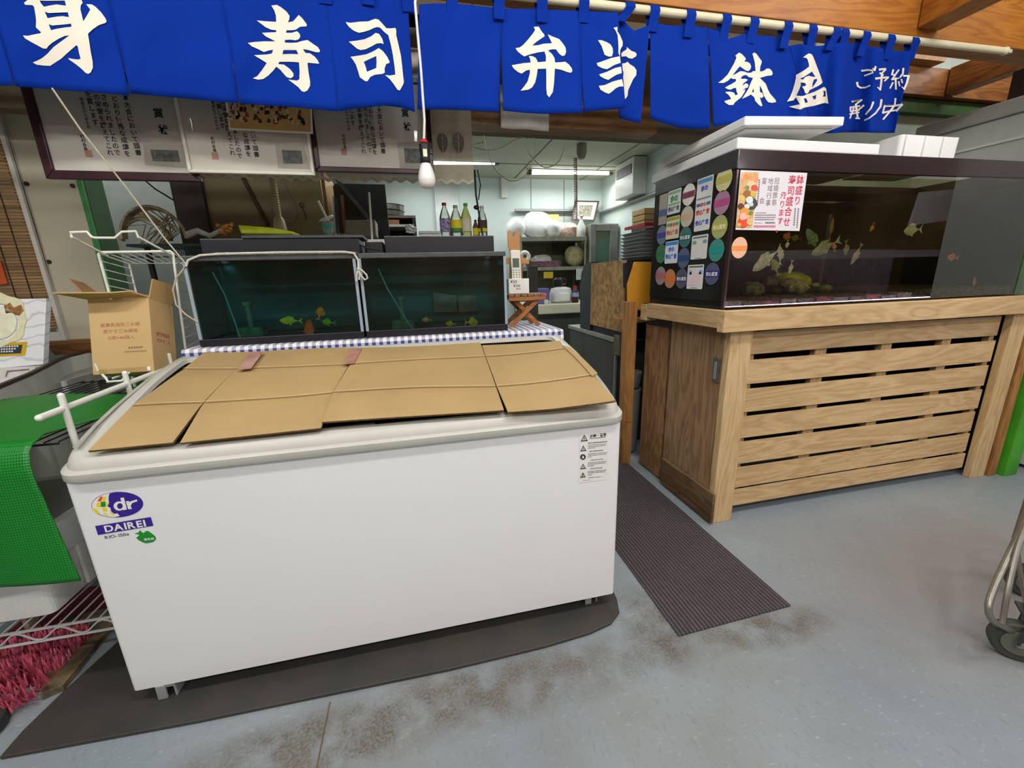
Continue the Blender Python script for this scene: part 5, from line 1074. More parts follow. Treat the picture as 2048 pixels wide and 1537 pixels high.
# the supermarket deli case across the aisle behind the shopper: it shows mirrored in the big tank's glass
MY = 2*(BY0+.002)
def mir(u, v, yv): q = P(u, v, y=yv); return Vector((q.x, MY-q.y, q.z))
yd = 2.6
a, c = mir(1620, 520, yd), mir(1960, 500, yd); fz0 = mir(1800, 600, yd).z; fz1 = mir(1800, 508, yd).z
dc = T('deli_case', 'chilled deli case across the aisle, mirrored in the glass of the big aquarium', 'display case', ((a.x+c.x)/2, MY-yd, 0))
xl, xr, yf_ = a.x-1.2, c.x, MY-yd
MB().box(xl, yf_-.95, 0, xr, yf_, fz0-.03).build('plinth', M('case_grey', (150, 146, 150), .4), dc, bevel=.01)
MB().box(xl, yf_-.90, fz0-.029, xr, yf_-.02, fz0).build('shelf', M('case_shelf', (206, 190, 206), .4), dc)
MB().box(xl, yf_-.95, fz0+.001, xr, yf_-.90, 1.42).build('back', M('case_back', (206, 194, 200), .6, var=.2), dc)
MB().box(xl, yf_-.899, fz1, xr, yf_-.25, fz1+.05).build('top', M('case_top', (206, 204, 196), .4), dc)
for x in (xl, xr-.03): MB().prism([(x, yf_-.899, fz0+.001), (x, yf_-.03, fz0+.001), (x, yf_-.25, fz1-.001), (x, yf_-.899, fz1-.001)], (.03, 0, 0)).build('end_panel', black_m, dc)
MB().box(xl+.04, yf_-.05, fz0+.001, xr-.04, yf_-.03, fz0+.016).build('strip_light', EMIT('case_light', (240, 220, 255), 22), dc)
MB().box(xl+.02, yf_-.27, fz1-.03, xr-.02, yf_-.249, fz1+.052).build('front_rail', chrome_m, dc)
rr = random.Random(8)
for i in range(12):
    x = xl+.1+i*.24
    if x+.2 < xr-.05:
        for j in range(2): MB().box(x, yf_-.85+j*.4, fz0+.0005, x+.2, yf_-.55+j*.4, fz0+.04+.03*rr.random()).build('packed_tray', M('tray_%d' % (i % 3), [(190, 110, 110), (196, 180, 170), (150, 140, 110)][i % 3], .5, var=.3, scale=20), dc)
nq = [mir(*k, 2.9) for k in ((1838, 385), (1924, 377), (1906, 440), (1816, 452))]
S('paper_notice', MB().prism(nq, (0, -.004, 0)), paper_m, 'white paper notice hanging above the deli case, mirrored in the big tank', 'notice')
# ================================================================== left wall: board, window with blind, green post
YW = 1.7
def at(u, v, y=YW): return P(u, v, y=y)
gx0, gx1 = at(155, 360).x, at(165, 360).x
bz = P(150, 682, y=YW).z
ST('wall_board', MB().box(P(60, 300, y=YW).x-.12, YW, bz, gx0, YW+.03, 2.9), M('cream_board', (204, 196, 172), .6, var=.05, scale=3))
bolt = MB()
for u, v in ((54, 368), (146, 372), (99, 524)):
    p = at(u, v); bolt.cyl((p.x, YW-.006, p.z), (p.x, YW, p.z), .011, n=10)
ST('trim_6', bolt, M('bolt_dark', (70, 66, 56), .5, .5))
# window trim runs vertically: between the blind and the board
tx0, tx1 = P(118, 650, y=YW-.02).x, P(136, 680, y=YW-.02).x
ST('trim_7', MB().box(tx0, YW-.035, bz, tx1, YW-.001, 2.9).box(-2.4, YW-.034, bz, tx0, YW-.002, P(100, 665, y=YW-.03).z), M('window_trim', (214, 212, 204), .45, var=.03), bevel=.003)
wz = P(100, 665, y=YW-.03).z
ST('window_1', MB().box(-2.4, YW+.03, wz, tx0, YW+.035, 2.9), GLASS('window_glass', (.8, .85, .85), 1))
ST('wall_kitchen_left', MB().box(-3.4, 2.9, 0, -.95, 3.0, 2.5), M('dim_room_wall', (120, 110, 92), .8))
# bamboo blind
bb = T('bamboo_blind', 'brown bamboo slat blind hanging in the window at the far left', 'blind', (-1.5, YW, wz+.03))
bam = M('bamboo_slats', (186, 142, 88), .6, var=.3, scale=9, stretch=(.25, 1, 6), col2=(120, 82, 44))
mb = MB(); z = wz+.02; rr = random.Random(2)
while z < 2.3:
    h = .0115; mb.box(-2.05, YW-.012+rr.uniform(-.001, .001), z, tx0-.006, YW-.006, z+h); z += h+.0045
mb.build('slats', bam, bb)
mb = MB()
for u0, v0 in ((62, 590), (30, 590), (100, 560)):
    p = P(u0, v0, y=YW-.015); mb.tube([(p.x, YW-.015, wz+.02), (p.x+.003, YW-.015, 1.5), (p.x, YW-.015, 2.3)], .0028, 5)
mb.build('binding_cord', M('blind_cord', (66, 40, 24), .8), bb)
oc = [P(*k, y=YW-.03) for k in [(-30, 515), (0, 520), (15, 568), (-30, 572)]]
S('orange_card', MB().prism(oc, (0, .003, 0)), M('orange_card', (222, 96, 40), .5), 'orange card hanging at the left edge before the bamboo blind', 'card')
# steel post
y2 = 1.7
for k in range(60):
    y2 += .01
    d = Vector((gx1, y2, 1.62))-CAM
    if CX+F*d.dot(CR)/d.dot(CF) > 217: break
ST('column_1', MB().box(gx0, YW-.012, 0, gx1, y2, 2.9), M('post_green', (74, 150, 84), .4, var=.1))
ST('post_shade_sheet', MB().box(gx1, YW+.004, 0, gx1+.003, y2, 2.9), M('post_green_shaded', (44, 84, 36), .45, var=.15))  # thin darker sheet paints the shade on the post's kitchen side
# wooden ledge below the board
p0, p1 = P(96, 712, y=YW-.08), P(96, 684, y=YW-.08); p2 = P(215, 684, y=YW-.08)
S('wooden_ledge', MB().prism([(p0.x+.03, YW-.08, p0.z), (p2.x, YW-.08, p0.z), (p2.x, YW-.08, p1.z), (p0.x, YW-.08, p1.z)], (0, .079, 0)), WOOD('ledge_wood', (146, 98, 44), (112, 72, 28), 'x', .5), 'brown timber ledge along the foot of the cream wall board', 'ledge', bevel=.002)
# low display counter, grey bent guard in front of it
ct_ = T('display_counter', 'low counter behind the grey guard board on the left', 'counter', (-1.25, 1.2, 0))
MB().box(-1.9, 1.02, .70, -.80, 1.60, .755).build('counter_top', M('counter_top_grey', (170, 168, 158), .5), ct_, bevel=.004)
for x in (-1.85, -.87):
    for y in (1.06, 1.52): MB().box(x, y, 0, x+.05, y+.05, .70).build('leg', grey_m, ct_)
gp = [(-.42, .22), (-.46, .34), (-.52, .48), (-.61, .683), (-.72, .96), (-.80, 1.16), (-.835, 1.27), (-.845, 1.34)]
gq = [P(0, 770, z=.845), P(60, 746, z=.845), P(115, 719, z=.845), P(135, 711, z=.845), P(190, 698, z=.845)]
path = [Vector((gq[0].x+.14, gq[0].y-.36, 0))]+[Vector((q.x, q.y, 0)) for q in gq]
mbb, mbt = MB(), MB()
def wall_path(mb, path, z0, z1, th):
    Lf, Rt = [], []
    for i, p in enumerate(path):
        d = (path[min(i+1, len(path)-1)]-path[max(i-1, 0)]).normalized(); n = Vector((d.y, -d.x, 0))*th/2; Lf.append(p+n); Rt.append(p-n)
    loops = [[(a.x, a.y, z0), (a.x, a.y, z1), (c.x, c.y, z1), (c.x, c.y, z0)] for a, c in zip(Lf, Rt)]
    loft(mb, loops, True, True)
g = T('guard_board', 'bent grey guard board with brown top edge, left of the white wire rack', 'guard board', (path[2].x, path[2].y, .0))
wall_path(mbb, path, .05, .833, .012); mbb.build('board', M('guard_grey', (226, 223, 212), .4, var=.04), g)
wall_path(mbt, path, .833, .848, .016); mbt.build('edge_strip', M('guard_edge', (78, 62, 44), .5), g, bevel=.002)
# marble look plaque with golden emblem, and the white sign under it
yq = 1.22; bt_, tp_ = yq-.03, yq+.05
c = [P(-90, 745, y=bt_), P(86, 729, y=bt_), P(92, 597, y=tp_), P(-90, 600, y=tp_)]
c[3].x = c[0].x
pq = T('award_plaque', 'white marble look plaque with golden emblem at the left edge', 'plaque', (c[0].lerp(c[1], .5).x, bt_, min(c[0].z, c[1].z)))
n_ = (c[1]-c[0]).cross(c[3]-c[0]).normalized()
if n_.y > 0: n_ = -n_
mbm, nt, b = newmat('marble_print'); tc = nt.nodes.new('ShaderNodeTexCoord'); wv = nt.nodes.new('ShaderNodeTexWave'); wv.bands_direction = 'Z'; wv.inputs['Scale'].default_value = 6; wv.inputs['Distortion'].default_value = 14; wv.inputs['Detail'].default_value = 3; wv.inputs['Detail Scale'].default_value = .7
nt.links.new(tc.outputs['Object'], wv.inputs[0]); mr = nt.nodes.new('ShaderNodeMapRange'); mr.inputs[1].default_value = .88; mr.inputs[2].default_value = 1; nt.links.new(wv.outputs[0], mr.inputs[0])
mx = nt.nodes.new('ShaderNodeMix'); mx.data_type = 'RGBA'; mx.inputs[6].default_value = L(240, 240, 242); mx.inputs[7].default_value = L(206, 208, 214); nt.links.new(mr.outputs[0], mx.inputs[0]); nt.links.new(mx.outputs[2], b.inputs['Base Color']); b.inputs['Roughness'].default_value = .3
MB().prism([tuple(q) for q in c], -n_*.03).build('slab', mbm, pq, bevel=.003)
def onp(u, v, o):
    # where the line of sight meets the plaque face
    d = ray(u, v); t = (c[0]-CAM).dot(n_)/d.dot(n_); return CAM+d*t+n_*o
gold_m = M('emblem_gold', (240, 236, 196), .35, 0, var=.06, scale=40); gold2 = M('emblem_pale_gold', (250, 250, 220), .3, var=.1, scale=20)
e = inked([[(2+53*math.cos(i*.196)*(1+.06*math.sin(i*5)), 640+53*math.sin(i*.196)*(1+.06*math.sin(i*5))) for i in range(32)]], [[(2+38*math.cos(i*.262), 646+38*math.sin(i*.262)) for i in range(24)]], lambda a, q: onp(a, q, .002), 8).build('wreath', gold_m, pq, thick=.004)
inked([[(2+33*math.cos(i*.262), 646+32*math.sin(i*.262)) for i in range(24)]], [], lambda a, q: onp(a, q, .003), 8).build('medallion', gold2, pq, thick=.004)
inked([[(10, 612), (22, 606), (30, 616), (44, 610), (50, 622), (40, 632), (24, 626), (14, 628)]], [], lambda a, q: onp(a, q, .005), 8).build('crest', M('crest_red_gold', (190, 140, 80), .4, var=.4, scale=60), pq)
inked([[(-60, 690), (55, 684), (51, 711), (-60, 716)]], [], lambda a, q: onp(a, q, .002), 20).build('plate_border', M('plate_gold', (236, 190, 40), .35, .2), pq)
pl = inked([[(-56, 695), (46, 690), (43, 707), (-56, 711)]], [], lambda a, q: onp(a, q, .003), 20).build('name_plate', M('plate_dark', (58, 62, 76), .4), pq)
mb = MB(); rr = random.Random(6)
for k, (vv, x1) in enumerate(((694.5, 37), (699.5, 34), (704.5, 29))):
    x = -54
    while x < x1: mb.quad(onp(x, vv+1.2-x*.04, .0036), onp(x+3.6, vv+1.2-x*.04, .0036), onp(x+3.6, vv-1.8-x*.04, .0036), onp(x, vv-1.8-x*.04, .0036)); x += 5.2
mb.build('small_print', paper_m, pl)
c2 = [P(-90, 772, y=1.14), P(66, 772, y=1.14), P(72, 735, y=1.15), P(-90, 742, y=1.15)]
sgn = T('white_sign', 'white sign board with a framed red line below the plaque', 'sign', (c2[0].lerp(c2[1], .5).x, 1.14, .756))
zb_ = .7565
MB().prism([(c2[0].x, 1.14, zb_), (c2[1].x, 1.14, zb_), (c2[2].x, 1.145, min(c2[2].z, P(86, 729, y=bt_).z-.006)), (c2[3].x, 1.145, min(c2[2].z, P(86, 729, y=bt_).z-.006))], (0, .10, 0)).build('board', M('sign_white', (236, 236, 232), .4), sgn)
mb = MB(); q = [P(*k, y=1.1385) for k in [(14, 742), (58, 738), (58, 739.5), (15, 743.5)]]; mb.prism(q, (0, .001, 0)); q = [P(*k, y=1.1385) for k in [(14, 742), (16, 742), (12, 754), (10, 754)]]; mb.prism(q, (0, .001, 0)); mb.build('outline', M('sign_red_line', (150, 96, 90), .5), sgn)
# ================================================================== shelf rack left of the freezer, white rails, green net
sr = T('shelf_rack', 'low chrome and mesh shelf rack standing left of the white freezer', 'rack', (-.35, .45, 0))
dkmesh = M('black_mesh_shelf', (34, 34, 34), .5)
mb = MB()
for i in range(16): mb.tube([(-.56+i*.033, .12, .788), (-.56+i*.033, .98, .788)], .0022, 5)
for y in (.12, .4, .7, .98): mb.tube([(-.58, y, .783), (-.066, y, .783)], .003, 5)
mb.build('mesh_shelf', dkmesh, sr)
zc_ = .205
mb = MB()
yf = .10
a = P(0, 1293, y=yf); b2 = P(214, 1256, y=yf)
for z in (.245, .205): mb.tube([(-.60, yf, z), (-.025, yf, z)], .0042, 7)
zig = [(-.60+i*.0115, yf-.002, .226+.016*math.cos(i*.7)) for i in range(50)]; mb.tube(zig, .0028, 6)
mb.build('front_truss', chrome_m, sr, smooth=True)
mb = MB()
for z in (.245, .205): mb.tube([(-.60, .9, z), (-.025, .9, z)], .0042, 7)
mb.tube([(-.60, .45, .243), (-.025, .45, .243)], .0042, 7)
for i in range(16): mb.tube([(-.585+i*.033, yf, .248), (-.585+i*.033, .9, .248)], .0024, 5)
mb.build('shelf_wires', chrome_m, sr, smooth=True)
for x, y in ((-.61, .10), (-.61, .95), (-.03, .95)): MB().cyl((x, y, 0.0125), (x, y, .80), .011).build('upright', chrome_m, sr, smooth=True)
# white rails: one long pipe along the freezer with posts
rl_ = T('white_rail', 'white pipe rail with short posts running along the left side of the freezer', 'rail', (-.055, .4, .0))
pa, pb = Vector((-.055, .075, .868)), Vector((-.055, .93, .885))
MB().cyl(pa, pb, .0085, n=12).ball(pa, .0088).build('pipe', wirew_m, rl_, smooth=True)
for (v0, y0) in ((.905, .15), (.91, .405), (.925, .66)): MB().cyl((-.052, y0, .0125), (-.052, y0, v0), .0078, n=12).ball((-.052, y0, v0), .008).build('post', wirew_m, rl_, smooth=True)
# carton on the rack
cbx = T('carton_box', 'open brown carton box with red printed lettering on the rack', 'carton', (-.143, .69, .875))
k0, k1 = P(190, 748, y=.545), P(305, 745, y=.545); kx0, kx1 = -.236, -.052; bz0, bz1 = .880, 1.145
MB().box(kx0, .545, bz0, kx1, .55, bz1).box(kx0, .685, bz0, kx1, .69, bz1).box(kx0, .55, bz0, kx0+.004, .685, bz1).box(kx1-.004, .55, bz0, kx1, .685, bz1).box(kx0+.004, .55, bz0, kx1-.004, .685, bz0+.004).build('box_body', M('carton_tan', (196, 164, 112), .75, var=.05, scale=4), cbx, bevel=.0015)
cd_ = M('carton_flap', (186, 152, 98), .75, var=.06, scale=4)
fl = [(kx1, .545, bz1), (kx0, .545, bz1), (kx0-.055, .49, 1.172), (kx1-.115, .455, 1.155), (kx1-.06, .47, 1.165)]
MB().prism([(kx0, .545, bz1), (kx1, .545, bz1+.002), (kx1-.03, .50, 1.157), (kx1-.07, .478, 1.148), (kx1-.10, .472, 1.147), (kx0-.045, .47, 1.150)], (0, 0, .004)).build('front_flap', cd_, cbx)
MB().prism([(kx0, .55, bz1), (kx0, .685, bz1), (kx0-.085, .66, 1.235), (kx0-.06, .56, 1.222)], (.003, 0, .003)).build('side_flap', M('carton_inside', (150, 112, 70), .8, var=.06), cbx)
MB().prism([(kx1, .55, bz1), (kx1, .685, bz1), (kx1+.014, .69, 1.225), (kx1+.010, .56, 1.218)], (-.003, 0, .0)).build('side_flap', cd_, cbx)
MB().prism([(kx0, .69, bz1), (kx1, .69, bz1), (kx1, .694, 1.20), (kx0+.02, .694, 1.19)], (0, -.003, 0)).build('back_flap', M('carton_inside', (150, 112, 70), .8), cbx)
mb = MB(); rd = M('carton_print', (176, 112, 84), .7, var=.1)
cy_ = .5444
xm = (kx0+kx1)/2
for z, txt in ((1.053, '滋賀県指定ごみ袋'), (1.030, '燃やすごみ袋用'), (1.007, '15枚×40冊入')): mb.text(txt, .0150, (xm, cy_, z), (1, 0, 0), (0, 0, 1), bold=.006)
mb.build('lettering', rd, cbx)
mb = MB()
for z, x0_, x1_, h in ((.966, xm+.02, xm+.062, .006), (.953, xm+.008, xm+.075, .004)):
    x = x0_
    while x < x1_: mb.box(x, cy_-.0003, z, x+.0055, cy_, z+h); x += .0075
mb.build('small_print', M('carton_print_brown', (150, 116, 76), .7), cbx)
MB().box(kx1-.036, cy_-.0006, bz0+.005, kx1-.010, cy_, bz0+.018).build('white_label', paper_m, cbx)
mb = MB()
for z, txt in ((1.02, '滋賀県指定'), (.995, '燃やすごみ')): mb.text(txt, .0165, (kx1+.0006, .615, z), (0, 1, 0), (0, 0, 1), bold=.03)
mb.build('side_lettering', rd, cbx)
MB().box(kx0+.02, .5436, bz0+.001, kx1-.02, .545, bz0+.018).build('tape', M('carton_tape', (176, 146, 92), .35, var=.1), cbx)
cbx.rotation_euler = (-.27, 0, 0); cbx.location.z = .842
# wire handle hoop below the carton
hp = [P(205, 750, y=.52), P(212, 757, y=.50), P(216, 764, y=.49), P(244, 762, y=.49), P(252, 750, y=.50), P(258, 746, y=.53)]
S('wire_hoop', MB().tube(hp, .0038, 7).tube([P(190, 728, y=.53), P(196, 742, y=.53)], .0034, 6).tube([(hp[0].x, .53, .862), (hp[-1].x+.12, .53, .862)], .0034, 6).tube([(hp[0].x+.01, .66, .874), (hp[-1].x+.12, .66, .874)], .0034, 6).tube([(hp[0].x+.02, .53, .874), (hp[0].x+.02, .66, .874)], .003, 6).tube([(hp[0].x+.02, .60, .789), (hp[0].x+.02, .60, .874)], .0034, 6).tube([(hp[0].x+.13, .60, .789), (hp[0].x+.13, .60, .874)], .0034, 6).tube([(hp[0].x+.02, .60, .874), (hp[0].x+.13, .60, .874)], .003, 6), wirew_m, 'white wire riser with a hoop under the carton box', 'wire riser', smooth=True)
# tall white wire basket rack between carton and aquarium
wb = T('wire_basket', 'white wire display basket behind the carton box beside the aquarium', 'wire basket', (-.1, .78, .79))
BF, BB = .77, .90
A0, A1 = P(196, 505, y=BF), P(345, 503, y=BF); Bq = Vector((.0, BB, 1.235)); B0 = P(258, 528, y=BB); B1 = P(372, 528, y=BB)
fL, fR_ = Vector((A0.x+.0, BF, .79)), P(366, 706, y=BF); fR_ = Vector((fR_.x, BF, .79))
mb = MB(); mb.tube([(A0.x+.004, BF, .79), (A0.x, BF, A0.z-.006), (A0.x+.006, BF, A0.z), (A1.x-.006, BF, A1.z), (A1.x, BF, A1.z-.006), (fR_.x, BF, .79)], .0048, 8); mb.build('front_frame', wirew_m, wb, smooth=True)
mb = MB(); mb.tube([(B0.x, BB, .79), (B0.x, BB, B0.z), (min(B1.x, -.006), BB, B0.z), (min(B1.x, -.006), BB, .79)], .0036, 7); mb.build('back_frame', wirew_m, wb, smooth=True)
mb = MB(); xr = min(B1.x, -.006)
for i in range(9):
    s = i/8; mb.tube([(A0.x+(A1.x-A0.x)*s, BF, A0.z-.004), (B0.x+(xr-B0.x)*s, BB, B0.z)], .0022, 5)
for i in range(12):
    z0 = A1.z-.03-i*.038; xq = A1.x+(fR_.x-A1.x)*(A1.z-z0)/(A1.z-.79); mb.tube([(xq, BF, z0), (xr, BB, B0.z-.02-i*.033)], .0022, 5)
for i in range(5):
    z0 = A0.z-.03-i*.03; mb.tube([(A0.x, BF, z0), (B0.x, BB, B0.z-.02-i*.03)], .0022, 5)
mb.build('wires', wirew_m, wb, smooth=True)
pts = [(143, 466), (145, 474)]
hk = [P(215, 512, y=BF), P(143, 474, y=.62), P(141, 465, y=.62), P(174, 464, y=.62), P(183, 474, y=.62), P(190, 476, y=.62), P(230, 476, y=.62), P(244, 464, y=.62), P(272, 463, y=.62), P(276, 474, y=.62), P(345, 511, y=BF)]
MB().tube(hk, .0042, 7).build('header_hoop', wirew_m, wb, smooth=True)
# green net draped over the rack
nm_, nt, b = newmat('green_net'); tc = nt.nodes.new('ShaderNodeTexCoord'); b.inputs['Roughness'].default_value = .45; b.inputs['Base Color'].default_value = L(0, 122, 30)
wv = nt.nodes.new('ShaderNodeTexWave'); wv.bands_direction = 'X'; wv.inputs['Scale'].default_value = 55; nt.links.new(tc.outputs['Object'], wv.inputs[0])
wz_ = nt.nodes.new('ShaderNodeTexWave'); wz_.bands_direction = 'Z'; wz_.inputs['Scale'].default_value = 45; nt.links.new(tc.outputs['Object'], wz_.inputs[0])
mx = nt.nodes.new('ShaderNodeMix'); mx.data_type = 'RGBA'; mx.inputs[6].default_value = L(0, 92, 20); mx.inputs[7].default_value = L(6, 134, 36); nt.links.new(wv.outputs[0], mx.inputs[0]); nt.links.new(mx.outputs[2], b.inputs['Base Color'])
b_ = nt.nodes.new('ShaderNodeBump'); b_.inputs['Strength'].default_value = .35; b_.inputs['Distance'].default_value = .002; nt.links.new(wz_.outputs[0], b_.inputs['Height']); nt.links.new(b_.outputs[0], b.inputs['Normal'])
def net(s, t):
    # s: along x from the far left to the rail, t: 0 back edge on the shelf .. .5 front edge .. 1 hanging hem
    x = -.62+.555*s
    if t < .5:
        k = t/.5; y = .62-.55*k; z = .802+.012*math.sin(s*5)+.014*k+.02*(s > .9)*(s-.9)/.1
        x2 = x
        if s > .8: z -= .05*((s-.8)/.2)**2*(1-k)
    else:
        k = (t-.5)/.5; a = min(1, k/.12); y = .07-.05*math.sin(a*math.pi/2)-.012*math.sin(s*9)*k; z = .816-.05*(1-math.cos(a*math.pi/2))-.34*max(0, (k-.06))
        z += .03*math.sin(max(0, s-.45)*5)*k*.5 - .018*k*s
        x2 = x+.03*k*s
    return (x2, y, z)
S('green_net', MB().grid(net, 40, 60), nm_, 'green mesh sheet draped over the rack left of the freezer', 'mesh sheet', smooth=True, thick=.003)
# white foam crate on the lower shelf
q0 = P(100, 1256, y=.13); cx1 = q0.x+.02
cr_ = T('foam_crate', 'white foam crate on the lower chrome shelf under the green net', 'crate', (-.36, .36, .251))
mb = MB(); loft(mb, [[(x, y, z) for x, y in rrect(-.62+i, .135+i, cx1-i, .62-i, .02, 4)] for i, z in ((.012, .252), (.002, .40), (-.006, .405), (-.006, .50), (.03, .50), (.035, .28))], True, True); mb.build('shell', foam_m, cr_, bevel=.002)
for y in (.26, .42): MB().box(cx1-.004, y, .262, cx1+.007, y+.03, .404).build('side_rib', foam_m, cr_, bevel=.004)
# pink mop pad and wood offcuts on the floor under the rack
S('rug_mat', MB().box(-.62, .16, .0005, -.27, .62, .010), M('pink_base', (120, 40, 56), .9), 'dark pink mat base lying on the floor under the chrome shelf', 'mat')
pm = MB(); rr = random.Random(12)
for i in range(1400):
    x = -.60+.30*rr.random(); y = .06+.30*rr.random()
    if (x+.42)**2/.19**2+(y-.2)**2/.16**2 > 1: continue
    p = Vector((x, y, .012)); d = Vector((rr.uniform(-1, 1)*.02+(x+.42)*.10, rr.uniform(-1, 1)*.02+(y-.2)*.10-.006, .03+.03*rr.random())); sd = Vector((-d.y, d.x, 0)).normalized()*.004
    pm.add([p-sd, p+sd, p+d+sd*.3, p+d-sd*.3], [(0, 1, 2, 3)])
tag(S('mop_fringe', pm, M('pink_fringe', (246, 118, 146), .9, var=.25, scale=40), 'pink shaggy mop fringe on the floor at the lower left edge', 'mop'), kind='stuff')
S('scrap_board', MB().prism([(-.46, .44, .0005), (-.29, .10, .0005), (-.25, .12, .0005), (-.27, .46, .0005)], (0, 0, .0195)), M('scrap_wood', (146, 128, 96), .8, var=.4, scale=16), 'pale scrap board lying on the floor beside the pink mop', 'board')
S('olive_sack', MB().ball((-.22, .80, .09), .18, .14, .085, 14, .06), M('olive_sack', (84, 96, 26), .8, var=.3, scale=12), 'olive green sack on the floor behind the chrome shelf', 'sack', smooth=True)
S('caster_pad', MB().lathe([(.06, 0), (.072, .004), (.07, .035), (.02, .04)], (-.395, .02, .001), 20), dkgrey_m, 'dark round caster pad on the floor at the lower left corner', 'caster pad', smooth=True)
# ================================================================== behind the aquariums, left of the hatch
y7 = 1.78
a, c = P(404, 365, y=y7), P(641, 365, y=y7)
S('tan_board', MB().box(a.x, y7, .0, c.x, y7+.025, 2.43), M('tan_board_lit', (140, 126, 92), .7, var=.1, scale=3), 'tan board standing behind the left small aquarium', 'board', bevel=.003)
a, c = P(338, 365, y=1.74), P(401, 365, y=1.74)
S('dark_locker', MB().box(a.x, 1.74, 0, c.x, 1.775, 2.43), M('dark_locker', (66, 56, 54), .5, var=.1), 'dark brown upright board between pale wall and tan panel', 'board', bevel=.004)
a, c = P(222, 420, y=2.6), P(345, 420, y=2.6)
ST('wall_side', MB().box(-2.2, 2.6, 0, c.x+.4, 2.65, 2.43), M('pale_side_wall', (146, 152, 146), .6, var=.06))
# shelf board with basket behind the white wire basket
yb = 1.36
a, c = P(252, 490, y=yb), P(398, 487, y=yb); zs = P(300, 488, y=yb).z
sb_ = T('dark_shelf', 'dark teal shelf rack behind the white wire basket', 'shelf', ((a.x+c.x)/2, yb+.1, 0))
MB().box(a.x, yb, zs-.012, c.x+.02, yb+.26, zs).build('shelf_board', M('dark_teal', (30, 50, 54), .4), sb_)
mb = MB(); n_ = 18
for i in range(n_): x = P(340+i*3.4, 500, y=yb).x; mb.box(x, yb+.002, zs-.062, x+.0035, yb+.006, zs-.012)
mb.box(a.x, yb, zs-.066, c.x+.02, yb+.008, zs-.060); mb.build('grille', M('dark_teal', (30, 50, 54), .4), sb_)
for x in (a.x+.01, c.x-.01):
    MB().box(x, yb+.12, 0, x+.02, yb+.14, zs-.013).build('leg', black_m, sb_)
# twig basket
bk = T('twig_basket', 'round twig basket lying on its side on the dark shelf', 'basket', P(300, 487, y=yb+.12))
yk = yb+.12; cB = P(312, 478, y=yk); rB = abs(P(374, 478, y=yk).x-cB.x)
tw_ = M('twig', (196, 178, 146), .8, var=.35, scale=30)
mb = MB()
for k, dy in ((1.0, 0), (.97, .012), (1.02, -.012)): mb.tube([(cB.x+rB*k*math.cos(t), yk+dy, max(zs+.006, cB.z+rB*1.08*k*math.sin(t))) for t in [math.pi*i/18 for i in range(19)]], .0075, 6)
mb.build('rim', tw_, bk, smooth=True)
mb = MB()
for k in range(3): mb.tube([(cB.x-.10+rB*.8*math.cos(t), yk+.10+.01*k, max(zs+.006, cB.z+rB*(1.0-.1*k)*math.sin(t))) for t in [math.pi*i/14 for i in range(15)]], .008, 6)
mb.build('back_rim', tw_, bk, smooth=True)
mb = MB(); rr = random.Random(21)
for i in range(14):
    t0, t1 = math.pi*(.15+.7*rr.random()), math.pi*(.1+.8*rr.random()); r1 = rr.uniform(.1, .8)
    mb.tube([(cB.x+rB*.97*math.cos(t0), yk, max(zs+.006, cB.z+rB*math.sin(t0))), (cB.x+rB*r1*math.cos(t1), yk+.05, max(zs+.006, cB.z+rB*r1*.9*math.sin(t1))), (cB.x-.06+rB*.5*math.cos(t1+.5), yk+.09, zs+.01)], .0032, 5)
mb.build('twigs', tw_, bk, smooth=True)
S('dark_cable', MB().tube([P(291, 362, y=1.6), P(310, 378, y=1.6), P(330, 390, y=1.66), P(346, 400, y=1.737)], .004, 6), black_m, 'dark cable running from the maroon frame down to the dark board', 'cable', smooth=True)
# things along the back of the hoods: standing on a shelf behind the aquariums
yS = 1.22; zS = P(600, 470, y=yS).z-.03
t = T('work_shelf', 'steel work shelf behind the small aquariums carrying bottles and trays', 'shelf', (.55, yS+.1, 0))
MB().box(-.02, yS-.08, zS-.03, 1.29, yS+.20, zS-.001).build('shelf_board', steel_m, t)
for x in (0, 1.25):
    for y in (yS-.06, yS+.16): MB().box(x, y, 0, x+.025, y+.025, zS-.03).build('leg', grey_m, t)
# cluster of orange toy-like blooms and cloth
S('cloth_roll', MB().tube([P(375, 470, y=yS-.04), P(395, 462, y=yS-.04), P(420, 472, y=yS-.04), P(445, 460, y=yS-.03)], [.016, .014, .012, .010], 8), M('grey_cloth', (150, 146, 134), .9, var=.2, scale=30), 'grey rolled cloth left of the orange blossoms', 'cloth', smooth=True)
bl_ = MB(); rr = random.Random(31)
for i in range(16): p = P(448+rr.uniform(-12, 14), 458+rr.uniform(-9, 12), y=yS-.03+rr.uniform(-.02, .02)); bl_.ball(p, .010, .010, .009, 8, .25)
S('orange_blossoms', bl_, M('orange_bloom', (176, 112, 40), .8, var=.4, scale=40), 'cluster of orange brown dried blossoms behind the left hood', 'blossoms', smooth=True)
p = P(446, 452, y=yS-.03); p.z = max(p.z, zS)
ty = P(510, 466, y=yS); 
S('yellow_tray', MB().prism([P(475, 450, y=yS), P(545, 456, y=yS), P(585, 463, y=yS), P(585, 468, y=yS), P(482, 467, y=yS)], (0, .14, 0)), M('lime_plastic', (196, 212, 36), .4), 'lime yellow plastic tray behind the left aquarium hood', 'tray', bevel=.004)
S('brown_stick', MB().cyl(P(486, 356, y=1.768), P(537, 452, y=1.768), .011), M('brown_stick', (84, 44, 22), .5, var=.2), 'dark brown stick leaning against the tan panel', 'stick', smooth=True)
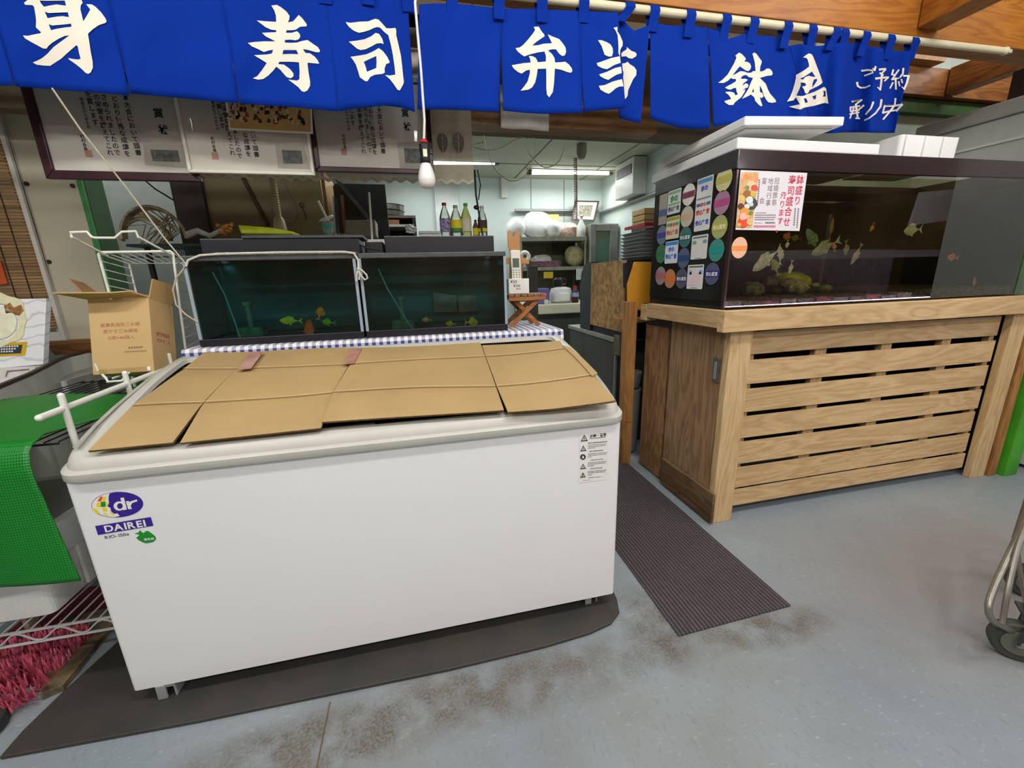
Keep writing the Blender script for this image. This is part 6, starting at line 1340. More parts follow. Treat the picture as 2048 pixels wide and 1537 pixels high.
# corrugated hose with a glass bottle neck, and the pale paddle
hz_ = P(558, 440, y=1.45)
prof = []
zt0, zt1 = P(562, 358, y=1.45).z, P(560, 436, y=1.45).z
n_ = 30
for i in range(n_+1): prof.append((.0155+(.002 if i % 2 else -.001), zt1+(zt0-zt1)*i/n_))
hs = T('ducting_hose', 'cream corrugated hose hanging into a pale jar behind the left hood', 'hose', (hz_.x, 1.45, zS))
MB().lathe(prof, (hz_.x, 1.45, 0), 16).build('corrugated_hose', M('hose_cream', (176, 164, 128), .6, var=.15), hs, smooth=True)
zb_ = P(557, 470, y=1.45).z-.06
MB().lathe([(.03, zb_), (.034, zb_+.01), (.033, zb_+.09), (.026, zt1-.01), (.018, zt1+.003)], (hz_.x, 1.45, 0), 18).build('jar', M('jar_pale', (178, 170, 140), .4, var=.15), hs, smooth=True)
S('paddle_fan', MB().prism([(lambda p: (p.x, 1.773, p.z))(P(u, v, y=1.773)) for u, v in ((570, 366), (580, 392), (592, 412), (595, 432), (588, 446), (572, 447), (558, 440), (548, 425), (545, 408), (552, 385), (560, 362))], (0, .006, 0)), M('fan_beige', (140, 128, 104), .7, var=.1), 'pale beige paddle shaped fan hanging on the tan panel', 'fan')
k = P(603, 410, y=1.765)
S('hook_key', MB().tube([(k.x+.012*math.cos(i*.52), 1.768, k.z+.012*math.sin(i*.52)) for i in range(12)], .003, 6, True).tube([(k.x, 1.768, k.z-.012), (k.x+.012, 1.768, k.z-.05), (k.x+.014, 1.768, k.z-.085)], .003, 6), M('rusty_iron', (70, 50, 32), .6), 'dark iron hook hanging on the tan panel', 'hook', smooth=True)
# dark open cupboard with sloping board
yc = 1.9
a, c = P(643, 368, y=yc), P(758, 368, y=yc)
d = T('dark_cupboard', 'dark open cupboard with a sloping side board behind the hoods', 'cupboard', ((a.x+c.x)/2, 2.1, 0))
MB().box(a.x, yc+.35, .6, c.x+.02, yc+.37, 1.86).build('back', black_m, d)
MB().box(a.x, yc, 0, a.x+.02, yc+.36, 1.86).build('side', M('cupboard_tan', (140, 112, 76), .6), d)
s0, s1 = P(682, 370, y=yc), P(752, 455, y=yc)
MB().bar(s0, s1, .022, .36, (0, 1, 0)).build('slope', M('cupboard_slope', (84, 88, 84), .5), d)
pp = [P(643, 372, y=yc+.30), P(690, 372, y=yc+.30), P(755, 452, y=yc+.30), P(755, 470, y=yc+.30), P(643, 470, y=yc+.30)]
MB().prism(pp, (0, .02, 0)).build('inner_board', black_m, d)
wd_ = WOOD('cutting_board', (146, 98, 52), (118, 76, 36), 'z', .5)
q = [P(*k, y=1.72) for k in ((680, 390), (686, 390), (694, 466), (687, 466))]
S('cutting_board', MB().prism(q, (0, .14, 0)), wd_, 'brown wooden board on edge inside the dark cupboard', 'board', bevel=.002)
q = [P(*k, y=1.74) for k in ((664, 392), (667, 392), (672, 466), (668, 466))]
S('steel_tray', MB().prism(q, (0, .14, 0)), steel_m, 'thin steel tray on edge inside the dark cupboard', 'tray', bevel=.001)
q = [P(*k, y=1.68) for k in ((690, 440), (750, 440), (752, 472), (690, 472))]
S('grey_carton', MB().prism(q, (0, .18, 0)), M('grey_carton', (140, 132, 116), .6, var=.06), 'grey beige box below the sloping board of the cupboard', 'box', bevel=.003)
S('white_stick', MB().cyl(P(738, 385, y=1.40), Vector((P(743, 470, y=1.40).x, 1.40, zS+.001)), .0055), white_m, 'thin white stick standing before the grey box', 'stick', smooth=True)
# hand net / strainer with green rim
nx = P(655, 455, y=1.42)
hn = T('hand_net', 'hand net with teal band and white handle behind the left hood', 'hand net', (nx.x, 1.42, zS))
MB().lathe([(.026, -.03), (.03, .0), (.034, .03)], (nx.x, 1.42, nx.z), 18).build('net_bag', M('net_bag', (150, 150, 140), .8, var=.2, scale=60), hn, smooth=True)
MB().lathe([(.031, -.008), (.033, .004), (.0345, .012)], (nx.x, 1.42, nx.z), 18).build('teal_band', M('teal_plastic', (60, 150, 130), .4), hn, smooth=True)
MB().tube([(nx.x+.034*math.cos(i*.4), 1.42+.034*math.sin(i*.4), nx.z+.045+.014*math.cos(i*.4)) for i in range(16)], .004, 6, True).build('hoop', white_m, hn, smooth=True)
MB().cyl(P(636, 402, y=1.42), P(656, 442, y=1.42), .006).build('handle', white_m, hn, smooth=True)
MB().cyl((nx.x, 1.42, zS), (nx.x, 1.42, nx.z-.028), .022).build('base', M('teal_plastic', (60, 150, 130), .4), hn)
# stock pots and trays on a kitchen shelf
yk2 = 3.0
t = T('pot_shelf', 'kitchen shelf with pots behind the right aquarium hood', 'shelf', P(790, 470, y=yk2))
a, c = P(748, 438, y=yk2), P(832, 445, y=yk2)
MB().box(a.x, yk2, P(790, 431, y=yk2).z-.02, c.x, yk2+.35, P(790, 431, y=yk2).z).build('upper_board', M('pot_shelf_brown', (96, 84, 70), .5), t)
z2 = P(790, 449, y=yk2).z
MB().box(a.x, yk2, z2-.02, P(826, 448, y=yk2).x, yk2+.35, z2).build('lower_board', M('pot_shelf_grey', (166, 164, 154), .4), t)
MB().box(c.x-.03, yk2, 0, c.x, yk2+.35, P(790, 431, y=yk2).z-.02).build('side', black_m, t)
MB().box(a.x, yk2+.33, 0, c.x-.03, yk2+.35, P(790, 431, y=yk2).z-.02).build('back', black_m, t)
MB().box(a.x, yk2, 0, a.x+.02, yk2+.33, z2-.02).build('side', black_m, t)
zz = P(790, 431, y=yk2).z
pr_ = abs(P(787, 415, y=yk2).x-P(748, 415, y=yk2).x)
S('stock_pot', MB().lathe([(.16, 0), (.17, .01), (.17, .05), (.18, .055), (.175, .06), (.172, .10), (.18, .105), (.01, .12)], (P(768, 420, y=yk2).x, yk2+.18, zz+.001), 28), M('dull_aluminium', (92, 90, 82), .4, .5, var=.2), 'wide dull metal pots stacked on the kitchen shelf', 'pot', smooth=True)
S('wood_tray', MB().box(P(752, 440, y=yk2).x, yk2+.02, z2+.001, P(798, 440, y=yk2).x, yk2+.3, z2+.05), wd_, 'brown wooden tray on the lower board of the kitchen shelf', 'tray', bevel=.003)
# bottles on the hood line: standing on the work shelf
bg = M('bottle_clear', (196, 206, 200), .15, var=.05, trans=.0, coat=.3)
bclear = GLASS('bottle_glass', (.88, .92, .88), 1.2, .05, 1.45, .18, (.5, .54, .5))
def bottle(u, v0, v1, w, capc, labc, liq, label, y=yS+.03, lab2=None):
    p = P(u, v1, y=y); h = P(u, v0, y=y).z-p.z; r = w/2; zb = zS
    H = P(u, v0, y=y).z-zb; p.z = zb
    b_ = T('bottle', label, 'bottle', (p.x, y, zb), 'bottles on the work shelf')
    MB().lathe([(r*.85, 0), (r, .006), (r, H*.58), (r*.92, H*.66), (r*.55, H*.82), (r*.36, H*.88), (r*.36, H*.94)], (p.x, y, zb+.0005), 18).build('body', liq, b_, smooth=True)
    MB().lathe([(r*.42, H*.93), (r*.42, H), (r*.1, H)], (p.x, y, zb), 14).build('cap', capc, b_, smooth=True)
    zl0, zl1 = H*.24, H*.58
    l_ = MB().lathe([(r*1.01, zl0), (r*1.015, zl0+.003), (r*1.015, zl1-.003), (r*1.01, zl1)], (p.x, y, zb), 18).build('label', labc, b_, smooth=True)
    if lab2: MB().lathe([(r*1.03, zl0), (r*1.03, zl0+(zl1-zl0)*.3)], (p.x, y, zb), 18).build('label_band', lab2, l_, smooth=True)
    return b_
pur = M('label_purple', (84, 60, 140), .5, var=.2, scale=90, col2=(190, 180, 200)); yel = M('label_yellow', (226, 206, 30), .5, var=.1); grn2 = M('label_green', (60, 140, 60), .5); crm = M('label_cream', (214, 206, 150), .5)
redc = M('cap_red', (190, 40, 60), .4); grc = M('cap_green', (110, 180, 90), .4); whc = M('cap_white', (220, 220, 216), .4); brc = M('label_brown', (76, 40, 36), .5)
oil = GLASS('oil_liquid', (.80, .80, .46), 1.2, .05, 1.4, .35, (.55, .55, .25)); drk = GLASS('dark_liquid', (.3, .2, .15), 1.2, .05, 1.4, .6, (.2, .1, .07))
bottle(892, 406, 472, .058, redc, pur, bclear, 'bottle with red cap and purple label')
bottle(914, 411, 472, .062, whc, yel, bclear, 'clear bottle with white cap and yellow label over green', lab2=grn2)
bottle(934, 407, 472, .056, grc, crm, oil, 'pale yellow oil bottle with green cap and cream label')
bottle(952, 440, 472, .034, brc, yel, drk, 'short bottle with small yellow label between the oil bottle and the cable')
bottle(966, 412, 472, .052, whc, brc, bclear, 'bottle with brown and yellow label nearest the phone', lab2=yel)
# plastic boxes beside the bottles
for i, (v, dx) in enumerate(((466, 0), (460, .006), (453, -.004))):
    a, c = P(838, v, y=yS), P(880, v, y=yS)
    S('plastic_tub', MB().box(a.x+dx, yS-.02, zS+.001+i*.0155, c.x+dx, yS+.08, zS+.015+i*.0155), M('tub_clear', (196, 200, 202), .25, var=.1), ['translucent plastic tub, lowest of the stack left of the bottles', 'translucent plastic tub in the middle of the stack left of the bottles', 'translucent plastic tub, topmost of the stack left of the bottles'][i], 'tub', 'plastic tubs left of the bottles', bevel=.003)
S('crumpled_bag', MB().ball(P(822, 458, y=yS+.02), .03, .03, .022, 10, .3), M('silver_bag', (190, 190, 188), .3, .3, var=.2), 'crumpled silvery bag on the work shelf left of the tubs', 'bag')
# ================================================================== kitchen beyond the hatch
for (u0, v0, u1, v1, yy, lb) in ((870, 326, 990, 326, 3.9, 'left kitchen ceiling tube lamp seen through the lace'), (1062, 346, 1218, 347, 4.1, 'kitchen ceiling tube lamp in the middle of the hatch')):
    a, c = P(u0, v0, y=yy), P(u1, v1, y=yy)
    if u0 == 870: a = a-(c-a)*.9
    t = T('tube_lamp', lb, 'lamp', ((a.x+c.x)/2, yy, a.z))
    d = (c-a).normalized()
    MB().cyl(a, c, .016, n=12).build('tube', EMIT('tube_light', (255, 255, 250), 7), t, smooth=True)
    MB().prism([(a.x-.05, yy-.03, a.z+.035), (a.x-.05, yy+.03, a.z+.035), (a.x-.05, yy+.03, 2.435), (a.x-.05, yy-.03, 2.435)], (c.x-a.x+.1, 0, 0)).build('housing', white_m, t)
    for q in (a-d*.02, c+d*.02): MB().box(q.x-.025, yy-.022, q.z-.022, q.x+.025, yy+.022, q.z+.04).build('lamp_holder', M('holder_beige', (120, 112, 92), .5), t)
p = P(1163, 306, z=2.36)
S('ceiling_sensor', MB().lathe([(.01, -.06), (.035, -.05), (.045, -.02), (.05, .0), (.05, 2.4355-p.z)], p, 18), M('sensor_grey', (150, 142, 126), .5), 'small round detector on the kitchen ceiling beside the spiral cable', 'detector', smooth=True)
yc_ = 3.6
zt_, zb_ = P(1150, 270, y=yc_).z, P(1152, 440, y=yc_).z; xs0, xs1 = P(1151, 270, y=yc_).x, P(1152, 440, y=yc_).x
S('spiral_cable', MB().tube([(xs0+(xs1-xs0)*i/220+.018*math.cos(i*1.05), yc_+.018*math.sin(i*1.05), 2.437+(zb_-2.437)*i/220) for i in range(221)], .005, 5), M('spiral_red', (120, 84, 76), .5), 'spiral cable hanging from the kitchen ceiling', 'cable', smooth=True)
# wall box, pipes on right wall
xw = 3.5
a, c = P(1238, 395, y=3.35), P(1290, 312, y=3.35)
q0 = P(1262, 330, x=xw-.14)
wb_ = T('wall_heater', 'white metal box mounted high on the right kitchen wall', 'wall box', (xw-.07, 3.5, 2.0))
f1 = P(1240, 395, y=3.75); f2 = P(1290, 385, y=3.30)
bx0 = min(f1.x, xw-.06)
MB().box(3.33, 3.40, P(1288, 388, y=3.4).z, 3.499, 3.84, P(1288, 312, y=3.4).z).build('casing', M('heater_white', (206, 208, 200), .4, var=.04), wb_, bevel=.01)
MB().box(3.323, 3.45, P(1288, 345, y=3.4).z, 3.33, 3.80, P(1288, 325, y=3.4).z).build('louvre', dkgrey_m, wb_)
pr = MB().cyl((xw-.03, 4.55, P(1205, 425, x=xw-.03).z), (xw-.03, 1.7, P(1205, 425, x=xw-.03).z), .022)
S('wall_pipe', pr, grey_m, 'grey pipe running along the right kitchen wall', 'pipe', smooth=True)
zpp = P(1120, 422, y=4.55).z
S('wall_pipe', MB().cyl((P(1030, 422, y=4.55).x, 4.55, zpp), (xw-.06, 4.55, zpp), .022), grey_m, 'grey pipe running along the back kitchen wall behind the plastic bags', 'pipe', smooth=True)
a, c = P(1003, 396, y=4.57), P(1013, 354, y=4.57)
S('wall_fitting', MB().box(a.x, 4.56, a.z, c.x, 4.598, c.z), white_m, 'slim white upright fitting on the back kitchen wall', 'wall fitting', bevel=.004)
# steel shelf unit
ys = 4.1
def kz_(u, v, y=ys): return P(u, v, y=y)
s_ = T('steel_shelf', 'steel kitchen shelf unit holding plastic bags and towels', 'shelf unit', (2.7, ys+.2, 0))
xa, xb = kz_(1040, 475).x, kz_(1174, 475).x
for v0, v1, nm in ((474, 482, 'shelf'), (534, 541, 'shelf'), (640, 645, 'shelf')):
    MB().box(xa, ys, kz_(1100, v1).z, xb, ys+.42, kz_(1100, v0).z).build(nm, M('shelf_steel', (150, 148, 134), .4, .5, var=.15), s_)
for x in (xa, xb-.03):
    for y in (ys, ys+.39): MB().cyl((x+.015, y+.015, 0), (x+.015, y+.015, kz_(1100, 472).z), .016).build('post', M('shelf_steel', (150, 148, 134), .4, .5), s_, smooth=True)
MB().box(xa+.03, ys+.40, kz_(1100, 640).z+.01, xb-.03, ys+.42, kz_(1100, 474).z-.03).build('back_sheet', M('back_sheet', (120, 116, 92), .6, var=.15), s_)
zt1, zt2, zt3 = kz_(1100, 474).z, kz_(1100, 534).z, kz_(1100, 640).z
def blob(name, u0, u1, v0, zb, mat, label, cat, dy=.2, noise=.08, group=None):
    a, c = kz_(u0, v0, ys+dy), kz_(u1, v0, ys+dy); h = kz_((u0+u1)/2, v0, ys+dy).z-zb; rx = (c.x-a.x)/2
    mb = MB().ball(((a.x+c.x)/2, ys+dy, zb+h*.5+.001), rx, .085, h*.5, 16, noise)
    return S(name, mb, mat, label, cat, group, smooth=True)
pb = M('plastic_bag', (228, 230, 230), .3, var=.08, scale=20); pkb = M('pink_bag', (206, 176, 166), .5, var=.25, scale=30); yb_ = M('cream_bag', (196, 186, 140), .5, var=.2, scale=14)
blob('plastic_bag', 1040, 1106, 424, zt1, pb, 'big white plastic bag on the top kitchen shelf', 'plastic bag', .24)
blob('plastic_bag', 1012, 1050, 436, zt1, pb, 'small white plastic bag at the left end of the top kitchen shelf', 'plastic bag', .09)
blob('plastic_bag', 1094, 1122, 440, zt1, pb, 'small round white bag between the big bag and the pink bags', 'plastic bag', .09)
blob('paper_bags', 1104, 1160, 446, zt1, pkb, 'heap of pinkish bags on the top kitchen shelf', 'bags', .27, .2)
a = kz_(1092, 474, ys+.32); c = kz_(1120, 428, ys+.32)
S('yellow_box', MB().box(a.x, ys+.37, zt1+.001, c.x, ys+.415, c.z), M('yellow_box', (206, 190, 120), .6), 'yellow topped box behind the plastic bags', 'box')
p = kz_(1162, 474, ys+.08)
hsb = kz_(1162, 430, ys+.08).z-zt1
S('spray_bottle', MB().lathe([(.055, 0), (.06, .01), (.058, hsb*.45), (.02, hsb*.75), (.02, hsb*.9), (.03, hsb*.95), (.005, hsb)], (p.x, ys+.08, zt1+.001), 16), M('spray_white', (206, 210, 206), .3), 'white spray bottle at the right end of the top kitchen shelf', 'bottle', smooth=True)
blob('cream_bag', 1130, 1168, 492, zt2, yb_, 'cream plastic bag at the right of the second kitchen shelf', 'bag', .16)
blob('folded_towels', 1062, 1104, 510, zt2, M('towel_white', (214, 206, 204), .8, var=.2), 'white folded towels on the second kitchen shelf', 'towels', .14, .12)
p = kz_(1047, 514, ys+.06)
S('paper_roll', MB().tube([(p.x+.05*math.cos(i*.39), ys+.0, p.z+.05*math.sin(i*.39)) for i in range(16)], .028, 8, True).cyl((p.x, ys+.06, zt2+.001), (p.x, ys+.06, p.z-.05), .03), M('roll_white', (222, 218, 212), .8), 'white paper roll on the second kitchen shelf behind the phone', 'paper roll', smooth=True)
a, c = kz_(1106, 504, ys+.39), kz_(1117, 484, ys+.39)
S('switch_plate', MB().box(a.x, ys+.385, a.z, c.x, ys+.3995, c.z), M('switch_dark', (62, 52, 52), .4), 'dark switch plate on the back sheet of the kitchen shelf', 'switch', bevel=.003)
a, c = kz_(1060, 531, ys+.04), kz_(1120, 522, ys+.04)
S('dark_tray', MB().box(a.x, ys+.01, zt2+.001, c.x, ys+.08, c.z), M('tray_dark', (60, 44, 52), .5, var=.4, scale=30, col2=(140, 90, 110)), 'dark tray of packets at the front of the second kitchen shelf', 'tray', bevel=.004)
# right of phone: grey pillar cabinet, kettle area on the white counter
yw_ = 3.0
ctz = P(1120, 608, y=yw_).z
a, c = P(1076, 608, y=yw_), P(1172, 608, y=yw_)
kc = T('kitchen_counter', 'cream kitchen worktop with dark base seen right of the folding stool', 'counter', ((a.x+c.x)/2, yw_+.3, 0))
MB().box(a.x-.1, yw_, P(1120, 628, y=yw_).z, c.x+.35, yw_+.6, ctz).build('worktop', M('worktop_cream', (206, 200, 176), .35, var=.04), kc, bevel=.01)
MB().box(a.x-.08, yw_+.03, 0, c.x+.33, yw_+.6, P(1120, 628, y=yw_).z-.001).build('base', M('counter_base', (66, 66, 60), .5, var=.1), kc)
a, c = P(1056, 535, y=2.0), P(1074, 640, y=2.0)
S('partition_board', MB().box(P(1056, 560, y=2.0).x, 2.0, 0, P(1076, 560, y=2.0).x, 2.03, P(1065, 532, y=2.0).z), M('panel_grey', (76, 78, 74), .5, var=.08), 'dark grey upright panel right behind the phone', 'panel', bevel=.003)
def kb(name, u0, u1, v0, v1, y, dep, mat, label, cat, bevel=.01, base=None):
    a, c = P(u0, v1, y=y), P(u1, v0, y=y); zb = ctz+.001 if base is None else base
    return S(name, MB().box(a.x, y, zb if v1 > 595 else a.z, c.x, y+dep, c.z), mat, label, cat, bevel=bevel)
kb('purple_box', 1076, 1098, 577, 612, yw_+.06, .12, M('purple_box', (104, 88, 150), .5, var=.1), 'purple packet on the cream kitchen worktop', 'box', .003)
q = P(1128, 608, y=yw_+.16)
rc = T('rice_cooker', 'white rounded cooker on the cream kitchen worktop', 'cooker', (q.x, yw_+.16, ctz+.001))
hr = P(1128, 574, y=yw_+.16).z-ctz; rx_ = (P(1144, 600, y=yw_+.16).x-P(1100, 600, y=yw_+.16).x)/2
MB().lathe([(rx_*.8, 0), (rx_, .02), (rx_, hr*.6), (rx_*.85, hr*.9), (rx_*.4, hr), (.01, hr)], (q.x-.03, yw_+.18, ctz+.001), 24, 1, .8).build('body', M('cooker_white', (206, 204, 206), .35, var=.05), rc, smooth=True)
MB().box(q.x-.10, yw_-.012+.01, ctz+.03, q.x, yw_+.02, ctz+.11).build('front_panel', paper_m, rc, bevel=.003)
q = P(1118, 572, y=yw_+.22)
kt_ = T('black_kettle', 'black kettle with handle on top of the white cooker', 'kettle', (q.x, yw_+.2, ctz+hr))
hk_ = P(1118, 556, y=yw_+.2).z-(ctz+hr)
MB().lathe([(.05, 0), (.055, .01), (.05, max(.03, hk_*.8)), (.03, max(.04, hk_))], (q.x-.02, yw_+.2, ctz+hr+.0015), 18).build('body', black_m, kt_, smooth=True)
MB().tube([(q.x+.03, yw_+.2, ctz+hr+.02), (q.x+.07, yw_+.2, ctz+hr+.03), (q.x+.07, yw_+.2, ctz+hr+.07), (q.x+.02, yw_+.2, ctz+hr+max(.05, hk_))], .008, 7).build('handle', black_m, kt_, smooth=True)
q = P(1150, 608, y=yw_+.1); hb_ = P(1150, 572, y=yw_+.1).z-ctz
sb2 = T('sauce_bottle', 'sauce bottle with red cap and blue white label on the kitchen worktop', 'bottle', (q.x, yw_+.1, ctz))
MB().lathe([(.034, 0), (.04, .01), (.04, hb_*.6), (.016, hb_*.85)], (q.x, yw_+.1, ctz+.001), 16).build('body', M('sauce_brown', (70, 40, 26), .3), sb2, smooth=True)
MB().lathe([(.041, hb_*.35), (.041, hb_*.6)], (q.x, yw_+.1, ctz+.001), 16).build('label', M('label_bluewhite', (150, 170, 206), .5, var=.3, scale=40), sb2, smooth=True)
MB().lathe([(.018, hb_*.84), (.018, hb_), (.005, hb_)], (q.x, yw_+.1, ctz+.001), 14).build('cap', redc, sb2, smooth=True)
kb('coffee_jar', 1090, 1097, 600, 612, yw_+.02, .05, white_m, 'tiny white jar at the left of the kitchen worktop', 'jar', .003)
a = kz_(1086, 557, ys+.03); c = kz_(1104, 544, ys+.03)
S('yellow_card', MB().box(a.x, ys-.012, a.z, c.x, ys-.002, c.z), M('yellow_card', (206, 180, 40), .5), 'yellow card hanging below the second kitchen shelf', 'card')
a, c = kz_(1153, 560, ys-.03), kz_(1171, 537, ys-.03)
S('paper_note', MB().box(a.x, ys-.02, a.z, c.x, ys-.012, c.z), M('note_paper', (206, 204, 206), .7, var=.1, scale=120), 'white paper note hanging at the right of the kitchen shelf', 'note')
# leaning framed certificate at the back
yf = 4.35
cc = [P(1143, 441, y=yf), P(1189, 443, y=yf), P(1199, 402, y=yf+.12), P(1150, 401, y=yf+.12)]
kf = T('framed_certificate', 'small dark framed certificate leaning on the fridge top in the kitchen', 'framed certificate', cc[0])
mid = sum(cc, Vector())/4
MB().prism(cc, (0, .02, 0)).build('frame_panel', M('frame_darkwood', (64, 46, 34), .5), kf, bevel=.003)
inn = [q.lerp(mid, .16)+Vector((0, -.004, 0)) for q in cc]; MB().prism(inn, (0, .003, 0)).build('sheet', cert_m, kf)
inn = [q.lerp(mid, .45)+Vector((0, -.006, 0)) for q in cc]; MB().prism(inn, (0, .001, 0)).build('text_block', M('faint_text', (150, 144, 126), .7, var=.4, scale=60), kf)
# upright fridge under it, open glass door showcase
a, c = P(1186, 448, y=4.0), P(1212, 448, y=4.0)
S('kitchen_fridge', MB().box(a.x, 4.0, 0, 3.48, 4.55, P(1190, 447, y=4.0).z), M('fridge_olive', (120, 118, 96), .5, var=.06), 'olive grey kitchen fridge carrying the leaning certificate', 'fridge', bevel=.01)
gd = T('showcase', 'grey framed green glass showcase front standing right of the kitchen shelf', 'showcase', (2.55, 2.5, 0))
x0, x1 = P(1182, 480, y=2.4).x, P(1236, 480, y=2.4).x; z0, z1 = .25, P(1225, 448, y=2.4).z
fr_ = M('door_frame_grey', (150, 154, 150), .4, .3)
for q in ((x0, 2.4, z0, x0+.045, 2.43, z1), (x1-.075, 2.4, z0, x1, 2.43, z1), (x0+.045, 2.4, z1-.06, x1-.075, 2.43, z1), (x0+.045, 2.4, z0, x1-.075, 2.43, z0+.06)): MB().box(*q).build('door_frame', fr_, gd, bevel=.004)
MB().box(x0+.04, 2.412, z0+.05, x1-.07, 2.418, z1-.055).build('door_glass', M('door_glass_green', (104, 140, 124), .12, var=.08, scale=3, coat=.5), gd)
MB().box(x1-.03, 2.44, 0, x1-.002, 2.5, z1-.01).build('hinge_post', M('case_pale', (170, 178, 172), .5), gd)
# cabinet with chipboard side
XC = 2.16
cb = T('black_cabinet', 'black cabinet with rounded front and chipboard side in the passage', 'cabinet', (2.4, 1.55, 0))
ya, yb2 = 1.285, 1.80
ztc = 1.262
MB().box(XC, ya, .815, XC+.012, yb2, ztc).build('chipboard', M('chipboard', (176, 140, 90), .8, var=.4, scale=26, bump=.1, stretch=(1, 1, 1), col2=(120, 88, 50)), cb)
yy0 = 2.03
prof = [(yb2, .768), (yb2+.20, .768), (yb2+.215, 1.10), (yb2+.19, 1.20), (yb2+.13, 1.255), (yb2+.05, 1.27), (yb2, 1.27)]
MB().prism([(XC, y, z) for y, z in prof], (.45, 0, 0)).build('rounded_front', M('cabinet_black', (34, 36, 40), .35), cb, smooth=True)
MB().box(XC+.013, ya, .767, XC+.55, yb2-.001, ztc-.001).build('body', black_m, cb)
fd = T('grey_fridge', 'dark grey low fridge below the chipboard cabinet', 'fridge', (2.45, 1.75, 0))
MB().box(XC+.004, 1.40, .012, XC+.55, 2.25, .735).build('body', M('fridge_dark', (70, 68, 62), .4, var=.06), fd, bevel=.008)
MB().box(XC-.008, 1.385, .735, XC+.56, 2.26, .765).build('top_trim', M('fridge_top_trim', (160, 158, 146), .4, .3), fd, bevel=.004)
MB().box(XC-.012, 1.30, .655, XC+.012, 1.384, .79).build('door_edge', M('fridge_edge', (96, 94, 74), .5), fd, bevel=.006)
MB().box(XC-.004, 1.36, .0125, XC+.008, 1.384, .65).build('door_strip', grey_m, fd)
# trays and wooden boxes on the cabinet
yt = 1.30
for i in range(8):
    z = ztc+.004+i*.022; dx = .004*math.sin(i*3)
    t = T('steel_tray', 'stainless tray, number %s from the bottom of the tray stack' % ['one', 'two', 'three', 'four', 'five', 'six', 'seven', 'eight'][i], 'tray', (2.44, 1.46, z), 'stainless trays stacked on the black cabinet')
    q = MB(); loft(q, [[(x+dx, y, zz) for x, y in rrect(2.285+k, yt+k, 2.60-k, 1.62-k, .02, 4)] for k, zz in ((.02, z), (.004, z+.016), (-.006, z+.0165), (-.006, z+.0185), (.008, z+.0185), (.022, z+.004))], True, True)
    q.build('pan', M('tray_silver', (190, 192, 192), .35, .15, var=.05), t, smooth=True)
    t['label'] = ['stainless tray at the very bottom of the stack on the black cabinet', 'stainless tray second from the bottom of the stack', 'stainless tray third from the bottom of the stack', 'stainless tray fourth from the bottom of the stack', 'stainless tray fifth from the bottom of the stack', 'stainless tray sixth from the bottom of the stack', 'stainless tray just under the red lined one', 'stainless tray with red inside, topmost of the stack'][i]
MB().prism([(2.30, yt+.02, ztc+.203), (2.50, yt+.02, ztc+.203), (2.30, yt+.28, ztc+.203)], (0, 0, .018)).build('red_lining', M('tray_red', (190, 40, 52), .5), t)
ybx = 1.74
for i, (v0, v1) in enumerate(((450, 437), (437, 424), (424, 410))):
    a, c = P(1264, v0, y=ybx+.18), P(1320, v1, y=ybx); zz0 = P(1285, 452, y=ybx).z
    z0 = zz0+i*.042
    S('wooden_box', MB().box(a.x, ybx, z0, a.x+.34, ybx+.18, z0+.039), WOOD('box_pine', (212, 182, 120), (190, 158, 96), 'x', .6, knots=.1), ['shallow pine box, lowest of the stack beside the big aquarium', 'shallow pine box in the middle of the stack beside the big aquarium', 'shallow pine box, topmost of the stack beside the big aquarium'][i], 'wooden box', 'shallow pine boxes beside the big aquarium', bevel=.003)
a, c = P(1264, 455, y=ybx+.18), P(1262, 432, y=ybx); zz0 = P(1285, 452, y=ybx).z
S('box_shelf', MB().box(a.x, ybx-.02, ztc+.0005, a.x+.42, ybx+.19, zz0-.001), dkgrey_m, 'dark grey crate under the shallow pine boxes', 'crate', bevel=.005)
# yellow board and dark box by the stand
yy = 1.16
q = [P(1256, 614, y=yy), P(1305, 628, y=yy), P(1308, 524, y=yy), P(1270, 524, y=yy), P(1256, 570, y=yy)]
for k in q: k.y = yy
S('yellow_board', MB().prism(q, (0, .018, 0)), M('yellow_board', (206, 142, 30), .6, var=.08, scale=4), 'mustard yellow board leaning beside the big aquarium', 'board', bevel=.002)
q = [P(1252, 525, y=1.19), P(1266, 525, y=1.19), P(1264, 576, y=1.19), P(1252, 576, y=1.19)]
S('dark_bottle_box', MB().prism(q, (0, .04, 0)), black_m, 'slim black box between chipboard cabinet and yellow board', 'box', bevel=.003)
q = [P(1235, 625, y=1.215), P(1312, 632, y=1.215)]
S('timber_shelf', MB().box(q[0].x, 1.14, q[1].z-.028, 2.62, 1.28, q[1].z-.003), brown_m, 'brown timber shelf edge under the yellow board', 'shelf', bevel=.002)
# grey buckets in the dark gap
for (u, v0, v1, y, lb) in ((1250, 746, 780, 1.22, 'grey bucket in the dark gap, upper of the pair'), (1252, 782, 850, 1.19, 'grey bucket in the dark gap, lower of the pair')):
    p = P(u, v1, y=y); h = P(u, v0, y=y).z-p.z
    zb = .012 if v1 > 800 else .455
    h = P(u, v0, y=y).z-zb
    S('bucket', MB().lathe([(.085, 0), (.095, .01), (.11, h-.02), (.116, h-.018), (.116, h), (.10, h), (.085, .03)], (2.19+.03, 1.25, zb), 22, .55, .55), M('bucket_grey', (150, 150, 148), .5, var=.06), lb, 'bucket', smooth=True)
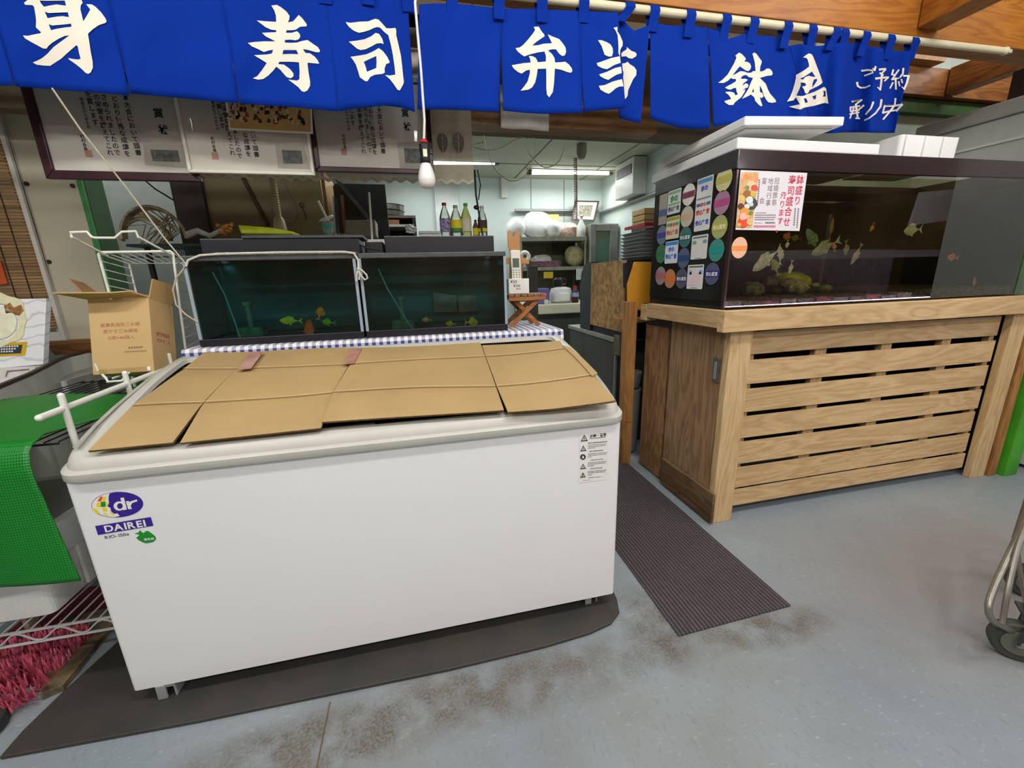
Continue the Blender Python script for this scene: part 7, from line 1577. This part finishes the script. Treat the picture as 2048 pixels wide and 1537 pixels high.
# ================================================================== platform cart at the right edge
w0 = Vector((2.44, -.525, 0))
ca = T('shopping_cart', 'grey tube framed shopping cart with caster wheels at the right edge', 'cart', (2.75, -.5, 0))
tube_m = M('cart_tube', (150, 146, 136), .35, .7, var=.15)
wheel_m = M('cart_wheel', (70, 72, 64), .6, var=.15); hub_m = M('cart_hub', (104, 104, 92), .5, var=.1)
def wheel(x, y, nm):
    r = .0625; ax = Vector((.75, .66, 0)).normalized()
    c = Vector((x, y, r+.001))
    w_ = MB().cyl(c-ax*.017, c+ax*.017, r, n=30).build('wheel', wheel_m, ca, smooth=True, bevel=.006)
    MB().cyl(c-ax*.020, c+ax*.020, r*.62, n=24).build('hub', hub_m, w_, smooth=True)
    MB().cyl(c-ax*.026, c+ax*.026, .010, n=12).build('axle', grey_m, w_, smooth=True)
    f = MB()
    for s in (-1, 1): f.bar(c+ax*s*.024, c+ax*s*.024+Vector((.02, -.0, .095)), .004, .03, (1, 0, 0))
    f.obox(c+Vector((.02, 0, .100)), ax*.03, Vector((-ax.y, ax.x, 0))*.026, Vector((0, 0, .004)))
    f.build('fork', dkgrey_m, ca)
    return c
c1 = wheel(2.50, -.47, 'a'); c2 = wheel(2.875, -.31, 'b')
wheel(2.95, -.85, 'c'); wheel(3.35, -.55, 'd')
OF = Vector((.085, -.012, 0))
t0 = [P(2110, 850, y=-.26), P(2075, 960, y=-.31), P(2048, 1045, y=-.36), P(2014, 1118, y=-.40), P(1988, 1176, y=-.43), P(1977, 1214, y=-.45), P(1984, 1240, y=-.46), P(2010, 1256, y=-.47), P(2060, 1280, y=-.49)]
MB().tube(sm([q-OF for q in t0]), .009, 10).build('frame_tube', tube_m, ca, smooth=True)
t1 = [P(2120, 900, y=-.30), P(2070, 1010, y=-.36), P(2038, 1090, y=-.40), P(2016, 1180, y=-.44), P(2004, 1250, y=-.465)]
MB().tube(sm([q-OF for q in t1]), .0075, 9).build('frame_tube', tube_m, ca, smooth=True)
MB().tube([Vector((2.50, -.47, .168)), Vector((2.93, -.22, .168)), Vector((3.37, -.55, .168)), Vector((2.97, -.85, .168))], .010, 9, True).build('base_frame', tube_m, ca, smooth=True)
zb = .62
mb = MB()
for i in range(9):
    s = i/8; mb.tube([(2.50+.43*s, -.47+.25*s, zb), (2.97+.40*s, -.85+.30*s, zb)], .003, 5)
mb.tube([(2.50, -.47, zb), (2.93, -.22, zb), (3.37, -.55, zb), (2.97, -.85, zb)], .006, 6, True)
mb.tube([(2.97, -.85, .17), (2.97, -.85, zb)], .009, 8).tube([(3.37, -.55, .17), (3.37, -.55, zb)], .009, 8).tube([(2.93, -.22, .17), (2.93, -.22, zb)], .009, 8)
mb.build('basket_tray', tube_m, ca, smooth=True)
ca.location.x += .085; ca.location.y -= .012
